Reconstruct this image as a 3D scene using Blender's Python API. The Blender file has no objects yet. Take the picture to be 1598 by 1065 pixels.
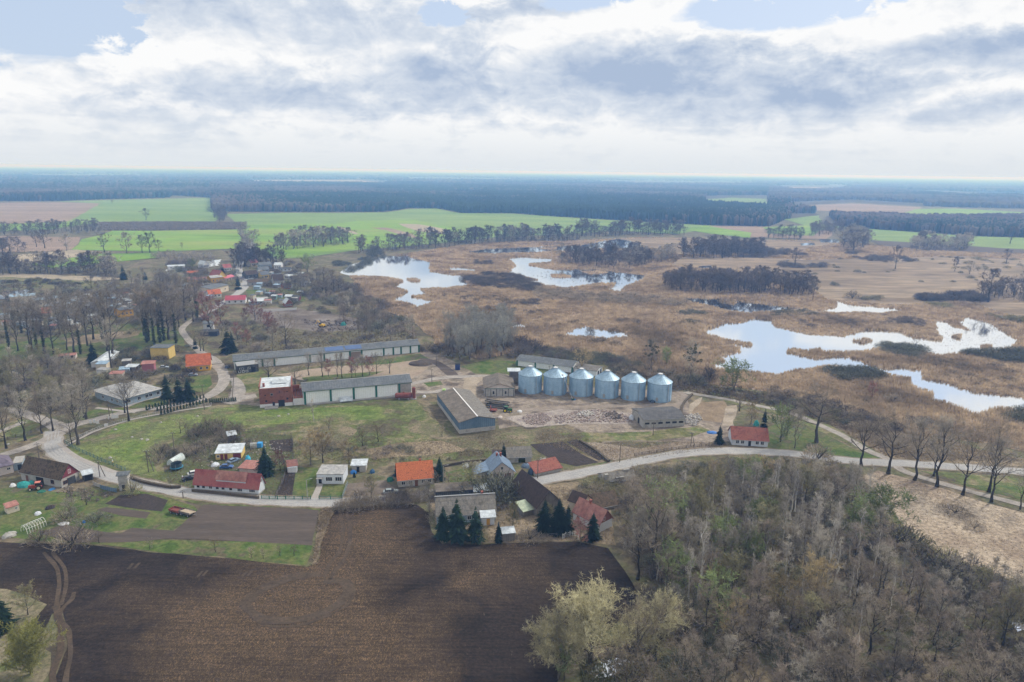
import bpy, bmesh, math, random
import numpy as np
from mathutils import Vector, Matrix
from mathutils.geometry import tessellate_polygon
S = bpy.context.scene
COL = S.collection
R = math.radians
rnd = random.Random(7)
# ---------------------------------------------------------------- camera
CAMH, F = 100.0, 1065.0
PITCH, ROLL = R(14.0), R(0.74)
fw = Vector((0, math.cos(PITCH), -math.sin(PITCH)))
u0 = Vector((0, math.sin(PITCH), math.cos(PITCH)))
r0 = Vector((1, 0, 0))
rt = r0 * math.cos(ROLL) + u0 * math.sin(ROLL)
up = u0 * math.cos(ROLL) - r0 * math.sin(ROLL)
cam_d = bpy.data.cameras.new('camera')
cam = bpy.data.objects.new('camera', cam_d)
COL.objects.link(cam)
m = Matrix.Identity(4)
for i in range(3):
    m[i][0], m[i][1], m[i][2] = rt[i], up[i], -fw[i]
m[2][3] = CAMH
cam.matrix_world = m
cam_d.sensor_width = 36.0
cam_d.lens = 36.0 * F / 1598.0
cam_d.clip_start = 1.0
cam_d.clip_end = 200000.0
S.camera = cam
# ---------------------------------------------------------------- light, sky, exposure
SUN_AZ, SUN_EL = R(52), R(44)          # azimuth from the view direction (+Y) towards the right
S.view_settings.view_transform = 'Standard'
S.view_settings.look = 'None'
S.view_settings.exposure = 0.0
S.view_settings.gamma = 1.0
S.cycles.use_denoising = True
S.cycles.max_bounces = 8
S.cycles.diffuse_bounces = 2
S.cycles.glossy_bounces = 2
S.cycles.transparent_max_bounces = 8
S.cycles.volume_bounces = 6
sd = bpy.data.lights.new('sun', 'SUN')
sd.energy = 3.4
sd.angle = R(6)
sd.color = (1.0, 0.95, 0.87)
sun = bpy.data.objects.new('sun', sd)
COL.objects.link(sun)
sv = Vector((math.sin(SUN_AZ) * math.cos(SUN_EL), math.cos(SUN_AZ) * math.cos(SUN_EL), math.sin(SUN_EL)))
sun.rotation_euler = sv.to_track_quat('Z', 'Y').to_euler()
W = bpy.data.worlds.new('World')
S.world = W
W.use_nodes = True
nt = W.node_tree
nt.nodes.clear()

class NG:
    """tiny node-building helper"""
    def __init__(s, nt): s.t = nt
    def n(s, typ, ins=None, **kw):
        nd = s.t.nodes.new(typ)
        for k, v in kw.items(): setattr(nd, k, v)
        for k, v in (ins or {}).items():
            if isinstance(v, bpy.types.NodeSocket): s.t.links.new(v, nd.inputs[k])
            else: nd.inputs[k].default_value = v
        return nd
    def math(s, op, a, b=0.0, c=0.0, clamp=False):
        return s.n('ShaderNodeMath', {0: a, 1: b, 2: c}, operation=op, use_clamp=clamp).outputs[0]
    def mix(s, f, a, b, blend='MIX'):
        nd = s.n('ShaderNodeMix', data_type='RGBA', blend_type=blend)
        for idx, v in ((0, f), (6, a), (7, b)):
            if isinstance(v, bpy.types.NodeSocket): s.t.links.new(v, nd.inputs[idx])
            elif idx == 0: nd.inputs[0].default_value = v
            else: nd.inputs[idx].default_value = (*v, 1) if len(v) == 3 else v
        return nd.outputs[2]
    def ramp(s, f, stops, interp='LINEAR'):
        nd = s.n('ShaderNodeValToRGB', {0: f})
        cr = nd.color_ramp
        cr.interpolation = interp
        while len(cr.elements) < len(stops): cr.elements.new(0.5)
        for e, (p, c) in zip(cr.elements, stops):
            e.position = p
            e.color = (*c, 1) if not isinstance(c, (int, float)) else (c, c, c, 1)
        return nd.outputs[0]
    def noise(s, vec, scale, detail=4, rough=0.5, dist=0.0, dim='3D'):
        return s.n('ShaderNodeTexNoise', {'Vector': vec, 'Scale': scale, 'Detail': detail, 'Roughness': rough, 'Distortion': dist}, noise_dimensions=dim).outputs[0]

def build_sky():
    g = NG(nt)
    sky = g.n('ShaderNodeTexSky', sky_type='NISHITA', sun_disc=False, sun_elevation=SUN_EL, sun_rotation=SUN_AZ,
              air_density=1.0, dust_density=2.0, ozone_density=1.0)
    d = g.n('ShaderNodeTexCoord').outputs['Generated']
    sp = g.n('ShaderNodeSeparateXYZ', {0: d})
    x, y, z = sp.outputs
    el = g.math('MULTIPLY', g.math('ARCSINE', z), 57.2958)            # degrees
    az = g.math('MULTIPLY', g.math('ARCTAN2', x, y), 57.2958)
    zz = g.math('MAXIMUM', g.math('ADD', z, 0.055), 0.03)
    px, py = g.math('DIVIDE', x, zz), g.math('DIVIDE', y, zz)
    pv = g.n('ShaderNodeCombineXYZ', {0: px, 1: py, 2: 3.7}).outputs[0]      # cloud deck seen in perspective
    av = g.n('ShaderNodeCombineXYZ', {0: g.math('MULTIPLY', az, 0.065), 1: g.math('MULTIPLY', el, 0.115), 2: 1.3}).outputs[0]
    big = g.noise(av, 2.2, 9, 0.58, 0.2)
    puff = g.noise(av, 6.0, 9, 0.62, 0.5)
    deck = g.noise(pv, 0.9, 8, 0.55, 0.3)
    shape = g.math('ADD', g.math('MULTIPLY', big, 0.45), g.math('ADD', g.math('MULTIPLY', puff, 0.27), g.math('MULTIPLY', deck, 0.28)))
    warp = g.math('MULTIPLY', g.math('SUBTRACT', puff, 0.5), 6.0)
    warp2 = g.math('MULTIPLY', g.math('SUBTRACT', big, 0.5), 6.0)
    azw, elw = g.math('ADD', az, g.math('ADD', g.math('MULTIPLY', warp, 1.6), warp2)), g.math('ADD', el, g.math('MULTIPLY', g.math('ADD', warp, warp2), 0.42))
    def blob(a, e, ra, re, k=1.0, hard=0.0):
        dx = g.math('DIVIDE', g.math('SUBTRACT', azw, a), ra)
        dy = g.math('DIVIDE', g.math('SUBTRACT', elw, e), re)
        r2 = g.math('ADD', g.math('MULTIPLY', dx, dx), g.math('MULTIPLY', dy, dy))
        v = g.math('SUBTRACT', 1.0, r2, clamp=True)
        if hard: v = g.math('MULTIPLY', v, hard, clamp=True)
        return g.math('MULTIPLY', v, k)
    def total(bl):
        t = blob(*bl[0])
        for b in bl[1:]: t = g.math('MAXIMUM', t, blob(*b))
        return t
    # grey undersides of the cumulus (azimuth, elevation, radii) and holes of open blue
    def dirs(L):
        out = []
        for u, v, ru, rv, *k in L:
            d_ = (rt * ((u - 799) / F) + up * ((532.5 - v) / F) + fw).normalized()
            out.append((math.degrees(math.atan2(d_.x, d_.y)), math.degrees(math.asin(d_.z)), ru / 17.0, rv / 17.0, *k))
        return out
    grey = total(dirs([(450, 28, 330, 48, .75), (90, 128, 130, 20, .5), (190, 172, 190, 24, .6), (430, 140, 190, 42, .6), (680, 120, 150, 62, .85), (640, 165, 160, 22, .7), (1000, 125, 230, 72, 1.0), (1240, 145, 240, 52, 1.0),
                       (1520, 82, 130, 34, .95), (1500, 165, 150, 30, .6), (1180, 200, 260, 14, .4), (300, 215, 260, 14, .3), (830, 205, 160, 12, .4), (830, 12, 120, 16, .8)]) + [(70, 14, 30, 8, .7), (-75, 14, 30, 8, .7), (0, 32, 60, 11, .55)])
    hole = total(dirs([(30, 8, 150, 70, .95), (712, 15, 66, 26, .9), (1225, 15, 170, 30, .85), (905, 0, 80, 20, .8), (1400, -90, 300, 60, .8)]) + [(-60, 25, 25, 8, 1), (30, 30, 18, 6, 1)])
    hole = g.math('MULTIPLY', g.math('ADD', g.math('SUBTRACT', hole, 0.42), g.math('MULTIPLY', g.math('SUBTRACT', 0.5, shape), 3.0)), 6.0, clamp=True)
    upv = g.n('ShaderNodeVectorMath', {0: av, 1: (0.02, 0.11, 0)}, operation='ADD').outputs[0]
    relief = g.math('SUBTRACT', g.math('ADD', big, g.math('MULTIPLY', puff, .6)), g.math('ADD', g.noise(upv, 2.2, 9, 0.58, 0.2), g.math('MULTIPLY', g.noise(upv, 6.0, 9, 0.62, 0.5), .6)))
    g1 = g.math('ADD', g.math('MULTIPLY', grey, 0.92), g.math('MULTIPLY', g.math('SUBTRACT', shape, 0.5), 2.4))
    g1 = g.math('ADD', g1, g.math('MULTIPLY', relief, -1.8))
    ccol = g.ramp(g1, [(0.0, (0.97, 0.975, 0.98)), (0.18, (0.88, 0.90, 0.93)), (0.5, (0.67, 0.735, 0.83)), (1.0, (0.42, 0.52, 0.69))])
    low = g.ramp(g.math('MULTIPLY', el, 0.1), [(0.0, 1.0), (0.14, 0.7), (0.42, 0.0)])
    ccol = g.mix(low, ccol, (0.74, 0.79, 0.84))
    blue = g.mix(0.25, (0.62, 0.74, 0.94), g.mix(1.0, sky.outputs[0], (0.12, 0.12, 0.12), 'MULTIPLY'))
    col = g.mix(hole, ccol, blue)
    # Cloud colours are given at display level; Background strength 0.1 goes with the physical sky
    col = g.mix(1.0, col, (10.0, 10.0, 10.0), 'MULTIPLY')
    bg = g.n('ShaderNodeBackground', {0: col, 1: 0.1})
    out = g.n('ShaderNodeOutputWorld')
    nt.links.new(bg.outputs[0], out.inputs[0])
build_sky()

# ---------------------------------------------------------------- picture -> ground
def ray(u, v):
    return rt * ((u - 799) / F) + up * ((532.5 - v) / F) + fw
def P(u, v, z=0.0):
    d = ray(u, v)
    t = (z - CAMH) / d.z
    return Vector((d.x * t, d.y * t, z))
def depth(p):                     # distance along the view axis
    return (Vector(p) - Vector((0, 0, CAMH))).dot(fw)
def mpp(u, v):                    # metres per photo pixel at that ground point
    return depth(P(u, v)) / F
def hgt(u, v, npx):               # height in metres of something npx tall standing there
    return npx * mpp(u, v) * 1.04

# ---------------------------------------------------------------- object helpers
def tag(o, label=None, cat=None, group=None, kind=None):
    if label: o['label'] = label
    if cat: o['category'] = cat
    if group: o['group'] = group
    if kind: o['kind'] = kind
    return o
def empty(name, loc=(0, 0, 0), rz=0.0, label=None, cat=None, group=None):
    o = bpy.data.objects.new(name, None)
    o.empty_display_size = 0.5
    o.location = loc
    o.rotation_euler = (0, 0, rz)
    COL.objects.link(o)
    return tag(o, label, cat, group)
def mesh_np(name, V, Fc, mat=None, smooth=False):
    """V (n,3); Fc: array of tris/quads or list of arrays"""
    me = bpy.data.meshes.new(name)
    if isinstance(Fc, np.ndarray): Fc = [Fc]
    Fc = [f for f in Fc if len(f)]
    li = np.concatenate([f.ravel() for f in Fc]).astype(np.int32)
    ln = np.concatenate([np.full(len(f), f.shape[1]) for f in Fc]).astype(np.int32)
    st = np.concatenate([[0], np.cumsum(ln)[:-1]]).astype(np.int32)
    me.vertices.add(len(V)); me.vertices.foreach_set('co', np.asarray(V, np.float32).ravel())
    me.loops.add(len(li)); me.loops.foreach_set('vertex_index', li)
    me.polygons.add(len(ln)); me.polygons.foreach_set('loop_start', st); me.polygons.foreach_set('loop_total', ln)
    me.update(calc_edges=True)
    if smooth: me.polygons.foreach_set('use_smooth', np.ones(len(ln), bool))
    if mat: me.materials.append(mat)
    return me
def link(name, me, parent=None):
    o = bpy.data.objects.new(name, me)
    COL.objects.link(o)
    if parent: o.parent = parent
    return o
class MB:
    """collects shapes, builds ONE mesh object"""
    def __init__(s): s.v = []; s.f = []
    def add(s, vs, fs):
        b = len(s.v)
        s.v += [tuple(v) for v in vs]
        s.f += [tuple(b + i for i in f) for f in fs]
        return s
    def box(s, c, sz, rz=0.0, tilt=None):
        cx, cy, cz = c; x, y, z = [q / 2 for q in sz]
        vs = [Vector((sx * x, sy * y, sz_ * z)) for sx in (-1, 1) for sy in (-1, 1) for sz_ in (-1, 1)]
        M = Matrix.Rotation(rz, 3, 'Z')
        if tilt: M = M @ Matrix.Rotation(tilt[0], 3, 'X') @ Matrix.Rotation(tilt[1], 3, 'Y')
        return s.add([M @ v + Vector(c) for v in vs], [(0, 1, 3, 2), (4, 6, 7, 5), (0, 4, 5, 1), (2, 3, 7, 6), (0, 2, 6, 4), (1, 5, 7, 3)])
    def tube(s, p0, p1, r0, r1=None, n=8, cap=True):
        r1 = r0 if r1 is None else r1
        p0, p1 = Vector(p0), Vector(p1)
        d = (p1 - p0).normalized()
        a = d.orthogonal().normalized(); b = d.cross(a)
        vs = []
        for p, r in ((p0, r0), (p1, r1)):
            for i in range(n):
                t = 2 * math.pi * i / n
                vs.append(p + a * (math.cos(t) * r) + b * (math.sin(t) * r))
        fs = [(i, (i + 1) % n, n + (i + 1) % n, n + i) for i in range(n)]
        if cap: fs += [tuple(reversed(range(n))), tuple(range(n, 2 * n))]
        return s.add(vs, fs)
    def lathe(s, c, prof, n=24):
        vs = []; k = len(prof)
        for r, z in prof:
            for i in range(n):
                t = 2 * math.pi * i / n
                vs.append((c[0] + math.cos(t) * r, c[1] + math.sin(t) * r, c[2] + z))
        fs = [(j * n + i, j * n + (i + 1) % n, (j + 1) * n + (i + 1) % n, (j + 1) * n + i) for j in range(k - 1) for i in range(n)]
        return s.add(vs, fs)
    def prism(s, poly, axis, a, b):
        """poly: 2-D outline in the plane across `axis` ('x': (y,z), 'y': (x,z), 'z': (x,y))"""
        n = len(poly)
        def pt(p, t):
            return {'x': (t, p[0], p[1]), 'y': (p[0], t, p[1]), 'z': (p[0], p[1], t)}[axis]
        return s.add([pt(p, a) for p in poly] + [pt(p, b) for p in poly],
                     [tuple(range(n)), tuple(reversed(range(n, 2 * n)))] + [(i, n + i, n + (i + 1) % n, (i + 1) % n) for i in range(n)])
    def build(s, name, mat, parent=None, smooth=False):
        me = bpy.data.meshes.new(name)
        me.from_pydata(s.v, [], s.f)
        if mat: me.materials.append(mat)
        bm = bmesh.new(); bm.from_mesh(me)
        bmesh.ops.recalc_face_normals(bm, faces=bm.faces[:])
        bm.to_mesh(me); bm.free()
        if smooth:
            for p in me.polygons: p.use_smooth = True
        return link(name, me, parent)

# ---------------------------------------------------------------- materials
MATS = {}
WF = 0.80            # real albedos of the ground are a little lower than first estimated
KEEP = ('reed_stalks', 'asphalt_road', 'gravel_track', 'paving', 'still_water', 'green_crop', 'pale_green_crop', 'fallow_field', 'pine_canopy', 'bare_canopy')
def mat(name, cols, scale=0.1, hf=None, rough=0.9, bump=None, stretch=None, rand=0.0, metal=0.0, spec=0.3, lo=0.35, hi=0.65, detail=6, dist=0.0, coord='world', extra=None, trans=0.0):
    """procedural material: fractal noise through the colours `cols`, a fine multiplying noise hf=(scale, amount), bump=(scale, metres)"""
    if name in MATS: return MATS[name]
    M = bpy.data.materials.new(name); M.use_nodes = True
    t = M.node_tree; t.nodes.clear(); g = NG(t)
    if coord == 'world': vec = g.n('ShaderNodeNewGeometry').outputs['Position']
    else: vec = g.n('ShaderNodeTexCoord').outputs['Object']
    if stretch:
        mp = g.n('ShaderNodeMapping', {'Vector': vec, 'Rotation': (0, 0, stretch[3] if len(stretch) > 3 else 0), 'Scale': stretch[:3]})
        vec = mp.outputs[0]
    if coord == 'world': cols = [tuple(q * (WF if name not in KEEP else 1.0) for q in cc) for cc in cols]; spec = min(spec, .12)
    if len(cols) > 1:
        f = g.noise(vec, scale, detail, 0.6, dist)
        k = len(cols) - 1
        c = g.ramp(f, [(lo + (hi - lo) * i / k, cc) for i, cc in enumerate(cols)])
    else:
        c = g.mix(0.0, cols[0], cols[0])
    if hf:
        h = g.noise(vec, hf[0], 3, 0.7)
        h = g.ramp(h, [(0.3, 1 - hf[1]), (0.7, 1 + hf[1])])
        c = g.mix(1.0, c, h, 'MULTIPLY')
    if rand:
        oi = g.n('ShaderNodeObjectInfo').outputs['Random']
        h = g.ramp(oi, [(0.0, 1 - rand), (1.0, 1 + rand)])
        c = g.mix(1.0, c, h, 'MULTIPLY')
    if extra: c = extra(g, vec, c)
    ins = {'Base Color': c, 'Roughness': rough, 'Metallic': metal, 'Specular IOR Level': spec}
    if bump:
        b = g.n('ShaderNodeBump', {'Height': g.noise(vec, bump[0], 4, 0.6), 'Distance': bump[1], 'Strength': 1.0})
        ins['Normal'] = b.outputs[0]
    bs = g.n('ShaderNodeBsdfPrincipled', ins)
    o = g.n('ShaderNodeOutputMaterial')
    res = bs.outputs[0]
    if trans:
        tr = g.n('ShaderNodeBsdfTranslucent', {'Color': c})
        mx = g.n('ShaderNodeMixShader', {0: trans}); t.links.new(res, mx.inputs[1]); t.links.new(tr.outputs[0], mx.inputs[2]); res = mx.outputs[0]
    t.links.new(res, o.inputs[0])
    MATS[name] = M
    return M

# ---------------------------------------------------------------- ground sheets
def nz(p, s, seed=0):
    """cheap smooth noise in [-1,1] for numpy arrays of x,y"""
    x, y = p[..., 0] * s + seed * 13.7, p[..., 1] * s + seed * 7.3
    return (np.sin(x * 1.7 + 1.3 * np.sin(y * 1.1)) + np.sin(y * 2.3 + 1.7 * np.sin(x * 0.9)) + np.sin((x + y) * 3.1 + np.sin(x * 2.7)) * 0.6) / 2.6
def world_poly(px):
    return np.array([P(u, v)[:2] for u, v in px])
def jagged(W_, amp, step):
    out = []
    n = len(W_)
    for i in range(n):
        a, b = W_[i], W_[(i + 1) % n]
        L = np.hypot(*(b - a)); k = max(1, min(60, int(L / step)))
        for j in range(k):
            p = a + (b - a) * j / k
            d = np.array([nz(p[None], 0.9 / step, 1)[0] + 0.5 * nz(p[None], 2.3 / step, 2)[0], nz(p[None], 0.9 / step, 3)[0] + .5 * nz(p[None], 2.3 / step, 4)[0]])
            out.append(p + d * amp)
    return np.array(out)
def sheet_w(name, W_, z, m, kind='structure', label=None, parent=None):
    vs = [Vector((p[0], p[1], z)) for p in W_]
    tr = tessellate_polygon([vs])
    me = bpy.data.meshes.new(name)
    fs = []
    for t in tr:
        a, b, c = [vs[i] for i in t]
        fs.append(t if (b - a).cross(c - a).z > 0 else tuple(reversed(t)))
    me.from_pydata(vs, [], fs)
    me.materials.append(m)
    o = link(name, me, parent)
    return tag(o, label, kind=kind)
def sheet(name, px, z, m, jag=None, kind='structure', label=None):
    W_ = world_poly(px)
    if jag: W_ = jagged(W_, *jag)
    return sheet_w(name, W_, z, m, kind, label)
def inside(pts, W_):
    x, y = pts[:, 0], pts[:, 1]; r = np.zeros(len(pts), bool)
    n = len(W_)
    for i in range(n):
        x0, y0 = W_[i]; x1, y1 = W_[(i + 1) % n]
        if y0 == y1: continue
        c = ((y0 > y) != (y1 > y)) & (x < (x1 - x0) * (y - y0) / (y1 - y0) + x0)
        r ^= c
    return r
def smooth_line(pts, k=6):
    """Catmull-Rom through 2-D points"""
    p = [np.array(q, float) for q in pts]
    p = [2 * p[0] - p[1]] + p + [2 * p[-1] - p[-2]]
    out = []
    for i in range(1, len(p) - 2):
        for j in range(k):
            t = j / k
            out.append(0.5 * (2 * p[i] + (p[i + 1] - p[i - 1]) * t + (2 * p[i - 1] - 5 * p[i] + 4 * p[i + 1] - p[i + 2]) * t * t + (3 * p[i] - p[i - 1] - 3 * p[i + 1] + p[i + 2]) * t ** 3))
    out.append(p[-2])
    return np.array(out)
def strip(name, px, width, z, m, kind='structure', jag=0.0, label=None, k=6, off=0.0):
    """a road or track along a picture line, width in metres (number or one per point)"""
    W_ = smooth_line([P(u, v)[:2] for u, v in px], k)
    n = len(W_)
    if isinstance(width, (int, float)): wd = np.full(n, float(width))
    else: wd = np.interp(np.linspace(0, 1, n), np.linspace(0, 1, len(width)), width)
    t = np.gradient(W_, axis=0); t /= np.linalg.norm(t, axis=1)[:, None]
    nn = np.stack([-t[:, 1], t[:, 0]], 1)
    W_ = W_ + nn * off
    j1 = nz(W_, 0.35, 5) * jag; j2 = nz(W_, 0.35, 9) * jag
    A = W_ + nn * (wd / 2 + j1)[:, None]; B = W_ - nn * (wd / 2 + j2)[:, None]
    V = np.concatenate([np.c_[A, np.full(n, z)], np.c_[B, np.full(n, z)]])
    i = np.arange(n - 1)
    Fc = np.stack([i + n, i + 1 + n, i + 1, i], 1)
    o = link(name, mesh_np(name, V, Fc, m))
    return tag(o, label, kind=kind)
# ================================================================ THE SETTING
GR = (0.085, 0.115, 0.035); GR2 = (0.13, 0.15, 0.055); TAN = (0.24, 0.20, 0.125); BRN = (0.13, 0.10, 0.07)
m_ground = mat('rough_ground', [(0.085, 0.07, 0.05), (0.14, 0.12, 0.075), (0.12, 0.125, 0.06), (0.22, 0.18, 0.12), (0.12, 0.10, 0.07)], 0.045, (0.5, 0.4), bump=(0.8, 0.3), lo=.38, hi=.62)
m_meadow = mat('meadow_grass', [(0.115, 0.10, 0.06), (0.11, 0.135, 0.045), (0.15, 0.17, 0.065), (0.24, 0.205, 0.125), (0.14, 0.145, 0.06)], 0.05, (0.5, 0.4), bump=(1.2, 0.25), lo=.4, hi=.6)
m_lawn = mat('lawn_grass', [(0.065, 0.11, 0.025), (0.10, 0.145, 0.038), (0.145, 0.15, 0.06), (0.08, 0.12, 0.035), (0.13, 0.115, 0.07)], 0.1, (0.9, 0.35), bump=(1.5, 0.15), lo=.38, hi=.62)
m_fresh = mat('fresh_meadow', [(0.10, 0.15, 0.032), (0.145, 0.205, 0.05), (0.19, 0.225, 0.075), (0.13, 0.155, 0.06), (0.20, 0.175, 0.10)], 0.06, (0.5, 0.35), bump=(1.2, 0.2), lo=.36, hi=.62)
m_dirt = mat('farmyard_dirt', [(0.13, 0.105, 0.085), (0.24, 0.20, 0.165), (0.32, 0.27, 0.22), (0.20, 0.17, 0.13)], 0.09, (0.7, 0.35), bump=(0.9, 0.25), lo=.38, hi=.62)
m_sand = mat('pale_sand', [(0.30, 0.25, 0.19), (0.42, 0.36, 0.29)], 0.15, (1.2, 0.2))
m_dry = mat('dry_grass', [(0.16, 0.13, 0.085), (0.27, 0.215, 0.145), (0.31, 0.25, 0.175)], 0.045, (0.9, 0.4), bump=(0.7, 0.3), hi=.62)
m_soil = mat('dark_soil', [(0.035, 0.028, 0.027), (0.06, 0.048, 0.043), (0.045, 0.037, 0.033)], 0.08, (1.5, 0.4), bump=(1.2, 0.2))
m_soil2 = mat('tilled_soil', [(0.085, 0.07, 0.06), (0.125, 0.10, 0.085)], 0.1, (1.5, 0.25), stretch=(0.25, 3.0, 1, R(-4)), bump=(1.0, 0.1))
m_road = mat('asphalt_road', [(0.27, 0.27, 0.275), (0.34, 0.335, 0.33)], 0.25, (2.0, 0.12), stretch=(1, 1, 1))
m_track = mat('gravel_track', [(0.22, 0.20, 0.18), (0.32, 0.295, 0.27)], 0.3, (1.5, 0.2))
m_walk = mat('paving', [(0.27, 0.25, 0.235), (0.33, 0.305, 0.285)], 0.5, (3, 0.1))
m_green = mat('green_crop', [(0.105, 0.20, 0.025), (0.16, 0.27, 0.035), (0.20, 0.25, 0.06)], 0.006, (0.04, 0.18), stretch=(0.3, 1.5, 1, 0.1))
m_green2 = mat('pale_green_crop', [(0.12, 0.20, 0.05), (0.18, 0.25, 0.07)], 0.006, (0.04, 0.18), stretch=(0.3, 1.5, 1, 0.1))
m_fallow = mat('fallow_field', [(0.19, 0.14, 0.10), (0.26, 0.195, 0.15)], 0.006, (0.05, 0.18), stretch=(0.3, 2.0, 1, 0.05))
m_beige = mat('dry_meadow', [(0.34, 0.29, 0.21), (0.42, 0.36, 0.27)], 0.02, (0.1, 0.2))
m_reedbase = mat('reed_litter', [(0.23, 0.165, 0.115), (0.36, 0.265, 0.19), (0.45, 0.34, 0.24), (0.28, 0.20, 0.145)], 0.012, (0.25, 0.35))
m_reed = mat('reed_stalks', [(0.23, 0.18, 0.125), (0.38, 0.295, 0.205), (0.52, 0.415, 0.295), (0.29, 0.225, 0.16)], 0.018, (0.2, 0.35), rough=1, trans=.4)
m_wetm = mat('wet_meadow', [(0.15, 0.115, 0.075), (0.23, 0.175, 0.12), (0.30, 0.235, 0.165), (0.19, 0.15, 0.10)], 0.012, (0.08, 0.4), stretch=(0.35, 1.6, 1, 0.0))

def crop_extra(g, vec, c):
    return c
def plough_extra(g, vec, c):
    # light straw left on the soil: long thin flecks, thick in some patches
    mp = g.n('ShaderNodeMapping', {'Vector': vec, 'Rotation': (0, 0, R(62)), 'Scale': (1, 0.55, 1)}).outputs[0]
    fleck = g.noise(mp, 3.4, 3, 0.8, 1.6)
    patch = g.noise(vec, 0.045, 4, 0.65, 0.6)
    for (u, v), rad, k in (((470, 900), 34, .30), ((590, 860), 20, .22), ((560, 815), 14, .2), ((420, 1010), 40, .24), ((620, 1010), 26, .18), ((760, 900), 22, .14), ((250, 1000), 30, .10), ((820, 850), 20, -.06), ((150, 880), 40, -.08), ((960, 880), 20, -.3), ((860, 1000), 26, -.22), ((660, 960), 22, -.10)):
        c0 = P(u, v)
        dd = g.n('ShaderNodeVectorMath', {0: vec, 1: tuple(c0)}, operation='DISTANCE').outputs['Value']
        patch = g.math('ADD', patch, g.math('MULTIPLY', g.math('SUBTRACT', 1.0, g.math('DIVIDE', dd, float(rad)), clamp=True), k))
    amt = g.ramp(patch, [(0.45, 0.03), (0.60, 0.5), (0.80, 1.0)])
    fl = g.ramp(fleck, [(0.50, 0.0), (0.66, 1.0)])
    c = g.mix(g.math('MULTIPLY', amt, g.math('ADD', g.math('MULTIPLY', fl, .75), .10)), c, (0.26, 0.175, 0.095))
    fm = g.n('ShaderNodeMapping', {'Vector': vec, 'Rotation': (0, 0, R(-14)), 'Scale': (.05, 1.0, 1)}).outputs[0]
    c = g.mix(1.0, c, g.ramp(g.noise(fm, 1.4, 3, .6), [(.38, .8), (.62, 1.18)]), 'MULTIPLY')  # furrow rows: their light and shade put into the colour as stripes
    fl2 = g.ramp(g.noise(mp, 1.1, 4, 0.8, 1.0), [(0.63, 0.0), (0.74, 0.4)])
    return g.mix(fl2, c, (0.22, 0.18, 0.14))
m_plough = mat('ploughed_soil', [(0.014, 0.0105, 0.009), (0.032, 0.0235, 0.019), (0.021, 0.016, 0.013)], 0.05, (1.3, 0.5), bump=(0.9, 0.35), extra=plough_extra)
m_tramp = mat('rolled_soil', [(0.07, 0.051, 0.036), (0.105, 0.078, 0.054)], 0.3, (1.5, 0.3))

def water_mat():
    M = bpy.data.materials.new('still_water'); M.use_nodes = True
    t = M.node_tree; t.nodes.clear(); g = NG(t)
    vec = g.n('ShaderNodeNewGeometry').outputs['Position']
    b = g.n('ShaderNodeBump', {'Height': g.noise(vec, 0.35, 3, 0.6), 'Distance': 0.02, 'Strength': 0.6})
    bs = g.n('ShaderNodeBsdfPrincipled', {'Base Color': (0.015, 0.025, 0.035, 1), 'Roughness': 0.06, 'Normal': b.outputs[0], 'IOR': 1.45})
    gl = g.n('ShaderNodeBsdfGlossy', {'Color': (0.93, 0.96, 1.0, 1), 'Roughness': 0.05, 'Normal': b.outputs[0]})
    mx = g.n('ShaderNodeMixShader', {0: 0.85}); t.links.new(bs.outputs[0], mx.inputs[1]); t.links.new(gl.outputs[0], mx.inputs[2])
    o = g.n('ShaderNodeOutputMaterial'); t.links.new(mx.outputs[0], o.inputs[0])
    return M
m_water = water_mat()

# ground: one sheet to the horizon
gs = 90000.0
tag(link('ground', mesh_np('ground', np.array([(-gs, -2000, 0), (gs, -2000, 0), (gs, gs, 0), (-gs, gs, 0)]), np.array([[0, 1, 2, 3]]), m_ground)), kind='structure')

# far farmland beneath the woods
m_far = mat('far_land', [(0.06, 0.06, 0.045), (0.10, 0.10, 0.06), (0.17, 0.16, 0.10)], 0.0009, stretch=(0.5, 1.6, 1))
sheet('terrain', [(-700, 300), (2300, 318), (9000, 281 + 55), (-8000, 200)][:2] + [(2300, 292), (-700, 258)], 0.2, m_far)
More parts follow.
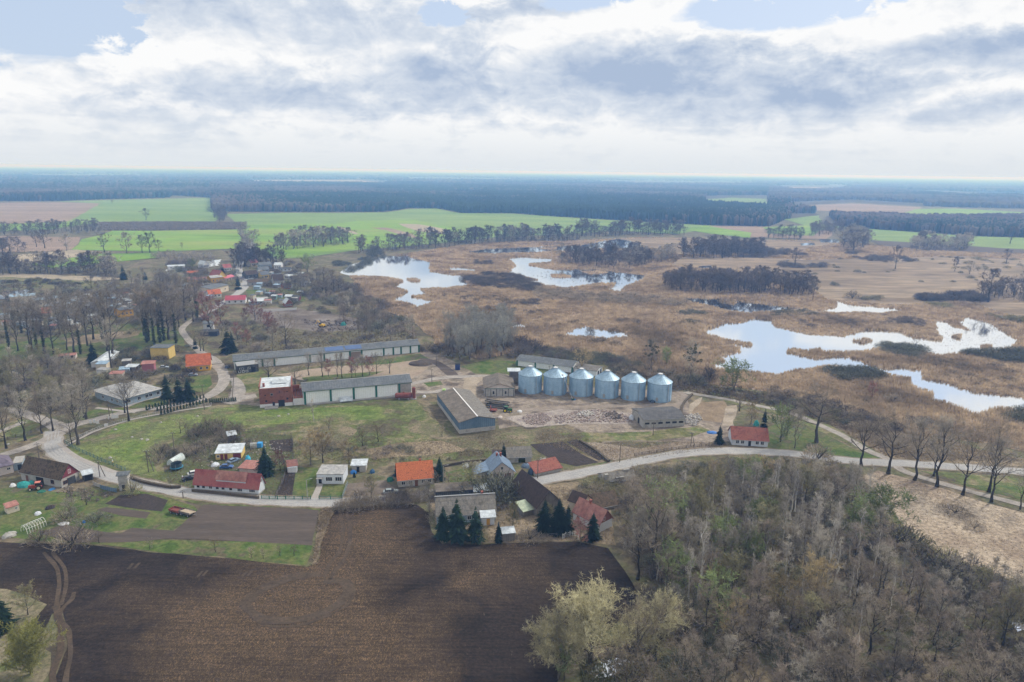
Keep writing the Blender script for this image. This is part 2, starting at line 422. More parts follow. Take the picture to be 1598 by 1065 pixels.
# fields (traced outlines; z rises a little for those lying over others)
Z1 = 0.25
FIELDS = [
 ('field', [(-400, 322), (-100, 318), (95, 316), (157, 318), (102, 349), (0, 351), (-400, 360)], m_fallow, .3),
 ('crop_field', [(90, 315), (200, 312), (335, 309), (337, 346), (102, 348), (157, 318)], m_green2, .35),
 ('field', [(-400, 362), (0, 350), (105, 347), (160, 347), (85, 358), (-400, 380)], m_green, .3),
 ('crop_field', [(172, 361), (372, 359), (378, 388), (235, 394), (112, 391), (128, 374)], m_green, .3),
 ('field', [(-300, 372), (0, 369), (126, 371), (112, 391), (60, 394), (-300, 396)], m_fallow, .3),
 ('field', [(10, 402), (60, 395), (118, 391), (160, 395), (75, 411), (30, 408)], m_beige, .33),
 ('crop_field', [(60, 412), (150, 398), (240, 395), (236, 404), (130, 414), (85, 419)], m_green, .36),
 ('crop_field', [(352, 335), (420, 333), (520, 333), (600, 332), (640, 327), (680, 326), (720, 333), (800, 334), (860, 338), (1000, 347), (1120, 353), (1060, 366), (960, 360), (880, 366), (780, 370), (640, 384), (560, 390), (480, 402), (430, 404), (400, 390), (378, 360)], m_green2, .3),
 ('crop_field', [(380, 352), (440, 350), (520, 350), (560, 345), (640, 343), (680, 350), (720, 360), (640, 381), (560, 388), (480, 399), (430, 401), (400, 388)], m_green, .42),
 ('sand_patch', [(622, 350), (660, 351), (700, 360), (690, 366), (650, 362), (630, 354)], m_beige, .5),
 ('sand_patch', [(526, 353), (545, 358), (566, 366), (560, 367), (535, 359)], m_beige, .5),
 ('sand_patch', [(580, 356), (605, 356), (640, 366), (655, 374), (630, 370), (600, 361)], m_fallow, .5),
 ('crop_field', [(1065, 358), (1100, 353), (1170, 364), (1168, 372), (1110, 366)], m_green, .45),
 ('field', [(1105, 353), (1240, 355), (1300, 362), (1290, 374), (1175, 371), (1130, 362)], m_fallow, .4),
 ('crop_field', [(1103, 312), (1140, 309), (1196, 311), (1196, 320), (1140, 322), (1108, 319)], m_green2, .6),
 ('crop_field', [(1195, 356), (1260, 352), (1285, 357), (1270, 369), (1195, 365)], m_green, .5),
 ('crop_field', [(1222, 343), (1280, 337), (1283, 346), (1312, 352), (1312, 356), (1262, 354)], m_green2, .55),
 ('crop_field', [(1355, 358), (1440, 364), (1520, 370), (1680, 374), (1680, 396), (1560, 389), (1440, 381), (1358, 377)], m_green2, .5),
 ('field', [(1360, 376), (1440, 380), (1560, 388), (1680, 394), (1680, 402), (1540, 396), (1380, 386)], m_soil2, .53),
 ('crop_field', [(1400, 336), (1430, 327), (1490, 326), (1600, 332), (1680, 336), (1680, 340), (1410, 342)], m_green, .6),
 ('field', [(1230, 322), (1330, 318), (1440, 324), (1420, 334), (1330, 332), (1250, 328)], m_fallow, .55),
 ('field', [(380, 282), (560, 282), (600, 285), (400, 286)], m_beige, 1.5),
 ('field', [(900, 283), (1150, 288), (1000, 287)], m_beige, 1.5),
 ('field', [(1380, 300), (1598, 305), (1650, 309), (1500, 306)], m_beige, 1.5),
 ('field', [(1200, 292), (1330, 293), (1300, 297), (1250, 296)], m_beige, 1.5),
]
for i, (nm, px, mm, z) in enumerate(FIELDS): sheet(nm, px, z + i * .012, mm, (7, 60))
# the marsh
MARSH = [(545, 430), (600, 402), (690, 388), (760, 379), (900, 376), (1000, 371), (1070, 372), (1180, 374), (1320, 378), (1450, 392), (1700, 400), (2400, 460), (2400, 900), (1700, 716),
         (1500, 690), (1420, 678), (1360, 655), (1250, 622), (1150, 604), (1085, 598), (1000, 585), (950, 562), (850, 545), (740, 560), (690, 545), (640, 500), (580, 478), (560, 455)]
sheet('marsh', MARSH, 0.06, m_reedbase, (2.5, 10))
WET = [[(1065, 402), (1150, 400), (1260, 406), (1400, 402), (1500, 400), (1640, 408), (1700, 420), (1700, 480), (1600, 500), (1500, 470), (1400, 478), (1290, 468), (1250, 440), (1150, 425), (1045, 415)],
       [(960, 373), (1070, 371), (1200, 375), (1320, 378), (1200, 398), (1060, 398)]]
for w_ in WET: sheet('wet_meadow', w_, 0.12, m_wetm, (3, 20))
WATER = [
 [(530, 426), (545, 414), (590, 402), (630, 399), (655, 405), (671, 409), (670, 413), (671, 424), (693, 428), (726, 431), (722, 437), (734, 445), (691, 450), (655, 451), (666, 459), (643, 464), (681, 471), (650, 481), (641, 473), (612, 470), (637, 455), (615, 447), (631, 439), (600, 433), (545, 431)],
 [(698, 418), (720, 418), (744, 421), (740, 424), (705, 423)],
 [(792, 404), (815, 401), (864, 404), (862, 409), (829, 412), (825, 415), (864, 421), (930, 420), (975, 426), (1010, 430), (1000, 438), (978, 447), (968, 456), (950, 453), (960, 443), (930, 443), (883, 451), (842, 444), (806, 443), (802, 437), (840, 438), (820, 432), (794, 426), (805, 414)],
 [(722, 394), (760, 388), (850, 385), (905, 383), (942, 376), (965, 373), (985, 377), (1007, 385), (980, 389), (940, 388), (900, 392), (860, 393), (810, 395), (770, 397)],
 [(1055, 464), (1127, 466), (1168, 472), (1230, 479), (1230, 486), (1162, 489), (1144, 487), (1108, 478), (1075, 471)],
 [(1228, 479), (1280, 486), (1303, 481), (1307, 470), (1325, 476), (1399, 482), (1404, 487), (1369, 490), (1334, 487), (1315, 489), (1280, 488), (1228, 485)],
 [(881, 524), (897, 513), (916, 510), (925, 513), (972, 519), (985, 526), (945, 529), (905, 526)],
 [(1098, 517), (1133, 505), (1156, 505), (1177, 498), (1206, 501), (1210, 510), (1260, 522), (1315, 525), (1349, 516), (1399, 517), (1424, 527), (1469, 532), (1461, 512), (1461, 502), (1476, 502), (1484, 510), (1511, 516), (1496, 502), (1511, 495), (1546, 505), (1561, 515), (1579, 526), (1590, 533), (1581, 542), (1541, 550), (1499, 552), (1474, 556), (1437, 550), (1399, 542), (1374, 545), (1334, 550), (1275, 550), (1232, 545), (1225, 551), (1275, 561), (1320, 557), (1349, 567), (1382, 577), (1407, 574), (1439, 579), (1443, 591), (1486, 602), (1524, 613), (1598, 622), (1800, 650), (1800, 680), (1598, 642), (1559, 639), (1524, 650), (1494, 637), (1461, 627), (1454, 614), (1424, 604), (1422, 592), (1379, 584), (1349, 577), (1300, 572), (1250, 577), (1212, 586), (1166, 580), (1115, 577), (1113, 571), (1131, 565), (1127, 556), (1154, 550), (1156, 545), (1137, 537), (1173, 542), (1173, 536), (1137, 532), (1107, 524)],
 [(1250, 380), (1270, 379), (1272, 383), (1250, 384)], [(1278, 374), (1308, 374), (1310, 379), (1280, 379)],
 [(1090, 416), (1110, 415), (1112, 418), (1090, 419)],
 [(800, 506), (820, 506), (822, 511), (803, 513)],
 [(258, 421), (290, 417), (292, 423), (262, 427)], [(318, 410), (345, 405), (340, 415), (322, 418)], [(137, 432), (152, 431), (158, 438), (140, 439)],
 [(-80, 470), (0, 461), (30, 454), (46, 452), (42, 458), (0, 468), (-80, 482)],
 [(918, 1040), (960, 1034), (990, 1037), (975, 1044), (962, 1054), (930, 1052), (940, 1046)], [(925, 1060), (950, 1058), (945, 1066), (928, 1066)],
 [(1578, 972), (1600, 974), (1600, 981), (1582, 980)],
]
WW = []
for w_ in WATER:
    W_ = jagged(world_poly(w_), 1.5, 4.0 if depth(P(*w_[0])) > 220 else 2.5)
    WW.append(W_)
    sheet_w('water', W_, 0.16, m_water)

# ---------------------------------------------------------------- near ground
m_scrubg = mat('scrubby_grass', [(0.10, 0.11, 0.05), (0.17, 0.155, 0.09), (0.24, 0.205, 0.14), (0.12, 0.14, 0.05)], .12, (1.2, .4), lo=.38, hi=.62)
m_scrub2 = mat('brown_olive_grass', [(0.11, 0.095, 0.06), (0.17, 0.145, 0.095), (0.15, 0.15, 0.075), (0.25, 0.205, 0.14)], .07, (.9, .4), lo=.38, hi=.62)
SH = [
 ('meadow', [(98, 706), (132, 686), (190, 662), (262, 648), (330, 637), (395, 636), (470, 640), (560, 634), (620, 640), (600, 655), (500, 660), (420, 664), (340, 668), (290, 690), (255, 712), (250, 740), (200, 738), (150, 723)], m_fresh, (2.5, 7), .036),
 # ploughed field and plots
 ('ploughed_field', [(-260, 870), (0, 846), (60, 848), (135, 850), (230, 862), (370, 873), (480, 885), (497, 880), (503, 830), (508, 800), (560, 790), (652, 787), (668, 800), (672, 830), (690, 850), (800, 848), (900, 846), (947, 855), (975, 890), (1000, 932), (975, 960), (940, 990), (880, 1040), (850, 1100), (600, 1160), (60, 1160), (80, 1070), (110, 1000), (96, 950), (80, 960), (60, 1000), (-120, 1000), (-260, 990)], m_plough, (0.5, 4), .05),
 ('lawn', [(-60, 830), (0, 838), (70, 845), (140, 848), (230, 860), (370, 872), (478, 884), (488, 852), (400, 846), (200, 842), (130, 835), (60, 820), (0, 812)], m_lawn, (0.4, 5), .04),
 ('lawn', [(-80, 770), (20, 762), (110, 770), (170, 762), (215, 760), (300, 790), (310, 800), (270, 828), (200, 826), (120, 838), (40, 818), (-80, 812)], m_lawn, (0.4, 5), .04),
 ('garden_bed', [(272, 829), (318, 788), (480, 795), (497, 797), (487, 852), (400, 847), (300, 842), (215, 841), (180, 838), (205, 824)], m_soil2, (0.2, 5), .08),
 ('garden_bed', [(163, 787), (188, 773), (228, 771), (262, 781), (252, 799), (215, 795)], m_soil, (0.2, 4), .08),
 ('garden_bed', [(150, 796), (165, 792), (235, 800), (228, 810), (190, 806)], m_soil2, (0.2, 4), .085),
 ('garden_bed', [(60, 832), (100, 820), (170, 832), (260, 842), (200, 846), (120, 848)], m_soil2, (0.4, 4), .085),
 ('verge', [(500, 795), (512, 793), (520, 800), (500, 850), (494, 882), (488, 884), (494, 840)], m_dry, (0.3, 4), .1),
 ('verge', [(215, 757), (300, 776), (400, 788), (500, 790), (500, 797), (400, 796), (316, 789), (270, 778), (215, 766)], m_meadow, (0.2, 4), .06),
 ('dry_bank', [(-60, 912), (10, 922), (38, 930), (70, 945), (60, 960), (38, 985), (48, 1002), (80, 1022), (74, 1050), (55, 1085), (40, 1120), (-60, 1120)], m_scrubg, (0.8, 5), .09),
 # village meadow
 ('meadow', [(95, 705), (130, 684), (190, 660), (260, 646), (330, 634), (395, 630), (480, 634), (600, 622), (652, 625), (660, 640), (716, 682), (775, 672), (830, 690), (760, 715), (640, 722), (560, 722), (470, 718), (450, 690), (360, 672), (300, 690), (262, 712), (262, 756), (210, 742), (150, 725)], m_meadow, (0.8, 6), .03),
 ('rough_grass', [(262, 756), (250, 700), (300, 672), (455, 680), (462, 722), (455, 780), (425, 775), (310, 765)], mat('yard_grass', [(0.10, 0.09, 0.055), (0.12, 0.13, 0.06), (0.09, 0.11, 0.04), (0.15, 0.12, 0.09)], 0.15, (1.2, 0.35), bump=(1, .2)), (0.6, 5), .035),
 ('lawn', [(462, 730), (497, 730), (489, 778), (456, 778)], m_lawn, None, .09),
 ('lawn', [(505, 757), (540, 757), (534, 778), (498, 778)], m_lawn, None, .09),
 ('footpath', [(496, 755), (505, 755), (496, 779), (485, 779)], m_walk, None, .12),
 ('garden_bed', [(446, 735), (462, 733), (455, 779), (428, 775)], m_soil, None, .09),
 ('garden_bed', [(420, 688), (457, 685), (456, 706), (425, 704)], m_soil, None, .09),
 ('garden_bed', [(540, 756), (600, 750), (620, 765), (600, 772), (540, 775)], mat('trodden_yard', [(0.14, 0.115, 0.095), (0.21, 0.175, 0.145)], .2, (1, .25)), (0.3, 3), .09),
 ('lawn', [(695, 738), (740, 730), (800, 742), (835, 722), (832, 745), (800, 757), (740, 760), (700, 752)], m_lawn, (0.4, 4), .07),
 ('garden_bed', [(828, 694), (880, 690), (905, 708), (935, 722), (900, 728), (872, 722), (840, 706)], m_soil, (0.3, 4), .09),
 ('garden_bed', [(884, 690), (900, 686), (945, 715), (935, 719)], m_soil, (0.3, 4), .1),
 ('verge', [(835, 748), (870, 738), (930, 724), (1040, 705), (1130, 697), (1130, 702), (1040, 711), (930, 731), (870, 747), (840, 754)], m_lawn, (0.2, 5), .07),
 ('dry_field', [(930, 690), (1000, 700), (1060, 690), (1130, 684), (1128, 696), (1040, 704), (960, 720), (900, 690), (880, 672)], mat('trampled_grass', [(0.20, 0.16, 0.12), (0.28, 0.23, 0.18), (0.33, 0.28, 0.22)], .08, (1, .3)), (0.6, 5), .05),
 ('dry_yard', [(670, 780), (775, 775), (800, 765), (900, 752), (950, 780), (960, 850), (900, 845), (800, 846), (690, 848)], m_dry, (0.6, 4), .045),
 ('dry_patch', [(560, 704), (620, 692), (690, 688), (735, 694), (725, 704), (640, 713), (580, 714)], m_dry, (1.5, 5), .062),
 ('dry_patch', [(462, 700), (490, 668), (540, 660), (560, 672), (540, 700), (500, 716)], m_scrub2, (2, 5), .061),
 ('rough_patch', [(640, 655), (700, 668), (716, 684), (776, 674), (830, 672), (880, 664), (900, 688), (840, 694), (780, 708), (700, 694), (640, 676)], m_scrub2, (2, 5), .063),
 # farmyard
 ('farmyard', [(355, 612), (372, 602), (400, 612), (395, 630), (470, 600), (540, 570), (620, 566), (664, 545), (690, 552), (720, 575), (790, 580), (810, 600), (1060, 612), (1085, 640), (1140, 650), (1150, 690), (1080, 690), (1010, 690), (940, 690), (880, 660), (780, 668), (776, 655), (705, 610), (655, 618), (640, 625), (600, 612), (480, 628), (400, 634), (365, 632)], m_dirt, (1.2, 5), .05),
 ('farmyard', [(430, 585), (520, 572), (620, 566), (662, 556), (670, 575), (640, 592), (560, 590), (470, 594)], mat('yard_sand', [(0.26, 0.20, 0.15), (0.36, 0.29, 0.225), (0.30, 0.25, 0.18)], .06, (.8, .2)), (1, 5), .075),
 ('grass_patch', [(722, 572), (760, 562), (812, 566), (880, 582), (815, 600), (790, 585), (742, 584)], m_lawn, (0.8, 5), .08),
 ('grass_patch', [(661, 598), (688, 595), (690, 601), (668, 604)], m_lawn, (0.5, 4), .08),
 ('grass_patch', [(370, 580), (410, 576), (430, 590), (400, 612), (368, 615)], m_meadow, (0.4, 4), .08),
 ('grass_patch', [(540, 572), (655, 552), (668, 560), (600, 569)], m_lawn, (0.4, 4), .085),
 ('grass_patch', [(470, 590), (520, 585), (600, 580), (560, 592), (480, 598)], m_lawn, (0.4, 4), .085),
 ('grass_patch', [(1000, 675), (1090, 665), (1110, 672), (1080, 682), (1020, 688), (900, 690), (870, 676)], m_meadow, (0.8, 5), .09),
 ('sand_patch', [(1133, 634), (1150, 633), (1152, 640), (1145, 656), (1140, 666), (1127, 664)], m_sand, (0.4, 4), .1),
 ('sand_patch', [(1075, 632), (1096, 620), (1094, 628), (1076, 648)], m_sand, (0.4, 4), .1),
 ('bare_earth', [(1090, 628), (1130, 626), (1136, 640), (1125, 660), (1085, 655), (1075, 645)], mat('ochre_earth', [(0.20, 0.15, 0.10), (0.30, 0.23, 0.16)], .2, (1, .25)), (0.6, 4), .08),
 ('sand_patch', [(725, 590), (760, 588), (745, 600), (742, 622), (733, 622), (722, 605)], m_sand, (0.5, 4), .1),
 ('sand_patch', [(790, 652), (870, 640), (930, 640), (985, 645), (985, 662), (900, 662), (820, 668)], mat('rubble_ground', [(0.25, 0.20, 0.19), (0.34, 0.30, 0.27), (0.42, 0.37, 0.33)], .25, (1.3, .3)), (0.6, 4), .09),
 # right side
 ('lawn', [(1200, 668), (1235, 655), (1300, 690), (1330, 705), (1370, 718), (1330, 716), (1250, 712), (1195, 702)], m_lawn, (0.5, 5), .07),
 ('verge', [(1110, 612), (1240, 640), (1330, 680), (1380, 712), (1330, 696), (1230, 652), (1110, 622)], m_meadow, (0.4, 5), .055),
 ('dry_field', [(1250, 625), (1330, 640), (1430, 665), (1520, 700), (1640, 725), (1640, 733), (1430, 720), (1380, 712), (1300, 665)], m_dry, (1, 6), .06),
 ('dry_field', [(1370, 735), (1440, 755), (1540, 785), (1700, 830), (1700, 960), (1560, 900), (1480, 870), (1420, 830), (1380, 780), (1340, 745)], mat('bleached_grass', [(0.26, 0.20, 0.15), (0.38, 0.31, 0.235), (0.48, 0.40, 0.31)], .05, (0.8, .4), bump=(.7, .3)), (1, 6), .05),
 ('verge', [(1470, 746), (1540, 766), (1598, 782), (1598, 745), (1440, 736)], m_meadow, (0.5, 5), .06),
 ('lawn', [(1480, 752), (1540, 768), (1610, 784), (1610, 750), (1580, 758), (1520, 758)], m_lawn, (0.5, 5), .075),
 ('lawn', [(1290, 680), (1330, 700), (1375, 716), (1372, 722), (1310, 716), (1260, 700)], m_lawn, (0.5, 5), .078),
 # left side
 ('lawn', [(115, 655), (145, 640), (195, 636), (200, 645), (150, 658)], m_lawn, (0.3, 4), .07),
 ('lawn', [(200, 636), (240, 622), (256, 622), (262, 632), (215, 642)], m_lawn, (0.3, 4), .07),
 ('lawn', [(288, 590), (328, 585), (331, 600), (318, 612), (300, 612)], m_lawn, (0.3, 4), .07),
 ('meadow', [(0, 700), (60, 680), (84, 662), (78, 660), (30, 655), (0, 675)], m_meadow, (0.5, 4), .05),
 ('meadow', [(-20, 540), (60, 530), (140, 512), (200, 505), (285, 515), (290, 540), (200, 550), (60, 562), (-20, 560)], m_lawn, (1.5, 6), .05),
 ('meadow', [(100, 530), (140, 522), (215, 515), (215, 524), (150, 535), (105, 541)], m_dry, (1.5, 6), .08),
 ('meadow', [(370, 500), (480, 520), (620, 510), (650, 530), (540, 545), (360, 552), (330, 530)], mat('scrub_grass', [(0.11, 0.095, 0.065), (0.15, 0.14, 0.08), (0.19, 0.165, 0.11)], .06, (.8, .3)), (1.5, 8), .05),
 ('bare_earth', [(380, 480), (470, 482), (560, 498), (580, 512), (500, 520), (400, 505)], mat('stripped_earth', [(0.10, 0.08, 0.07), (0.17, 0.145, 0.125), (0.25, 0.22, 0.20)], .06, (.8, .3)), (1.5, 8), .07),
 ('meadow', [(380, 452), (470, 452), (478, 470), (400, 474)], m_lawn, (1.5, 8), .05),
 ('meadow', [(-60, 432), (80, 434), (150, 440), (150, 452), (60, 450), (-60, 455)], m_meadow, (1.5, 10), .2),
 ('dry_strip', [(-60, 428), (0, 427), (150, 432), (200, 436), (150, 439), (0, 433), (-60, 434)], m_beige, (1.5, 10), .26),
]
for i, (nm, px, mm, jg, z) in enumerate(SH): sheet(nm, px, z + i * .00015, mm, jg)

# roads, tracks (width in metres)
strip('road', [(-40, 722), (20, 706), (60, 692), (92, 677), (108, 666), (150, 655), (200, 643), (255, 636), (305, 626), (330, 616), (345, 604), (350, 592), (347, 580), (338, 569)], [4.8, 4.8, 4.8, 5.5, 6.5, 5, 4.2, 4.2, 4.8, 6, 5.5, 5.2, 5.2, 7], .13, m_track, jag=.15)
MAINROAD = [(84, 672), (82, 688), (84, 700), (90, 708), (103, 716), (125, 727), (150, 737), (180, 746), (205, 752), (220, 756), (260, 764), (300, 770.5), (330, 774.5), (370, 778.5), (415, 781.5), (470, 784), (530, 784.5), (590, 781), (640, 776), (700, 768), (760, 762), (815, 755), (860, 747), (910, 738), (960, 728), (1040, 712), (1090, 706), (1140, 704), (1200, 706), (1260, 711), (1330, 720), (1430, 725), (1598, 737), (1750, 752)]
m_wear = mat('worn_asphalt', [(0.29, 0.285, 0.28), (0.36, 0.355, 0.35), (0.42, 0.41, 0.40)], .15, (2, .2))
m_edge = mat('worn_verge', [(0.15, 0.12, 0.09), (0.24, 0.20, 0.15), (0.14, 0.145, 0.07)], .25, (1.5, .3))
strip('road', MAINROAD, [5.6, 5.2, 5.2, 5.2] + [5.2] * 20, .125, m_road, jag=.08)
for zz, ww_, mm_ in ((.102, 7.6, m_edge), (.108, 6.2, m_track)): strip('verge', MAINROAD, ww_, zz, mm_, jag=.55, k=14)
for of_ in (-1.5, -.45, .75, 1.7): strip('wheel_track', MAINROAD, .42, .131, m_wear, jag=.12, k=14, off=of_)
strip('road', [(-60, 646), (0, 640), (22, 641), (50, 650), (78, 660), (95, 668)], [5, 5, 5, 5.5, 7], .12, m_track, jag=.2)
strip('footpath', [(-30, 684), (0, 674), (20, 666), (38, 659)], 3.0, .11, m_track)
strip('road', [(338, 568), (332, 560), (312, 549), (297, 534), (286, 520), (285, 512), (300, 500), (330, 485)], [6, 4.5, 4.5, 4, 4, 4, 4, 4], .11, m_track, jag=.2)
strip('road', [(330, 485), (345, 474), (362, 464), (374, 456), (381, 447), (380, 436), (374, 426), (374, 415), (384, 400), (392, 388), (396, 372)], [5.5, 6, 6, 7, 8, 8, 7, 6, 5, 5, 5], .12, m_road)
strip('track', [(352, 630), (367, 624), (372, 610), (370, 598), (364, 590)], [7, 7, 6, 5, 4], .115, m_track, jag=.4)
strip('track', [(346, 628), (372, 622), (400, 618)], [5, 6, 6], .118, m_track, jag=.4)
strip('footpath', [(150, 637), (190, 642), (212, 644)], 1.8, .14, m_walk)
strip('footpath', [(196, 636), (222, 626), (262, 617), (275, 612)], 2.2, .14, m_walk)
strip('pavement', [(101, 697), (125, 685), (150, 673), (200, 657), (260, 645), (330, 634)], 1.3, .14, m_walk)
strip('pavement', [(93, 692), (104, 703), (122, 715), (150, 727), (180, 738)], 1.8, .15, m_walk)
strip('track', [(1070, 612), (1080, 615), (1137, 624), (1194, 636), (1234, 645), (1275, 662), (1316, 681), (1353, 703), (1385, 717), (1409, 735), (1446, 748), (1480, 758), (1531, 772), (1598, 789), (1700, 815)], 3.4, .115, m_track, jag=.25)
strip('track', [(640, 600), (690, 590), (750, 588), (790, 590)], [4, 5, 5, 4], .105, m_track, jag=.6)
strip('track', [(650, 612), (680, 612), (700, 606)], [4, 4, 4], .105, m_track, jag=.5)
strip('track', [(706, 612), (740, 632), (800, 640), (900, 636), (1000, 633), (1050, 634), (1070, 622), (1060, 612)], [3, 4, 4, 4, 4, 4, 4, 3], .11, mat('worn_track', [(0.24, 0.20, 0.165), (0.33, 0.28, 0.235)], .3, (1.5, .2)), jag=.6)
strip('track', [(655, 560), (680, 566), (705, 584), (715, 592)], [3, 5, 6, 5], .1, m_soil2, jag=.6)
strip('track', [(842, 752), (858, 768), (872, 785), (885, 800)], [3.5, 3, 3, 2.5], .1, m_dry, jag=.3)
# wheel marks on the ploughed field
for d in (-.9, .9):
    k = d * 2.6
    strip('wheel_track', [(75 + k * 3, 863), (93 + k * 2.6, 885), (98 + k * 2.4, 905), (96 + k * 2.2, 925), (92 + k * 1.5, 945)], .9, .12, m_tramp, jag=.15)
strip('wheel_track', [(116, 925), (112, 936), (100, 948), (93, 962), (98, 974), (108, 988), (110, 1010), (107, 1040), (98, 1080)], 1.1, .125, m_tramp, jag=.2)
strip('wheel_track', [(88, 945), (92, 975), (96, 1005), (84, 1050), (80, 1090)], 1.3, .115, m_tramp, jag=.4)
for r_ in (0, 1.0, 2.0):
    k = r_ * 5
    strip('wheel_track', [(505 + k * .6, 908), (535 + k, 908), (541 + k, 925 + k * .3), (520 + k, 948 + k * .5), (470, 966 + k), (420, 968 + k), (392 - k * .4, 955 + k * .3), (388 - k, 940), (410 - k * .5, 922 - k * .5), (455, 904 - k * .6), (500, 896)], .8 if r_ else 2.2, .12 + r_ * .004, m_tramp, jag=.3)
for u_, v_ in ((200, 889), (210, 888), (308, 901), (316, 900), (378, 901), (386, 900), (505, 912), (513, 912)):
    strip('wheel_track', [(u_, v_), (u_ + 8, v_ - 9)], .7, .13, m_tramp, jag=.1)
strip('wheel_track', [(530, 798), (535, 830), (530, 860), (515, 880), (505, 905)], .9, .12, m_tramp, jag=.2)
strip('wheel_track', [(540, 797), (547, 830), (541, 865), (526, 888), (515, 905)], .9, .12, m_tramp, jag=.2)

# ---------------------------------------------------------------- reeds: one mass of upright blades
def reeds():
    rs = np.random.RandomState(3)
    MW = jagged(world_poly(MARSH), 2.5, 10)
    wet = [world_poly(w_) for w_ in WET]
    n = 520000
    ymin, ymax = 235.0, 1150.0
    y = ymin * (ymax / ymin) ** rs.rand(n)
    x = (rs.rand(n) * 2 - 1) * 0.86 * y
    p = np.stack([x, y], 1)
    ok = inside(p, MW)
    for w_ in WW: ok &= ~inside(p, w_)
    for w_ in wet: ok &= ~inside(p, w_)
    p = p[ok]
    s = p[:, 1] * 0.0027
    hh = (1.5 + 0.6 * nz(p, 0.03, 2) + 0.5 * rs.rand(len(p))).clip(0.7, 2.8)
    k = 2
    V, Fq = [], []
    for j in range(k):
        a = rs.rand(len(p)) * math.pi
        w = s * (0.45 + 0.5 * rs.rand(len(p)))
        lean = (rs.rand(len(p), 2) - .5) * 0.9
        off = (rs.rand(len(p), 2) - .5) * s[:, None]
        b = p + off
        dx, dy = np.cos(a) * w / 2, np.sin(a) * w / 2
        V.append(np.stack([np.c_[b[:, 0] - dx, b[:, 1] - dy, np.full(len(p), .05)], np.c_[b[:, 0] + dx, b[:, 1] + dy, np.full(len(p), .05)],
                           np.c_[b[:, 0] + lean[:, 0], b[:, 1] + lean[:, 1], hh]], 1).reshape(-1, 3))
    V = np.concatenate(V)
    o = link('reeds', mesh_np('reeds', V, np.arange(len(V)).reshape(-1, 3), m_reed))
    tag(o, 'brown dry reed bed spreading round the marsh lakes', 'reeds', kind='stuff')
reeds()
# ================================================================ TREES
def bark(name, c, rand=.33):
    tw = 'branch' not in name and any(k in name for k in ('twig', 'leaves', 'needles', 'scales', 'catkin', 'mistle'))
    k_ = 1.45 if 'twig' in name else 1.0
    def ex(g, vec, cc):
        w = g.n('ShaderNodeNewGeometry').outputs['Position']
        return g.mix(1.0, cc, g.ramp(g.noise(w, .16, 2, .6), [(.35, .72), (.65, 1.28)]), 'MULTIPLY')
    c = tuple(q * k_ * (0.92 if 'twig' in name and 'far' not in name else .86) for q in c)
    return mat(name, [c, tuple(min(1, q * 1.7) for q in c)], 1.2, (6, .25), rand=rand, coord='object', rough=1, spec=.1, trans=.25 if tw else 0, extra=ex)
B_GREY = bark('grey_bark', (0.085, 0.075, 0.062)); B_DARK = bark('dark_bark', (0.045, 0.040, 0.034)); B_WHITE = bark('pale_bark', (0.46, 0.44, 0.41))
T_BROWN = bark('brown_twigs', (0.135, 0.115, 0.09)); T_GREY = bark('grey_twigs', (0.175, 0.16, 0.135)); T_OLIVE = bark('olive_twigs', (0.145, 0.135, 0.08))
T_PALE = bark('pale_twigs', (0.195, 0.18, 0.16)); T_WILLOW = bark('willow_twigs', (0.21, 0.195, 0.125)); T_GREEN = bark('budding_twigs', (0.12, 0.145, 0.065)); T_LIME = bark('lime_catkins', (0.25, 0.25, 0.085)); T_FAR = bark('far_twigs', (0.082, 0.07, 0.064))
T_RED = bark('reddish_twigs', (0.14, 0.075, 0.065)); N_GREEN = bark('spruce_needles', (0.017, 0.034, 0.020)); N_THUJA = bark('thuja_scales', (0.025, 0.058, 0.026))
T_DARK = bark('dark_twigs', (0.075, 0.066, 0.062)); IVY = bark('ivy_leaves', (0.035, 0.05, 0.02)); MISTLE = bark('mistletoe', (0.10, 0.13, 0.03)); T_TAN = bark('tan_twigs', (0.18, 0.145, 0.085)); T_PURP = bark('purple_brown_twigs', (0.15, 0.125, 0.103))

class TB:
    """tree mesh buffers"""
    def __init__(s): s.v = []; s.q = []; s.t = []; s.n = 0
    def tube(s, pts, rad, k):
        base = s.n
        for i, (p, r) in enumerate(zip(pts, rad)):
            d = pts[min(i + 1, len(pts) - 1)] - pts[max(i - 1, 0)]
            d = d / (np.linalg.norm(d) + 1e-9)
            a = np.cross(d, (0.31, 0.95, 0.05)); a /= np.linalg.norm(a) + 1e-9
            b = np.cross(d, a)
            for j in range(k):
                t = 2 * math.pi * j / k
                s.v.append(p + (a * math.cos(t) + b * math.sin(t)) * r)
        for i in range(len(pts) - 1):
            for j in range(k):
                s.q.append((base + i * k + j, base + i * k + (j + 1) % k, base + (i + 1) * k + (j + 1) % k, base + (i + 1) * k + j))
        s.n += k * len(pts)
    def tri(s, a, b, c):
        s.v += [a, b, c]; s.t.append((s.n, s.n + 1, s.n + 2)); s.n += 3
    def mesh(s, name, m):
        V = np.array(s.v); fs = []
        if s.q: fs.append(np.array(s.q))
        if s.t: fs.append(np.array(s.t))
        return mesh_np(name, V, fs, m)
def unit(v): return v / (np.linalg.norm(v) + 1e-9)

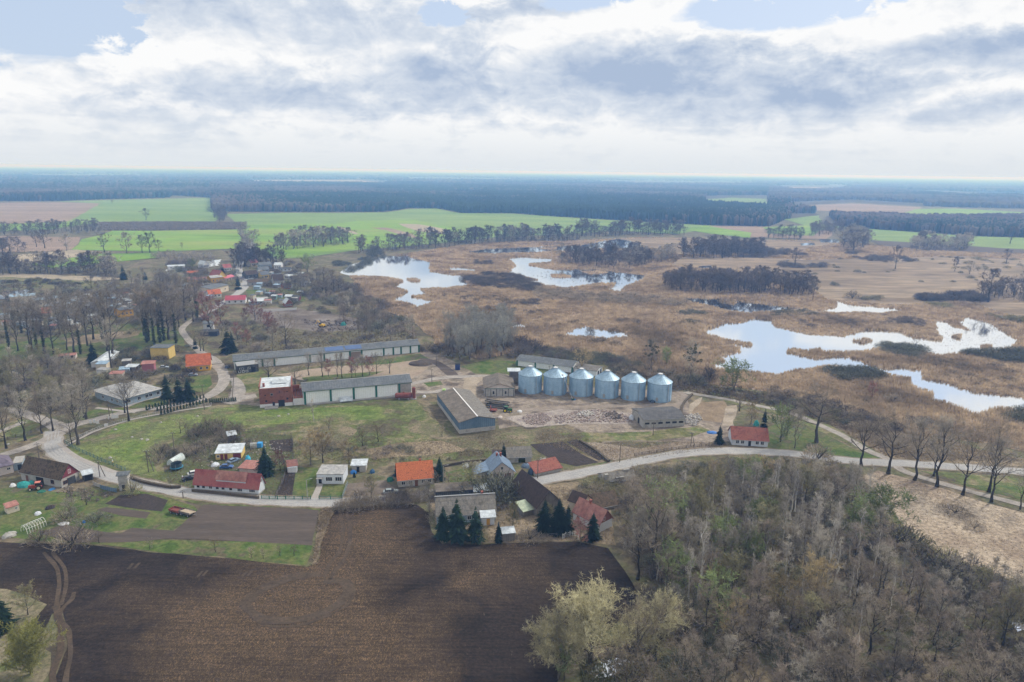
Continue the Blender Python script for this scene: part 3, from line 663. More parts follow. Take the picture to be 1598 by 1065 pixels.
def bare_tree(seed, h=14, r0=.3, frac=.28, cw=.42, n1=13, n2=6, n3=5, ntw=6, up=.45, tw=.07, shape='round', stems=1, twl=1.0, tlen=None, droop=0.0):
    """bare crown: limbs > branches > twigs inside a crown envelope. cw = crown radius / height"""
    r = np.random.RandomState(seed)
    T, C = TB(), TB()
    R0 = cw * h
    zb, zt = frac * h, h
    def env(z):            # crown radius at height z
        t = (z - zb) / (zt - zb)
        t = min(max(t, 0), 1)
        if shape == 'round': return R0 * (max(0.0, 1 - (2 * t - .85) ** 2 / 1.35)) ** .5
        if shape == 'cone': return R0 * (1 - t) ** .7 * (.4 + .6 * min(1, t * 6))
        if shape == 'vase': return R0 * (.35 + .65 * t ** .7) * (1 - max(0, t - .8) * 3.5)
        return R0 * (1 - t ** 3) * (.5 + .5 * t)
    for st in range(stems):
        a0 = 2 * math.pi * (st + r.rand() * .5) / max(1, stems)
        lean = (0.0 if stems == 1 else .33) * (0.6 + .8 * r.rand())
        hh = h * (1 if stems == 1 else .72 + .3 * r.rand())
        tp = []
        K = 8
        for i in range(K + 1):
            t = i / K
            tp.append(np.array([math.cos(a0) * lean * hh * t * .5 + r.randn() * .012 * hh * (t > 0), math.sin(a0) * lean * hh * t * .5 + r.randn() * .012 * hh * (t > 0), hh * .95 * t]))
        tr = [r0 * (1 - .93 * (i / K) ** .8) * (1.35 if i == 0 else 1) / (stems ** .4) for i in range(K + 1)]
        T.tube(tp, tr, 6)
        def at(z):
            t = min(max(z / (hh * .95), 0), .999) * K; i = int(t); f = t - i
            return tp[i] * (1 - f) + tp[i + 1] * f, tr[i] * (1 - f) + tr[i + 1] * f
        m1 = max(3, int(n1 / stems ** .7))
        for i in range(m1):
            z = zb * .95 + (hh * .93 - zb) * ((i + r.rand() * .8) / m1) ** 1.0
            p, rr = at(z)
            az = i * 2.4 + r.rand() * .9
            rise = up * (1 + .6 * r.rand()) + .8 * (z / h) ** 2
            L = max(1.0, env(min(z + .25 * (zt - zb) * .5, zt * .97))) * (.75 + .4 * r.rand()) / max(.75, math.cos(math.atan(rise)))
            d = unit(np.array([math.cos(az), math.sin(az), rise]))
            pts = [p]; q = p.copy(); dd = d.copy()
            for k in range(4):
                dd = unit(dd + r.randn(3) * .16 + np.array([0, 0, .10 - droop * .25 * k])); q = q + dd * L / 4; pts.append(q)
            rb = min(rr * .62, .03 + .011 * L * 1.6)
            T.tube(pts, [rb, rb * .8, rb * .6, rb * .4, rb * .2], 4)
            for j in range(n2):
                t = .25 + .75 * (j + r.rand()) / n2
                k = min(3, int(t * 4)); f = t * 4 - k
                p2 = pts[k] * (1 - f) + pts[k + 1] * f
                d2 = unit(unit(pts[k + 1] - pts[k]) * .75 + r.randn(3) * .62 + np.array([0, 0, .28 - droop * .5]))
                L2 = L * (.5 - .22 * t) * (.8 + .5 * r.rand())
                m2 = p2 + d2 * L2 * .5 + r.randn(3) * .06 * L2; e2 = m2 + unit(d2 + np.array([0, 0, .2 - droop])) * L2 * .5
                r2 = max(.026, rb * .5 * (1 - .5 * t))
                C.tube([p2, m2, e2], [r2, r2 * .7, r2 * .3], 3)
                for u in range(n3):
                    t3 = .2 + .8 * (u + r.rand()) / n3
                    p3 = p2 + (m2 - p2) * t3 * 2 if t3 < .5 else m2 + (e2 - m2) * (t3 - .5) * 2
                    d3 = unit(d2 * .6 + r.randn(3) * .7 + np.array([0, 0, .25 - droop]))
                    L3 = (L2 * .42 + .25) * (.7 + .6 * r.rand())
                    e3 = p3 + d3 * L3
                    s = unit(np.cross(d3, r.randn(3))) * tw * .5
                    C.tri(p3 - s, p3 + s, e3)
                    for w in range(ntw):
                        tt = .15 + .85 * r.rand()
                        p4 = p3 + (e3 - p3) * tt
                        d4 = unit(d3 * .7 + r.randn(3) * .75 + np.array([0, 0, .15 - droop * 1.5]))
                        L4 = (tlen or .045 * h) * (.6 + .8 * r.rand()) * twl
                        s = unit(np.cross(d4, r.randn(3))) * tw * .5
                        C.tri(p4 - s, p4 + s, p4 + d4 * L4)
    return T, C
def spruce(seed, h=13, rad=3.3, layers=26, nb=15, frac=.05):
    r = np.random.RandomState(seed); T, C = TB(), TB()
    T.tube([np.array([0, 0, 0.]), np.array([0, 0, h * .5]), np.array([0, 0, h])], [h * .017, h * .01, .02], 6)
    ph = r.rand() * 6.28
    for i in range(layers):
        t = i / (layers - 1)
        if i and r.rand() < .08: continue
        z = h * (frac + (1 - frac) * t ** .93)
        L = rad * (1 - t ** 1.25) ** .95 * (.72 + .5 * r.rand()) + .15
        m = max(5, int(nb * (1 - .5 * t)))
        for j in range(m):
            a = 2 * math.pi * (j + r.rand() * .9) / m + i
            l = L * (.6 + .55 * r.rand()) * (1 + .16 * math.sin(2 * a + ph + i * .4))
            d = np.array([math.cos(a), math.sin(a), 0]); o = np.array([0, 0, z])
            sd_ = np.array([-d[1], d[0], 0])
            tip = o + d * l + np.array([0, 0, -.22 * l + .1 * t])
            mid = o + d * l * .5 + np.array([0, 0, -.03 * l])
            w = .20 * l + .12
            C.tri(o + np.array([0, 0, .05]), mid + sd_ * w, tip); C.tri(o, tip, mid - sd_ * w)
            for k in range(5):
                q = o + (tip - o) * (.3 + .7 * r.rand()); e = q + r.randn(3) * .16 * (l + .4) + np.array([0, 0, -.10 * l]); s = unit(r.randn(3)) * .10
                C.tri(q - s, q + s, e)
    return T, C
def thuja(seed, h=2.0, rad=.42):
    r = np.random.RandomState(seed); T, C = TB(), TB()
    T.tube([np.array([0, 0, 0.]), np.array([0, 0, h * .8])], [.05, .02], 5)
    for i in range(150):
        z = h * (.06 + .9 * r.rand()); t = z / h; a = r.rand() * 6.28
        rr = rad * (1 - t) ** .55 * (.6 + .5 * r.rand())
        p = np.array([math.cos(a) * rr, math.sin(a) * rr, z]); s = unit(r.randn(3)) * .13
        C.tri(p - s, p + s, p + np.array([math.cos(a) * .06, math.sin(a) * .06, .32]))
    return T, C
def bush(seed, h=2.5, rad=2.0, n=420, tw=.10, L=1.0):
    r = np.random.RandomState(seed); T, C = TB(), TB()
    for i in range(9):
        a = r.rand() * 6.28; q = np.array([math.cos(a) * rad * .5, math.sin(a) * rad * .5, h * .7])
        T.tube([np.zeros(3), q * .5 + r.randn(3) * .08, q], [.06, .04, .02], 4)
    for i in range(n):
        u = unit(r.randn(3)); u[2] = abs(u[2])
        k = (.35 + .65 * r.rand() ** .5)
        p = u * np.array([rad, rad, h * .82]) * k * (1 + .18 * math.sin(u[0] * 5 + seed) * math.cos(u[1] * 4))
        d = unit(u * .8 + r.randn(3) * .6 + np.array([0, 0, .5])); s = unit(np.cross(d, r.randn(3))) * tw / 2
        C.tri(p - s, p + s, p + d * L * (.4 + .5 * r.rand()))
    return T, C
def ivy(T, seed, h, n=500, r=.55, z0=.02, z1=.62):
    rr = np.random.RandomState(seed); C = TB()
    for i in range(n):
        z = h * (z0 + (z1 - z0) * rr.rand()); a = rr.rand() * 6.28; q = r * (1.15 - .7 * (z / h)) * (.5 + .6 * rr.rand())
        p = np.array([math.cos(a) * q, math.sin(a) * q, z]); s = unit(rr.randn(3)) * .22
        C.tri(p - s, p + s, p + rr.randn(3) * .3)
    return C
def balls(seed, h, cw, n=9, r=.55, zlo=.55, dens=60):
    rr = np.random.RandomState(seed); out = []
    for i in range(n):
        C = TB()
        a = rr.rand() * 6.28; q = cw * h * (.2 + .7 * rr.rand()); z = h * (zlo + (.98 - zlo) * rr.rand())
        c = np.array([math.cos(a) * q, math.sin(a) * q, z]); R_ = r * (.6 + .7 * rr.rand())
        for k in range(dens):
            u = unit(rr.randn(3)); p = c + u * R_ * (.4 + .5 * rr.rand()); s = unit(rr.randn(3)) * .16
            C.tri(p - s, p + s, p + u * .25)
        out.append(C)
    return out

PROTO = {}
def proto(key, builder, n, mt, mc, h, tn='trunk', cn='crown', extra=None):
    L = []
    for i in range(n):
        T, C = builder(hash(key) % 1 + i * 17 + sum(map(ord, key)))
        ex = []
        if extra: ex = extra(i, T)
        L.append((T.mesh(key + '_trunk', mt), C.mesh(key + '_crown', mc), ex))
    PROTO[key] = (h, L)
# kinds: key -> (height of the prototype, variants)
proto('oak', lambda s: bare_tree(s, 15, .36, .27, .40, 12, 6, 6, 6, .5, .05), 4, B_DARK, T_BROWN, 15)
proto('linden', lambda s: bare_tree(s, 17, .33, .30, .27, 15, 6, 5, 6, .9, .05), 4, B_DARK, T_GREY, 17)
proto('alder', lambda s: bare_tree(s, 15, .2, .25, .23, 15, 5, 5, 4, .7, .05, 'round'), 4, B_DARK, T_PURP, 15)
proto('grey_tree', lambda s: bare_tree(s, 15, .2, .2, .25, 15, 5, 5, 6, .9, .06, 'round'), 3, B_GREY, T_GREY, 15)
proto('birch', lambda s: bare_tree(s, 16, .27, .3, .16, 13, 5, 4, 3, 1.1, .05, 'egg'), 4, B_WHITE, T_PALE, 16)
proto('olive_tree', lambda s: bare_tree(s, 12, .2, .15, .33, 13, 6, 5, 8, .8, .09, 'round'), 3, B_GREY, T_OLIVE, 12)
proto('willow', lambda s: bare_tree(s, 13, .35, .12, .46, 22, 8, 6, 11, .6, .06, 'round', stems=3, twl=1.1), 3, B_GREY, T_WILLOW, 13)
proto('lime_willow', lambda s: bare_tree(s, 7, .22, .04, .48, 26, 8, 6, 11, .6, .05, 'round', stems=4, twl=1.3), 2, B_GREY, T_LIME, 7)
proto('green_tree', lambda s: bare_tree(s, 9, .2, .12, .38, 12, 6, 5, 8, .6, .10, 'round', stems=2), 2, B_GREY, T_GREEN, 9)
proto('ivy_tree', lambda s: bare_tree(s, 18, .33, .33, .24, 13, 6, 5, 6, .8, .065), 3, B_DARK, T_BROWN, 18, extra=lambda i, T: [('ivy', ivy(T, i + 5, 18), IVY)])
proto('mistletoe_tree', lambda s: bare_tree(s, 14, .22, .2, .28, 13, 5, 5, 6, .7, .06), 2, B_GREY, T_GREY, 14, extra=lambda i, T: [('mistletoe', b, IVY) for b in balls(i + 3, 14, .26, 22, .5)])
proto('shrub', lambda s: bush(s, 2.6, 2.2), 3, B_DARK, T_BROWN, 2.6)
proto('olive_shrub', lambda s: bush(s, 2.6, 2.3), 2, B_DARK, T_OLIVE, 2.6)
proto('dark_shrub', lambda s: bush(s, 2.6, 2.4, 520), 2, B_DARK, T_DARK, 2.6)
proto('grey_shrub', lambda s: bush(s, 2.6, 2.4, 520), 2, B_DARK, mat('sallow_twigs', [(0.10, 0.11, 0.085), (0.17, 0.17, 0.12)], 1, rand=.2, coord='object'), 2.6)
proto('tan_tree', lambda s: bare_tree(s, 9, .2, .18, .40, 12, 6, 5, 8, .6, .08), 2, B_GREY, T_TAN, 9)
proto('red_tree', lambda s: bare_tree(s, 9, .16, .15, .33, 11, 6, 5, 8, .6, .085), 2, B_DARK, T_RED, 9)
proto('poplar', lambda s: bare_tree(s, 14, .2, .06, .30, 14, 6, 5, 8, 1.3, .07, 'vase', stems=3), 3, B_GREY, mat('silver_twigs', [(0.27, 0.265, 0.235), (0.36, 0.355, 0.32)], 1, rand=.15, coord='object'), 14)
proto('spruce', lambda s: spruce(s, 13, 3.0 + (s % 17) * .06), 5, B_DARK, N_GREEN, 13)
proto('thuja', lambda s: thuja(s), 2, B_DARK, N_THUJA, 2.0)
proto('fruit_tree', lambda s: bare_tree(s, 5, .13, .2, .42, 9, 5, 4, 5, .5, .05), 3, B_DARK, T_BROWN, 5)
# light versions for trees past ~600 m
proto('far_tree', lambda s: bare_tree(s, 15, .25, .2, .30, 11, 4, 4, 4, .7, .24, 'round', tlen=1.2), 4, B_DARK, T_FAR, 15)
proto('far_oak', lambda s: bare_tree(s, 15, .4, .22, .38, 10, 4, 4, 5, .6, .2, tlen=1.1), 3, B_DARK, T_FAR, 15)
proto('far_grey', lambda s: bare_tree(s, 15, .3, .1, .34, 10, 4, 3, 5, .7, .3, tlen=1.4), 2, B_GREY, T_GREY, 15)
proto('far_spruce', lambda s: spruce(s, 13, 2.8, 12, 8), 2, B_DARK, N_GREEN, 13)

def plant(kind, loc, h, name, label, cat='tree', group=None, wide=1.0, parts=True, rz=None, var=None):
    ph, L = PROTO[kind]
    v = L[(rnd.randrange(len(L)) if var is None else var % len(L))]
    s = h / ph
    a = rnd.random() * 6.28 if rz is None else rz
    if 'shrub' in kind and not parts:
        o = link(name, v[1]); o.location = loc; o.rotation_euler = (0, 0, a); o.scale = (s * wide, s * wide, s)
        return tag(o, label, cat, group)
    e = empty(name, loc, a, label, cat, group)
    e.scale = (s * wide, s * wide, s)
    tn, cn = ('stem', 'foliage') if 'shrub' in kind else ('trunk', 'crown')
    link(tn, v[0], e); link(cn, v[1], e)
    cache = EXM.setdefault(id(v), [b.mesh(n_, m_) for n_, b, m_ in v[2]])
    for (n_, b, m_), me in zip(v[2], cache): link(n_, me, e)
    return e
EXM = {}
def plant_px(kind, u, v, npx, name, label, cat='tree', group=None, wide=1.0, **k):
    return plant(kind, P(u, v), hgt(u, v, npx), name, label, cat, group, wide, **k)
def scatter(poly_px, n, dmin, seed=0, avoid=(), world=None):
    W_ = world_poly(poly_px) if world is None else world
    r = np.random.RandomState(seed)
    lo, hi = W_.min(0), W_.max(0)
    pts = []
    for _ in range(60):
        c = lo + (hi - lo) * r.rand(4000, 2)
        c = c[inside(c, W_)]
        for w_ in avoid: c = c[~inside(c, w_)]
        for q in c:
            if all((q[0] - p[0]) ** 2 + (q[1] - p[1]) ** 2 > dmin * dmin for p in pts):
                pts.append(q)
                if len(pts) >= n: return pts
    return pts
def proto_np(kind):
    if kind not in PNP:
        res = []
        for v in PROTO[kind][1]:
            parts = []
            for me in v[:2]:
                V = np.empty(len(me.vertices) * 3, np.float32); me.vertices.foreach_get('co', V)
                ln = np.empty(len(me.polygons), np.int32); me.polygons.foreach_get('loop_total', ln)
                li = np.empty(len(me.loops), np.int32); me.loops.foreach_get('vertex_index', li)
                nq = int((ln == 4).sum())         # quads come first in these meshes
                parts.append((V.reshape(-1, 3), li[:nq * 4].reshape(-1, 4), li[nq * 4:].reshape(-1, 3), me.materials[0]))
            res.append(parts)
        PNP[kind] = res
    return PNP[kind]
PNP = {}
def merged(name, label, items):
    """items: (kind, x, y, height, wide) -> one object"""
    V, Q, T, mi_q, mi_t, mats, n = [], [], [], [], [], [], 0
    r = random.Random(len(items))
    for kind, x, y, h, wd in items:
        parts = r.choice(proto_np(kind)); s = h / PROTO[kind][0]; a = r.random() * 6.28; ca, sa = math.cos(a), math.sin(a)
        for v, q, t, mt in parts:
            if mt not in mats: mats.append(mt)
            k = mats.index(mt)
            w = np.stack([(v[:, 0] * ca - v[:, 1] * sa) * s * wd + x, (v[:, 0] * sa + v[:, 1] * ca) * s * wd + y, v[:, 2] * s], 1)
            V.append(w); Q.append(q + n); T.append(t + n); mi_q += [k] * len(q); mi_t += [k] * len(t); n += len(v)
    me = mesh_np(name, np.concatenate(V), [np.concatenate(Q), np.concatenate(T)])
    for m_ in mats: me.materials.append(m_)
    idx = (mi_q if sum(map(len, Q)) else []) + mi_t
    me.polygons.foreach_set('material_index', np.array(idx, np.int32))
    me.update()
    return tag(link(name, me), label, kind='stuff')
KNAME = {'birch': 'birch_tree', 'alder': 'alder_tree', 'grey_tree': 'ash_tree', 'olive_tree': 'sallow_tree', 'tan_tree': 'tan_tree', 'oak': 'oak_tree', 'linden': 'linden_tree', 'ivy_tree': 'ivy_clad_tree', 'green_tree': 'green_tree'}
def wood(poly_px, n, dmin, kinds, hr, name, label, group, seed=0, cat='tree', avoid=(), parts=True, wide=(.85, 1.2), cond=None, stuff=False):
    """kinds: list of (prototype, weight[, label]). Every tree is a thing of its own."""
    pts = scatter(poly_px, n, dmin, seed, avoid)
    r = random.Random(seed)
    if stuff:
        items = []
        for p in pts:
            k = r.choices(kinds, [q[1] for q in kinds])[0]
            items.append((k[0], p[0], p[1], r.uniform(*hr), r.uniform(*wide)))
        return merged(name, label, items)
    for p in pts:
        k = r.choices(kinds, [q[1] for q in kinds])[0]
        if cond and not cond(p): continue
        plant(k[0], (p[0], p[1], 0), r.uniform(*hr) * (k[3] if len(k) > 3 else 1), (KNAME.get(k[0], name) if name == 'bare_tree' else name), k[2] if len(k) > 2 and k[2] else label, cat, group, r.uniform(*wide), parts=parts)

# ---- far forests: crowns over a dark canopy floor, each forest one mass ("stuff")
m_pinecrown = mat('pine_canopy', [(0.007, 0.021, 0.021), (0.013, 0.032, 0.026), (0.022, 0.042, 0.03)], 0.004, (0.05, .35), rough=1)
m_barecrown = mat('bare_canopy', [(0.045, 0.038, 0.04), (0.08, 0.066, 0.066), (0.115, 0.098, 0.09)], 0.004, (0.05, .35), rough=1)
CLEAR = [[(380, 281), (560, 280), (620, 284), (600, 289), (400, 288)], [(880, 281), (1150, 284), (1160, 288), (1000, 288)], [(1370, 296), (1598, 301), (1700, 306), (1500, 308)], [(1190, 289), (1330, 290), (1310, 297), (1240, 298)], [(620, 277), (800, 279), (800, 282), (650, 281)],
         [(30, 272), (200, 272), (240, 276), (60, 277)], [(1100, 306), (1200, 305), (1200, 322), (1100, 323)], [(700, 300), (760, 299), (770, 302), (710, 303)], [(1225, 316), (1330, 312), (1445, 318), (1430, 334), (1330, 334), (1240, 330)], [(1395, 322), (1600, 326), (1700, 334), (1700, 342), (1400, 343)],
         [(1220, 334), (1290, 334), (1316, 356), (1262, 356)]]
def forest(name, label, px, h, pine, seed=1, k=.0055, smin=5.0, ymin=900, ymax=30000, solid=True, n=60000):
    W_ = world_poly(px)
    r = np.random.RandomState(seed)
    y0, y1 = max(W_[:, 1].min(), ymin), min(W_[:, 1].max(), ymax)
    gaps = [world_poly(q) for q in CLEAR]
    y = y0 * (y1 / y0) ** r.rand(n * 4)
    xl, xh = (W_[:, 0] / W_[:, 1]).min(), (W_[:, 0] / W_[:, 1]).max()
    x = (xl + (xh - xl) * r.rand(n * 4)) * y
    p = np.stack([x, y], 1); p = p[inside(p, W_)]
    for q in gaps: p = p[~inside(p, q)]
    p = p[:n]
    s = np.maximum(p[:, 1] * k, smin)
    pn = nz(p, 0.0016, seed) + .4 * nz(p, .006, seed + 1) + r.randn(len(p)) * .25
    isp = pn < (pine * 2.2 - 1.1)
    for flag, mm, nm in ((True, m_pinecrown, 'pine'), (False, m_barecrown, 'bare')):
        q = p[isp == flag]; sq = s[isp == flag]
        if len(q) < 3: continue
        hh = h * (.82 + .3 * r.rand(len(q))) * (1 + .12 * nz(q, .002, 7)) * (1.05 if flag else .95)
        # crown: top point, mid ring of 5, low ring of 5; a gap beneath shows dark trunks' floor
        K = 5
        a = 2 * math.pi * np.arange(K) / K
        r1 = sq[:, None] * (.30 if flag else .48) * (.7 + .6 * r.rand(len(q), K)); r2 = sq[:, None] * (.52 if flag else .50) * (.7 + .6 * r.rand(len(q), K))
        ph = r.rand(len(q), 1) * 6
        rows = []
        rows.append(np.stack([q[:, 0], q[:, 1], hh], 1)[:, None])
        zm = hh[:, None] * (.80 if flag else .86) + r.randn(len(q), K) * .4
        rows.append(np.stack([q[:, :1] + np.cos(a + ph) * r1, q[:, 1:] + np.sin(a + ph) * r1, zm], 2))
        zl = hh[:, None] * .42 + r.randn(len(q), K)
        rows.append(np.stack([q[:, :1] + np.cos(a + ph) * r2, q[:, 1:] + np.sin(a + ph) * r2, zl], 2))
        rows.append(np.stack([q[:, :1] + np.cos(a + ph) * r2 * .5, q[:, 1:] + np.sin(a + ph) * r2 * .5, zl * 0], 2))
        V = np.concatenate(rows, 1); nv = V.shape[1]
        base = (np.arange(len(q)) * nv)[:, None]
        j = np.arange(K); jn = (j + 1) % K
        tri = np.stack([np.zeros(K, int), 1 + j, 1 + jn], 1)
        qd = np.concatenate([np.stack([1 + j, 6 + j, 6 + jn, 1 + jn], 1), np.stack([6 + j, 11 + j, 11 + jn, 6 + jn], 1)])
        Ft = (base[:, :, None] + tri[None]).reshape(-1, 3); Fq = (base[:, :, None] + qd[None]).reshape(-1, 4)
        o = link(name, mesh_np(name, V.reshape(-1, 3), [Ft, Fq], mm))
        tag(o, label + (' of dark pines' if flag else ' of bare grey trees'), kind='stuff')
    if solid:
        o = sheet_w(name, W_, .9, m_floor, 'stuff', label + ' seen as its forest floor')

m_floor = mat('forest_floor', [(0.05, 0.045, 0.035), (0.09, 0.075, 0.055)], .002)
FORESTS = [
 ('forest', 'far forest across the whole horizon', [(-900, 305), (0, 300), (200, 300), (330, 298), (700, 296), (1000, 296), (1300, 288), (1598, 305), (2500, 330), (2500, 292), (1598, 283), (800, 271), (0, 262), (-900, 246)], 22, .55, 40000, 20000),
 ('forest', 'far forest behind the left fields', [(-500, 320), (-100, 315), (90, 314), (170, 311), (262, 309), (268, 305), (335, 309), (430, 320), (430, 300), (-500, 284)], 20, .45, 26000, 9000),
 ('forest', 'dark forest behind the middle green field', [(333, 332), (338, 330), (400, 331), (520, 331), (600, 331), (640, 325), (690, 326), (722, 333), (800, 333), (850, 337), (1000, 346), (1110, 352), (1200, 354), (1225, 343), (1225, 330), (1100, 323), (1098, 310), (1198, 308), (1200, 290), (900, 288), (330, 288)], 20, .55, 50000, 9000),
 ('forest', 'right forest between small clearings', [(1200, 341), (1222, 343), (1280, 336), (1262, 330), (1230, 322), (1330, 316), (1440, 322), (1500, 324), (1700, 330), (2300, 350), (2300, 305), (1598, 295), (1200, 288), (1198, 320)], 20, .35, 26000, 9000),
 ('forest', 'right dark tree belt behind the green strip', [(1280, 350), (1315, 355), (1345, 352), (1360, 358), (1440, 363), (1530, 369), (1700, 374), (2200, 395), (2200, 360), (1700, 344), (1560, 343), (1420, 344), (1400, 341), (1345, 341), (1290, 338)], 17, .08, 16000, 9000),
]
for i, (nm, lb, px, h, pine, n, ym) in enumerate(FORESTS): forest(nm, lb, px, h, pine, seed=i + 2, n=n, ymax=ym)
# ================================================================ PLACING TREES
proto('far_shrub', lambda s: bush(s, 15, 6, 160, .5, 2.2), 2, B_DARK, T_FAR, 15 * 2.4)
ORD = ['first', 'second', 'third', 'fourth', 'fifth', 'sixth', 'seventh', 'eighth', 'ninth', 'tenth', 'eleventh', 'twelfth', 'thirteenth', 'fourteenth', 'fifteenth', 'sixteenth', 'seventeenth', 'eighteenth', 'nineteenth', 'twentieth']
WATER_AV = WW
# -- the big wood in the lower right
AL = 'bare purple-grey alder standing in the lower right wood'
GW = 'trees of the lower right wood'
def woodland(poly, n, dmin, kinds, hr, seed, **k):
    wood(poly, n, dmin, kinds, hr, 'bare_tree', AL, GW, seed, avoid=(), **k)
BI = 'slender white-barked birch standing in the lower right wood'; OL = 'olive budding tree standing in the lower right wood'; GY = 'bare grey tree standing in the lower right wood'
GN = 'fresh green budding tree standing in the lower right wood'; TN = 'tan-twigged tree standing in the lower right wood'
# back band with pale birches
woodland([(1050, 790), (1130, 775), (1240, 765), (1330, 765), (1370, 800), (1380, 850), (1330, 880), (1200, 900), (1060, 900), (1020, 850)], 92, 4.5,
         [('birch', 8, BI), ('grey_tree', 2.5, GY), ('alder', 1.2, AL), ('olive_tree', .9, OL), ('green_tree', .4, GN)], (10.5, 16), 11)
woodland([(1010, 870), (1200, 880), (1340, 870), (1400, 900), (1460, 960), (1420, 1010), (1250, 1010), (1080, 1000), (1030, 960)], 68, 4.6,
         [('alder', 3.5, AL), ('grey_tree', 2.5, GY), ('birch', 3.5, BI), ('olive_tree', 1.5, OL), ('tan_tree', .3, TN), ('green_tree', .5, GN)], (9, 15), 12)
woodland([(1000, 1010), (1200, 1000), (1430, 1000), (1600, 1000), (1750, 1040), (1750, 1330), (900, 1330), (890, 1180), (960, 1090)], 78, 5.8,
         [('alder', 4, AL), ('grey_tree', 1.5, GY), ('oak', 5, 'wide bare oak standing at the front of the lower right wood'), ('olive_tree', .4, OL)], (10.5, 15), 13)
woodland([(1420, 930), (1520, 915), (1620, 930), (1750, 960), (1750, 1040), (1600, 1010), (1440, 1005)], 42, 4.6,
         [('grey_tree', 3, GY), ('alder', 3, AL), ('olive_tree', 1.2, OL)], (7, 11), 14)
wood([(1000, 800), (1200, 730), (1350, 740), (1400, 900), (1500, 980), (1750, 1000), (1750, 1300), (880, 1300), (1010, 950)], 150, 3.6,
     [('shrub', 3), ('dark_shrub', 2), ('olive_shrub', 1.3, 'olive undergrowth bush between the lower right trees'), ('grey_shrub', 1)], (2.2, 4.8), 'undergrowth', 'brown undergrowth bushes between the lower right trees', None, 15, stuff=True, wide=(1, 1.6))
# scrub south of the road
wood([(885, 772), (940, 752), (1040, 732), (1120, 724), (1230, 728), (1320, 738), (1340, 750), (1240, 756), (1130, 765), (1040, 785), (990, 810), (965, 800), (968, 776), (905, 782)], 150, 3.2,
     [('shrub', 3), ('olive_shrub', 2, 'olive bush in the thicket south of the road'), ('dark_shrub', 1.5), ('grey_shrub', 1)], (1.8, 3.4), 'thicket_bush', 'brown bush in the thicket south of the road', 'thicket south of the road', 16, cat='bush', parts=False, wide=(1, 1.6),
     cond=lambda p: True)
wood([(975, 790), (1010, 770), (1045, 770), (1040, 900), (1020, 925), (1000, 870)], 14, 4.5, [('grey_tree', 3), ('oak', 2), ('alder', 2)], (9, 13), 'bare_tree', 'bare brown tree at the edge of the ploughed field', 'trees at the ploughed field edge', 17)
wood([(1110, 752), (1200, 745), (1300, 745), (1340, 755), (1250, 765), (1150, 768)], 22, 4, [('tan_tree', 1), ('grey_tree', 2), ('green_tree', 1), ('olive_tree', 1)], (5, 8), 'bare_tree', 'low bare tree on the northern edge of the wood', 'trees on the northern wood edge', 18)
for u, v, n, k, lb in ((1020, 902, 135, 'oak', 'tall dark forked tree at the wood edge by the ploughed corner'), (995, 905, 110, 'linden', 'narrow dark tree left of the tall forked tree at the ploughed corner'), (1068, 890, 100, 'birch', 'white birch standing right of the tall forked tree'), (1090, 935, 145, 'birch', 'tallest white birch at the front of the wood')):
    plant_px(k, u, v, n, 'bare_tree', lb)
plant_px('willow', 920, 1036, 112, 'willow_tree', 'wide pale olive willow standing at the pond', wide=1.0, var=0)
plant_px('willow', 872, 1060, 92, 'willow_tree', 'leftmost pale olive willow overhanging the ploughed field', wide=1.0, var=1)
plant_px('willow', 1022, 1024, 84, 'willow_tree', 'pale olive willow on the right bank of the pond', wide=1.0, var=2)
plant_px('green_tree', 880, 1062, 52, 'mistletoe_bush', 'dark green bushy tree under the leftmost willow', wide=.9)
plant_px('green_tree', 932, 1012, 44, 'mistletoe_bush', 'dark green bushy tree in front of the pond willow', wide=.8)
# right meadow bushes
for u, v, n, w, k, lb in ((1480, 905, 40, 1.55, 'dark_shrub', 'large rounded dark bush on the bleached meadow'), (1500, 925, 25, 1.4, 'dark_shrub', 'low dark bush below the large rounded bush'), (1395, 850, 34, 1.1, 'dark_shrub', 'dark bush by the upper wood edge'), (1418, 855, 34, 1.2, 'olive_shrub', 'yellow-green bush beside the dark bush by the wood edge'), (1432, 870, 28, 1.1, 'shrub', 'reddish brown bush on the slope of the bleached meadow'), (1520, 825, 14, 1.2, 'shrub', 'small bush alone in the middle of the bleached meadow'), (1490, 800, 12, 2.2, 'shrub', 'low spreading bush near the track trees')):
    plant_px(k, u, v, n, 'bush', lb, 'bush', None, w)
wood([(1440, 860), (1560, 905), (1700, 950), (1700, 990), (1540, 960), (1450, 920)], 30, 3.2, [('grey_shrub', 1), ('dark_shrub', 1), ('olive_shrub', 1)], (2.5, 4.5), 'bush', 'bush of the belt between bleached meadow and wood', 'bushes between bleached meadow and wood', 19, cat='bush', parts=False)
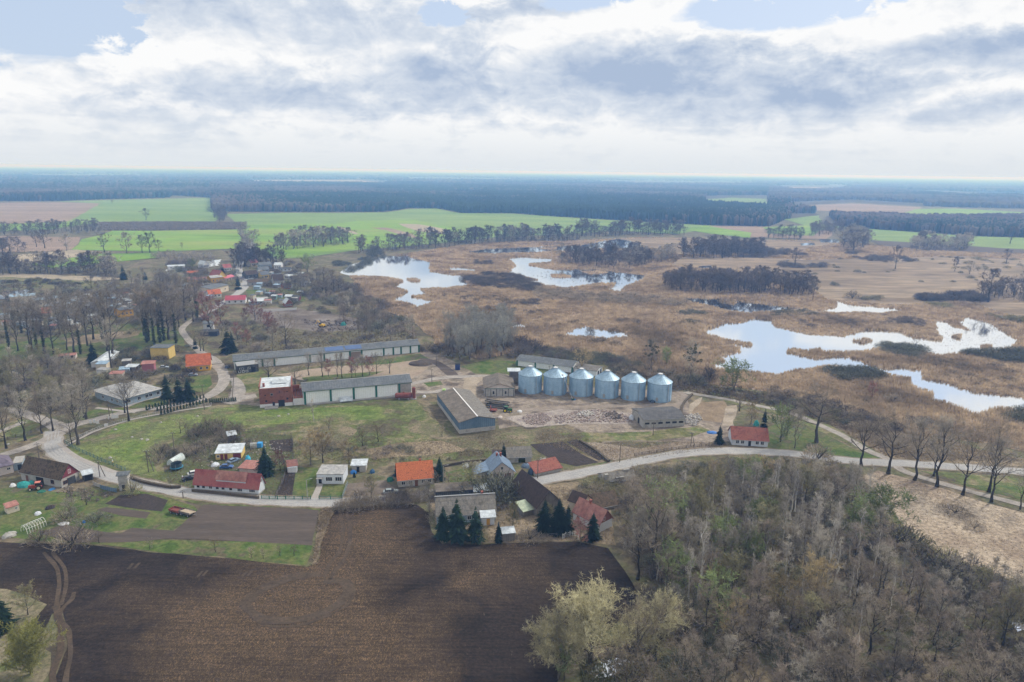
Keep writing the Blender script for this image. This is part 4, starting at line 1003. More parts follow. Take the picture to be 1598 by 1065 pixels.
# roadside trees, right
RT = [(1344, 727, 74, 'oak', 1.25), (1386, 740, 84, 'oak', 1.2), (1427, 750, 92, 'linden', 1.2), (1457, 743, 76, 'linden', 1.0), (1462, 760, 102, 'linden', 1.15), (1502, 773, 92, 'oak', .95), (1543, 768, 98, 'oak', .85), (1547, 784, 96, 'linden', 1.1), (1592, 795, 70, 'linden', .8)]
for i, (u, v, n, k, w) in enumerate(RT):
    plant_px(k, u, v, n, 'roadside_tree', ORD[i] + ' tall bare tree from the left in the row along the right track', group='bare trees in a row along the right track', wide=w, var=i)
plant_px('oak', 1274, 691, 80, 'bare_tree', 'spreading bare tree alone on the grass right of the red-roofed cottage', wide=1.4, var=2)
for u, v, n, k, lb in ((1218, 690, 52, 'green_tree', 'dark rounded tree right behind the red-roofed cottage'), (1240, 700, 60, 'grey_tree', 'grey multi-stemmed tree right of the red-roofed cottage'), (1172, 662, 30, 'tan_tree', 'low bare tree behind the red-roofed cottage'), (1154, 642, 26, 'fruit_tree', 'thin bare tree beside the sandy strip'), (1228, 680, 40, 'oak', 'low bare tree by the gravel track behind the cottage'), (1275, 718, 28, 'shrub', 'dark bush at the roadside right of the cottage')):
    plant_px(k, u, v, n, 'bare_tree', lb)
# -- conifers
for u, v, n, w, lb in ((1192, 667, 30, .8, 'slim dark spruce behind the red-roofed cottage'), (1122, 693, 29, 1.15, 'dark spruce left of the red-roofed cottage'), (415, 741, 44, 1.35, 'big dark spruce behind the long red-roofed house'),
                   (686, 748, 36, 1.2, 'dark pine right of the orange-roofed house'), (786, 719, 28, .95, 'dark spruce behind the blue-roofed house'), (713, 842, 66, 1.25, 'tallest left spruce before the grey-roofed farmhouse'), (692, 840, 52, 1.2, 'leftmost spruce before the grey-roofed farmhouse'), (742, 844, 56, 1.1, 'right spruce before the grey-roofed farmhouse'),
                   (778, 846, 34, .8, 'small spruce left of the wooden outhouse'), (872, 833, 58, 1.2, 'tall dark spruce in front of the big dark barn'), (886, 832, 46, 1.0, 'right spruce in front of the big dark barn'), (850, 828, 50, 1.2, 'left spruce in front of the big dark barn'), (925, 842, 44, 1.25, 'dark spruce in front of the small red-roofed house'),
                   (901, 806, 20, .8, 'little conifer beside the cream house wall'), (803, 808, 14, .8, 'little conifer in the dry grass yard'), (356, 551, 38, 1.3, 'left spruce of the pair before the white hall'), (363, 549, 30, 1.2, 'right spruce of the pair before the white hall'), (261, 622, 37, 1.2, 'left spruce of three by the thuja rows'), (280, 626, 38, 1.2, 'middle spruce of three by the thuja rows'), (295, 626, 36, 1.3, 'right spruce of three by the thuja rows'),
                   (146, 567, 34, 1.2, 'dark spruce in the left park'), (105, 570, 15, 1.1, 'small dark spruce in the left park'), (2, 985, 62, 1.5, 'dark conifer cut by the left edge of the picture'), (193, 437, 22, 1.3, 'dark conifer before the far left river'), (227, 437, 13, 1.2, 'small dark conifer right of the river'), (12, 471, 14, 1.3, 'dark conifer left of the far yellow block'), (553, 745, 10, 1, 'little dark bush-like conifer by the white shed'),
                   (305, 545, 22, .8, 'slim conifer by the gravel road bend'), (296, 437, 12, 1.1, 'small conifer beside the first village roofs'), (348, 432, 18, 1.2, 'dark conifer behind the red village house'), (372, 452, 20, 1.2, 'dark conifer by the village road'), (621, 742, 18, 1.6, 'dark green yew bush left of the orange-roofed house')):
    far = v < 480
    plant_px('spruce', u, v, n, 'spruce', lb, 'conifer', None, w * .9)
# -- the left park: tall trees, several clad in ivy
PK = [(10, 700, 70), (40, 688, 72), (66, 677, 52), (83, 673, 62), (112, 694, 44), (122, 694, 92), (131, 652, 60), (135, 655, 76), (195, 645, 55), (201, 657, 66), (9, 692, 92), (38, 690, 92)]
for i, (u, v, n) in enumerate(PK[:10]):
    plant_px(['oak', 'linden'][i % 2], u, v, n, 'park_tree', ORD[i] + ' bare tree counted from the left at the road junction' if i < 8 else ['left', 'right'][i - 8] + ' bare tree before the grey L-shaped building', group='bare trees round the road junction', wide=1.15 if i % 2 else .9)
for i, (u, v, n) in enumerate([(14, 542, 62), (47, 540, 70), (50, 548, 66), (57, 540, 60), (28, 548, 58), (84, 553, 62), (70, 553, 60), (105, 547, 58), (116, 550, 68), (126, 553, 60), (137, 540, 76), (146, 530, 60), (160, 530, 60), (168, 548, 84), (178, 560, 90), (232, 532, 74), (229, 535, 76), (241, 538, 64), (250, 535, 78), (256, 532, 74), (264, 530, 74), (275, 536, 70), (225, 524, 62), (290, 500, 56), (308, 500, 58), (175, 582, 76), (93, 522, 54), (34, 520, 52), (66, 520, 52), (120, 520, 54)]):
    plant_px('ivy_tree' if i % 3 == 0 or 14 < i < 20 else ('linden' if i % 3 == 1 else 'oak'), u, v, n * 1.02, 'park_tree', 'tall bare park tree on the grass behind the left garden plots', group='tall trees of the left park', wide=.95)
wood([(-40, 490), (60, 485), (160, 488), (280, 480), (330, 480), (330, 510), (200, 512), (60, 520), (-40, 525)], 46, 7, [('linden', 2), ('oak', 2), ('alder', 2), ('ivy_tree', .6)], (13, 17), 'park_tree', 'bare tree in the back rows of the left park', 'back rows of the left park', 21)
wood([(-60, 590), (40, 575), (110, 572), (125, 600), (120, 640), (80, 648), (0, 640), (-60, 640)], 50, 5.5, [('grey_tree', 2), ('alder', 2), ('olive_tree', 2), ('oak', 1)], (8, 13), 'bare_tree', 'bare grey-brown tree in the left thicket', 'trees of the left thicket', 22)
wood([(-60, 575), (60, 562), (140, 575), (180, 585), (150, 600), (130, 640), (60, 652), (-60, 640)], 60, 3.5, [('shrub', 2), ('olive_shrub', 2), ('dark_shrub', 1), ('grey_shrub', 1)], (2.2, 4.5), 'bushes', 'bushes of the left thicket', None, 23, stuff=True, wide=(1, 1.5))
wood([(330, 505), (400, 495), (440, 510), (430, 545), (380, 545), (330, 530)], 12, 7, [('red_tree', 3), ('grey_tree', 1)], (6, 11), 'bare_tree', 'reddish bare tree behind the upper white hall', 'reddish trees behind the upper hall', 24)
for i, (u, v, n, k) in enumerate(sorted([(327, 520, 52, 'red_tree'), (426, 546, 34, 'grey_tree'), (447, 544, 46, 'oak'), (482, 542, 26, 'grey_tree'), (398, 500, 30, 'red_tree'), (345, 505, 34, 'red_tree'), (313, 548, 28, 'oak'), (318, 548, 26, 'oak')])):
    plant_px(k, u, v, n, 'bare_tree', ORD[i] + ' bare tree counted from the left along the scrub behind the upper hall', wide=1.1)
for i, (u, v, n, k, w) in enumerate([(420, 598, 36, 'oak', 1.5), (461, 600, 26, 'oak', 1.6), (482, 586, 32, 'linden', 1.2), (503, 588, 36, 'linden', 1.1), (513, 588, 26, 'red_tree', .9), (527, 588, 34, 'linden', .9), (534, 590, 36, 'linden', 1.0), (549, 590, 30, 'red_tree', 1), (555, 588, 27, 'grey_tree', 1), (566, 588, 32, 'linden', 1.1), (576, 586, 26, 'red_tree', 1), (588, 584, 28, 'oak', 1), (608, 583, 26, 'oak', 1.2)]):
    plant_px(k, u, v, n, 'bare_tree', ORD[i] + ' bare tree from the left in the row between the two white halls', group='row of trees between the halls', wide=w)
plant_px('birch', 489, 656, 36, 'bare_tree', 'pale thin tree in front of the lower white hall', wide=1.3)
plant_px('spruce', 418, 597, 8, 'bush', 'dark evergreen bush under the tree by the brick mill', 'bush')
for i, (u, v, n) in enumerate([(514, 671, 18), (566, 697, 28), (590, 690, 26), (690, 682, 16)]):
    plant_px('fruit_tree', u, v, n, 'bare_tree', ORD[i] + ' small bare tree from the left on the village meadow', wide=1.1)
for i, (u, v, n, w) in enumerate([(485, 726, 46, 1.0), (504, 722, 44, 1.0), (545, 724, 30, 1.1)]):
    plant_px('tan_tree', u, v, n, 'bare_tree', ['left', 'middle', 'right'][i] + ' tan willow behind the flat white house', wide=w)
wood([(300, 690), (340, 684), (400, 690), (400, 700), (340, 705), (290, 712), (262, 740), (266, 712)], 26, 3.2, [('shrub', 2), ('fruit_tree', 2), ('dark_shrub', 1), ('grey_shrub', 1)], (2, 4.5), 'bush', 'bare bush in the cluttered yard behind the long red house', 'bushes of the cluttered yard', 25, cat='bush')
wood([(278, 672), (330, 665), (380, 672), (376, 682), (330, 680), (285, 690)], 14, 3.5, [('fruit_tree', 2), ('shrub', 1)], (3, 6), 'bare_tree', 'small bare tree at the back of the cluttered yard', 'small trees behind the cluttered yard', 26)
for i, (u, v, n, w, k) in enumerate([(250, 712, 22, 1, 'shrub'), (247, 722, 16, .8, 'shrub'), (258, 706, 14, .7, 'dark_shrub'), (437, 735, 30, 1.2, 'red_tree')]):
    plant_px(k, u, v, n, 'bush', ['brown bush at the corner of the cluttered yard', 'low brown bush beside the pole pair', 'round green bush behind the polytunnel', 'brown bare tree beside the big spruce'][i], 'bush', None, w)
# hedge in front of the orange-roofed house and around
wood([(530, 790), (600, 780), (680, 772), (700, 782), (640, 786), (560, 795), (530, 800)], 34, 2.2, [('shrub', 3), ('dark_shrub', 1), ('olive_shrub', 1)], (2, 3.6), 'hedge_bush', 'brown hedge bush between road and ploughed field', 'hedge between road and ploughed field', 27, cat='bush', parts=False)
for i, (u, v, n, k, w) in enumerate(sorted([(580, 777, 34, 'olive_tree', 1.2), (560, 780, 18, 'shrub', 1), (641, 778, 26, 'grey_tree', 1.6), (662, 776, 24, 'grey_tree', 1.4), (670, 800, 50, 'grey_tree', 1.1), (672, 830, 46, 'grey_tree', .8), (735, 768, 44, 'olive_tree', 1.5), (762, 778, 36, 'grey_shrub', 1.2), (790, 778, 34, 'grey_shrub', 1.2), (776, 770, 36, 'grey_shrub', 1.2), (812, 775, 24, 'grey_shrub', 1.0), (700, 762, 20, 'fruit_tree', 1.2), (715, 765, 18, 'fruit_tree', 1.2), (800, 832, 44, 'olive_tree', .7), (680, 762, 22, 'fruit_tree', 1), (748, 842, 26, 'olive_shrub', .7), (826, 842, 14, 'shrub', 2), (905, 850, 38, 'red_tree', 1.1), (858, 828, 38, 'olive_tree', .6)])):
    plant_px(k, u, v, n, 'garden_tree' if 'tree' in k else 'garden_bush', ORD[i] + ' bare bush or tree from the left among the middle farmsteads' if i < 19 else '', 'tree' if 'tree' in k else 'bush', 'bare trees among the middle farmsteads', w)
# lower-left plots
for i, (u, v, n, k, w) in enumerate(sorted([(112, 810, 32, 'grey_tree', 1.8), (103, 812, 20, 'shrub', 1.2), (135, 788, 26, 'fruit_tree', 1.3), (112, 852, 34, 'shrub', 1.0), (60, 846, 22, 'shrub', 1.0), (208, 770, 22, 'olive_shrub', .7), (148, 816, 16, 'grey_shrub', 1.6)])):
    plant_px(k, u, v, n, 'garden_bush', ORD[i] + ' bare bush from the left in the lower left gardens', 'bush', 'bare bushes of the lower left gardens', w)
for i, u in enumerate((155, 234, 336, 393, 411, 437, 459)):
    plant_px('fruit_tree', u, (848, 858, 862, 872, 872, 868, 868)[i], (18, 16, 20, 17, 15, 15, 15)[i], 'orchard_tree', ORD[i] + ' little orchard tree from the left beside the ploughed field', group='little orchard trees beside the ploughed field', wide=1.1)
plant_px('lime_willow', 49, 1052, 66, 'willow_tree', 'round yellow-green willow in the lower left corner', wide=.98, var=0)
plant_px('olive_tree', 44, 960, 46, 'bare_tree', 'olive ivy-grown tree beside the wheel tracks', wide=1.1)
for u, v, n in ((1085, 995, 30),): pass
# -- wood beside the marsh in the centre: grey poplars
PL = 'silvery grey poplar of the grove behind the farmyard'
wood([(700, 548), (720, 530), (760, 520), (790, 530), (800, 548), (770, 556), (730, 560)], 26, 4.2, [('poplar', 1)], (15, 21), 'poplar_tree', PL, 'grey poplar grove behind the farmyard', 31, wide=(.9, 1.2))
for i, (u, v, n) in enumerate([(717, 562, 46), (733, 562, 52), (764, 560, 56), (700, 550, 58), (782, 556, 54)]):
    plant_px('poplar', u, v, n, 'poplar_tree', ORD[i] + ' front poplar from the left in the grey grove', group='grey poplar grove behind the farmyard')
plant_px('oak', 789, 516, 46, 'bare_tree', 'gnarled dark tree above the poplar grove', wide=.8)
wood([(640, 545), (690, 540), (705, 558), (668, 552)], 8, 5, [('dark_shrub', 1), ('shrub', 1)], (3, 5), 'bush', 'dark bush left of the poplar grove', 'bushes left of the poplar grove', 32, cat='bush')
wood([(780, 555), (800, 530), (830, 535), (835, 548), (800, 560)], 14, 4, [('alder', 1), ('dark_shrub', 1)], (4, 9), 'bare_tree', 'dark bare tree right of the poplar grove', 'trees right of the poplar grove', 33)
wood([(545, 470), (600, 500), (640, 520), (660, 530), (640, 545), (590, 530), (545, 530), (520, 500)], 42, 6, [('alder', 2), ('oak', 1), ('grey_tree', 2)], (8, 13), 'bare_tree', 'dark bare tree between village and marsh', 'trees between village and marsh', 34)
wood([(480, 440), (560, 450), (600, 480), (650, 520), (600, 520), (520, 480), (480, 470)], 60, 5, [('dark_shrub', 2), ('grey_shrub', 1), ('shrub', 1)], (3.5, 6), 'bushes', 'dark bushes between village and marsh', None, 35, stuff=True, wide=(1, 1.6))
wood([(830, 545), (880, 548), (960, 560), (1000, 570), (990, 585), (940, 570), (860, 560), (830, 552)], 55, 3.2, [('grey_shrub', 3), ('dark_shrub', 1)], (2.4, 4.2), 'bush', 'grey sallow bush on the marsh edge behind the silos', 'sallow bushes behind the silos', 36, cat='bush', parts=False, wide=(1, 1.4))
wood([(955, 575), (1060, 588), (1090, 600), (1040, 600), (970, 590)], 26, 4, [('grey_shrub', 2), ('shrub', 2), ('grey_tree', .6)], (2.5, 6), 'bush', 'brown bush right behind the silos', 'bushes right behind the silos', 37, cat='bush')
for u, v, n, k, w, lb in ((908, 582, 34, 'tan_tree', 1.0, 'round tan tree behind the third silo'), (1016, 583, 52, 'mistletoe_tree', 1.0, 'left bare tree full of mistletoe balls behind the silos'), (1077, 600, 64, 'mistletoe_tree', 1.0, 'right bare tree full of mistletoe balls behind the silos'), (1145, 610, 48, 'green_tree', 1.25, 'fresh green willow on the lake shore'), (1040, 572, 28, 'green_tree', .9, 'olive green small tree between the mistletoe trees'), (1107, 595, 26, 'dark_shrub', .5, 'narrow dark bush on the marsh edge')):
    plant_px(k, u, v, n, 'bare_tree', lb, wide=w, var=0)
# -- marsh: bush patches, lone trees
for i, (px, n, h, k) in enumerate([
 ([(722, 436), (760, 428), (800, 430), (835, 443), (850, 458), (800, 455), (740, 445)], 120, (3.0, 5), 'dark_shrub'), ([(835, 452), (960, 460), (1080, 470), (1060, 480), (900, 472), (840, 468)], 120, (2.6, 4.5), 'shrub'),
 ([(590, 384), (560, 410), (515, 408), (545, 425), (575, 412), (600, 400)], 40, (3, 5), 'grey_shrub'),
 ([(1375, 540), (1420, 540), (1455, 552), (1420, 560), (1380, 552)], 26, (3, 5), 'grey_shrub'), ([(1500, 552), (1560, 550), (1640, 555), (1640, 572), (1560, 565)], 46, (3, 5), 'grey_shrub'),
 ([(1290, 580), (1370, 580), (1380, 595), (1320, 596)], 22, (3, 5.5), 'grey_shrub'), ([(1205, 488), (1260, 485), (1280, 492), (1230, 496), (1204, 494)], 24, (2, 3.5), 'grey_shrub'), ([(1370, 492), (1440, 500), (1450, 512), (1400, 508)], 24, (1.6, 3), 'dark_shrub'),
 ([(1445, 468), (1480, 462), (1530, 462), (1540, 470), (1460, 472)], 46, (4, 6.5), 'dark_shrub'), ([(1425, 468), (1446, 460), (1446, 470)], 8, (3, 4), 'dark_shrub'), ([(1445, 476), (1485, 478), (1480, 484), (1452, 480)], 14, (3, 4.5), 'olive_shrub'),
 ([(1535, 492), (1600, 498), (1640, 506), (1600, 506), (1550, 498)], 22, (3, 4), 'olive_shrub'), ([(1260, 620), (1330, 640), (1410, 668), (1400, 675), (1310, 648), (1255, 630)], 34, (1.6, 3), 'dark_shrub'),
 ([(1410, 652), (1440, 655), (1450, 662), (1415, 660)], 9, (1.5, 2.6), 'dark_shrub'), ([(1340, 462), (1376, 464), (1376, 470), (1344, 470)], 12, (2, 3), 'olive_shrub'), ([(740, 408), (775, 410), (770, 415), (742, 414)], 14, (2.5, 4), 'dark_shrub'),
 ([(1060, 486), (1105, 488), (1100, 494), (1066, 492)], 12, (2, 3), 'grey_shrub'), ([(1070, 502), (1090, 504), (1080, 508)], 6, (2, 3), 'grey_shrub'), ([(810, 470), (845, 470), (840, 477), (815, 476)], 14, (2, 3), 'dark_shrub'), ([(1110, 385), (1200, 386), (1260, 400), (1200, 404), (1130, 400)], 60, (4, 8), 'dark_shrub'),
 ([(1320, 395), (1400, 402), (1440, 408), (1380, 410), (1330, 404)], 30, (3, 5), 'dark_shrub'), ([(1215, 412), (1290, 414), (1288, 419), (1220, 419)], 24, (3, 5), 'dark_shrub'), ([(1550, 640), (1640, 650), (1640, 668), (1570, 660)], 10, (3, 5), 'grey_shrub'), ([(1200, 605), (1290, 620), (1260, 632), (1190, 618)], 16, (1.5, 3), 'shrub'), ([(1330, 660), (1430, 690), (1400, 700), (1330, 680)], 14, (2, 3.5), 'shrub')]):
    wood(px, n, 2.6, [(k, 1)], h, 'marsh_bushes', 'low thicket of bare bushes among the reeds', None, 50 + i, stuff=True, wide=(1.1, 1.7))
for u, v, n, k, w, lb in ((1428, 546, 24, 'fruit_tree', .7, 'thin lone sapling standing on the reed spit'), (1268, 471, 34, 'far_oak', .8, 'lone dark tree at the right end of the marsh tree belt'), (1542, 472, 46, 'far_oak', 1.1, 'big dark lone tree at the right side of the marsh'), (1330, 466, 14, 'shrub', 1, 'small brown bush in the wet meadow'), (1397, 420, 32, 'far_oak', .8, 'lone tree alone in the wet meadow'), (1240, 417, 26, 'far_oak', 1.1, 'dark round tree group on the wet meadow'), (1360, 622, 22, 'red_tree', 1.2, 'reddish bare bush by the reed edge'), (1392, 628, 16, 'shrub', 1.1, 'brown bush near the channel'),
                        (1490, 424, 20, 'far_tree', 1.1, 'thin far tree left of the two tufted ones'), (1513, 428, 18, 'far_grey', 1.2, 'tufted bush tree near the right edge'), (1570, 412, 20, 'far_oak', 1.0, 'leaning far tree at the right edge'), (1576, 381, 24, 'far_oak', 1.1, 'broad lone tree on the far right green strip'), (1518, 378, 18, 'far_oak', .9, 'round lone tree left on the far right green strip')):
    plant_px(k, u, v, n, 'lone_tree', lb, wide=w)
# -- woods in and beyond the marsh
def belt(px, n, dmin, hr, label, group, seed, kinds=(('far_tree', 2), ('far_oak', 1)), wide=(1.0, 1.6)):
    kinds = list(kinds) + [('far_shrub', sum(k[1] for k in kinds) * .7)]
    n = int(n * 1.5); dmin *= .8; hr = (hr[0] * .62, hr[1] * 1.12)
    wood(px, n, dmin, list(kinds), hr, 'tree_belt', group + ' seen as one mass', group, seed, wide=wide, stuff=True)
belt([(866, 410), (900, 416), (960, 423), (1010, 418), (1024, 406), (1000, 400), (940, 398), (880, 400)], 110, 5, (11, 17), 'bare tree of the wooded marsh island', 'trees of the wooded marsh island', 71, (('far_tree', 2), ('far_grey', 1)))
for i, (u, v, n) in enumerate([(912, 404, 24), (923, 406, 26), (934, 408, 29), (942, 402, 22), (953, 400, 20), (948, 401, 18)]):
    plant_px('far_spruce', u, v, n, 'spruce', ORD[i] + ' pointed dark spruce from the left on the marsh island', 'conifer', 'spruces on the marsh island', 1.2)
belt([(1035, 447), (1060, 440), (1150, 444), (1262, 453), (1270, 462), (1200, 463), (1100, 458), (1040, 455)], 125, 5.5, (11, 16), 'bare tree of the long marsh tree belt', 'trees of the long marsh belt', 72)
belt([(1062, 398), (1110, 392), (1190, 392), (1200, 402), (1120, 404), (1060, 402)], 75, 7, (13, 20), 'bare tree of the back marsh wood', 'trees of the back marsh wood', 73)
belt([(1025, 412), (1055, 408), (1058, 402), (1030, 400)], 10, 6, (9, 15), 'bare tree beside the marsh island', 'trees beside the marsh island', 74, (('far_grey', 1),))
belt([(668, 388), (700, 386), (760, 380), (850, 379), (905, 377), (905, 371), (800, 372), (720, 376), (668, 382)], 105, 7, (13, 20), 'bare tree in the belt behind the marsh lakes', 'tree belt behind the marsh lakes', 75, (('far_tree', 3), ('far_grey', 1)))
belt([(905, 371), (1000, 367), (1070, 367), (1070, 363), (1000, 362), (905, 365)], 70, 8, (14, 22), 'bare tree at the green field edge behind the marsh', 'trees at the green field edge', 76, (('far_tree', 2), ('far_oak', 1)))
belt([(560, 396), (600, 392), (640, 390), (668, 388), (660, 384), (600, 388), (560, 392)], 34, 7, (12, 17), 'bare tree by the left lake head', 'trees by the left lake head', 77)
belt([(430, 392), (470, 389), (540, 383), (552, 376), (520, 372), (470, 378), (432, 386)], 46, 9, (16, 22), 'bare tree of the grove on the middle green field', 'grove on the middle green field', 78, (('far_oak', 2), ('far_grey', 1)))
belt([(360, 420), (378, 408), (400, 404), (440, 412), (448, 420), (410, 412), (390, 420)], 40, 6, (12, 18), 'bare tree behind the upper village', 'trees behind the upper village', 79)
belt([(365, 395), (380, 362), (400, 366), (408, 385), (395, 400)], 13, 12, (12, 18), 'bare tree of the avenue above the village', 'trees of the avenue above the village', 80, (('far_grey', 1),))
belt([(332, 340), (350, 335), (352, 348), (340, 348)], 14, 9, (14, 22), 'bare tree at the field corner by the far wood', 'trees at the far field corner', 81)
belt([(-40, 370), (60, 366), (160, 364), (155, 358), (60, 358), (-40, 360)], 80, 9, (10, 15), 'bare tree in the long belt between left fields', 'belt between the left fields', 82)
belt([(-60, 430), (60, 428), (180, 432), (180, 424), (100, 420), (0, 422), (-60, 424)], 90, 7, (10, 17), 'bare tree along the far left river', 'trees along the far left river', 83, (('far_tree', 3), ('far_grey', 1)))
belt([(240, 398), (330, 402), (335, 408), (280, 408), (236, 404)], 60, 6, (4, 6), 'low dense tree in the dark hedge beyond the village', 'dark hedge beyond the village', 84, (('far_grey', 1),))
belt([(-40, 400), (40, 396), (45, 388), (-40, 388)], 20, 9, (12, 17), 'reddish bare tree at the left edge beyond the river', 'trees at the left edge beyond the river', 85)
belt([(1320, 395), (1350, 390), (1358, 376), (1335, 370), (1310, 380)], 26, 9, (15, 24), 'tall bare tree right of the far green strips', 'trees right of the far green strips', 86, (('far_oak', 1), ('far_grey', 1)))
belt([(1418, 392), (1510, 392), (1512, 382), (1430, 380)], 56, 8, (13, 19), 'grey bare tree in the wood behind the wet meadow', 'wood behind the wet meadow', 87, (('far_grey', 2), ('far_tree', 1)))
belt([(1198, 372), (1250, 376), (1255, 368), (1200, 366)], 24, 9, (11, 16), 'bare tree on the marsh rim at the small pool', 'trees on the marsh rim', 88)
belt([(1262, 370), (1320, 366), (1318, 358), (1270, 360)], 30, 10, (12, 18), 'bare tree between the far green strips', 'trees between the far green strips', 89)
belt([(1530, 470), (1560, 468), (1660, 480), (1660, 466), (1560, 452), (1530, 458)], 46, 6, (8, 13), 'bare tree of the right marsh edge wood', 'right marsh edge wood', 90)
belt([(1580, 440), (1660, 450), (1660, 436), (1590, 428)], 22, 6, (9, 14), 'bare tree at the right picture edge', 'trees at the right picture edge', 91)
belt([(250, 440), (330, 445), (330, 452), (260, 455), (200, 445)], 34, 7, (8, 13), 'bare tree left of the upper village', 'trees left of the upper village', 92, (('grey_tree', 1), ('oak', 1)))
belt([(150, 455), (260, 460), (300, 470), (300, 482), (160, 476)], 30, 7, (8, 13), 'bare tree between allotments and park', 'trees between allotments and park', 93, (('grey_tree', 1), ('oak', 1)))
belt([(-40, 455), (60, 452), (140, 458), (140, 470), (60, 462), (-40, 464)], 44, 7, (4, 8), 'low bare tree along the left river bend', 'low trees along the left river bend', 94, (('far_grey', 1), ('far_tree', 1)))
belt([(430, 440), (500, 436), (530, 440), (540, 462), (470, 462)], 40, 7, (7, 12), 'bare tree among the village gardens', 'trees among the village gardens', 95, (('grey_tree', 2), ('oak', 1)))
for i, (u, v, n, k, lb) in enumerate([(228, 344, 16, 'far_oak', 'lone tree in the middle of the far left green field'), (163, 394, 26, 'far_oak', 'left broad tree in the row on the green field'), (198, 396, 30, 'far_grey', 'greyest tallest tree in the row on the green field'), (222, 395, 24, 'far_oak', 'third tree of the row on the green field'), (234, 395, 28, 'far_oak', 'fourth tree of the row on the green field'), (248, 393, 16, 'far_oak', 'smallest tree at the right end of the row on the green field'),
                                  (57, 386, 22, 'far_oak', 'left dark tree on the fallow field'), (70, 388, 26, 'far_oak', 'right dark tree on the fallow field'), (104, 392, 22, 'far_grey', 'grey bush tree at the fallow field edge'), (15, 427, 30, 'far_oak', 'tall bare tree at the far left river bank'), (175, 319, 6, 'far_oak', 'tiny lone tree before the far left wood'), (143, 450, 26, 'far_grey', 'pale grey poplar by the left river'), (480, 425, 26, 'green_tree', 'bright yellow-green willow by the village gardens'), (300, 424, 18, 'green_tree', 'yellow-green willow left of the village'),
                                  (167, 340 + 150, 1, 'far_oak', ''), (284, 388, 8, 'far_oak', 'tiny bush tree on the right green field part'), (655, 383, 22, 'far_oak', 'left tree of the pair on the field edge'), (672, 382, 24, 'far_oak', 'right tree of the pair on the field edge')]):
    if lb: plant_px(k, u, v, n, 'lone_tree', lb, wide=1.1)
T_LIME2 = None
# nursery strip: low rows of brush, nobody could count them
def brush(name, px, n, h, w, m, label, seed, lean=3.2, wet=False):
    W_ = world_poly(px); r = np.random.RandomState(seed)
    lo, hi = W_.min(0), W_.max(0)
    c = lo + (hi - lo) * r.rand(n * 6, 2); c = c[inside(c, W_)][:n]
    for w2 in (() if wet else WW): c = c[~inside(c, w2)]
    a = r.rand(len(c), 3) * 6.28; V = []
    ww = w * (.6 + .8 * r.rand(len(c)))
    dx, dy = np.cos(a[:, 0]) * ww, np.sin(a[:, 0]) * ww
    hh = h * (.5 + .6 * r.rand(len(c))); l = (r.rand(len(c), 2) - .5) * h * lean
    V = np.stack([np.c_[c[:, 0] - dx, c[:, 1] - dy, hh * 0], np.c_[c[:, 0] + dx, c[:, 1] + dy, hh * 0], np.c_[c[:, 0] + l[:, 0], c[:, 1] + l[:, 1], hh]], 1).reshape(-1, 3)
    return tag(link(name, mesh_np(name, V, np.arange(len(V)).reshape(-1, 3), m)), label, kind='stuff')
brush('nursery_brush', [(155, 348), (255, 347), (380, 348), (385, 358), (240, 360), (160, 360)], 26000, 3.0, .7, T_PURP, 'dense brown nursery rows between the green fields', 41)
G_DRY = mat('dry_tufts', [(0.26, 0.205, 0.145), (0.42, 0.34, 0.25)], .1, (.8, .3), rough=1, trans=.4)
G_GRN = mat('green_tufts', [(0.12, 0.135, 0.055), (0.22, 0.21, 0.11)], .1, (.8, .3), rough=1, trans=.4)
G_WEED = mat('brown_weeds', [(0.13, 0.10, 0.072), (0.24, 0.19, 0.14)], .1, (.8, .3), rough=1, trans=.4)
brush('dry_grass', [(1250, 625), (1330, 640), (1430, 665), (1520, 700), (1598, 720), (1430, 720), (1380, 712), (1300, 665)], 9000, .8, .2, G_DRY, 'tall dry grass above the gravel track', 42)
brush('dry_grass', [(1370, 740), (1440, 755), (1540, 785), (1700, 830), (1700, 960), (1560, 900), (1480, 870), (1420, 830), (1380, 780)], 5000, .35, .12, G_DRY, 'bleached grass tufts of the right meadow', 43)
brush('grass', [(130, 684), (190, 660), (260, 646), (395, 632), (480, 636), (600, 624), (652, 627), (716, 682), (775, 672), (830, 690), (760, 715), (640, 722), (560, 722), (470, 718), (450, 690), (360, 672), (300, 690), (262, 712), (262, 756), (210, 742), (150, 725)], 14000, .25, .14, G_GRN, 'uneven grass of the village meadow', 45)
brush('brown_weeds', [(450, 690), (520, 672), (640, 690), (716, 684), (775, 674), (830, 690), (760, 715), (640, 722), (560, 722), (470, 718)], 5000, .4, .15, G_WEED, 'brown dead weeds on the village meadow', 46)
brush('brown_weeds', [(262, 756), (262, 710), (300, 674), (455, 682), (462, 722), (455, 780), (425, 775), (310, 765)], 4000, .5, .15, G_WEED, 'dead weeds in the cluttered yard', 47)
brush('dry_grass', [(670, 780), (775, 775), (800, 765), (880, 760), (950, 780), (960, 850), (900, 845), (800, 846), (690, 848)], 5000, .5, .15, G_DRY, 'dry grass round the middle farmsteads', 48)
brush('brown_weeds', [(850, 668), (940, 690), (1080, 690), (1140, 690), (1130, 700), (960, 722), (830, 690)], 5000, .45, .14, G_DRY, 'dead weeds on the slope above the road', 49)
brush('brown_weeds', [(340, 500), (480, 520), (620, 508), (655, 530), (540, 550), (360, 552)], 6000, .8, .25, G_WEED, 'scrub weeds behind the upper hall', 50)
brush('brown_weeds', [(960, 570), (1090, 598), (1240, 622), (1340, 650), (1330, 676), (1230, 640), (1080, 612), (1000, 600)], 7000, .8, .25, G_WEED, 'rough weeds along the marsh rim', 51)
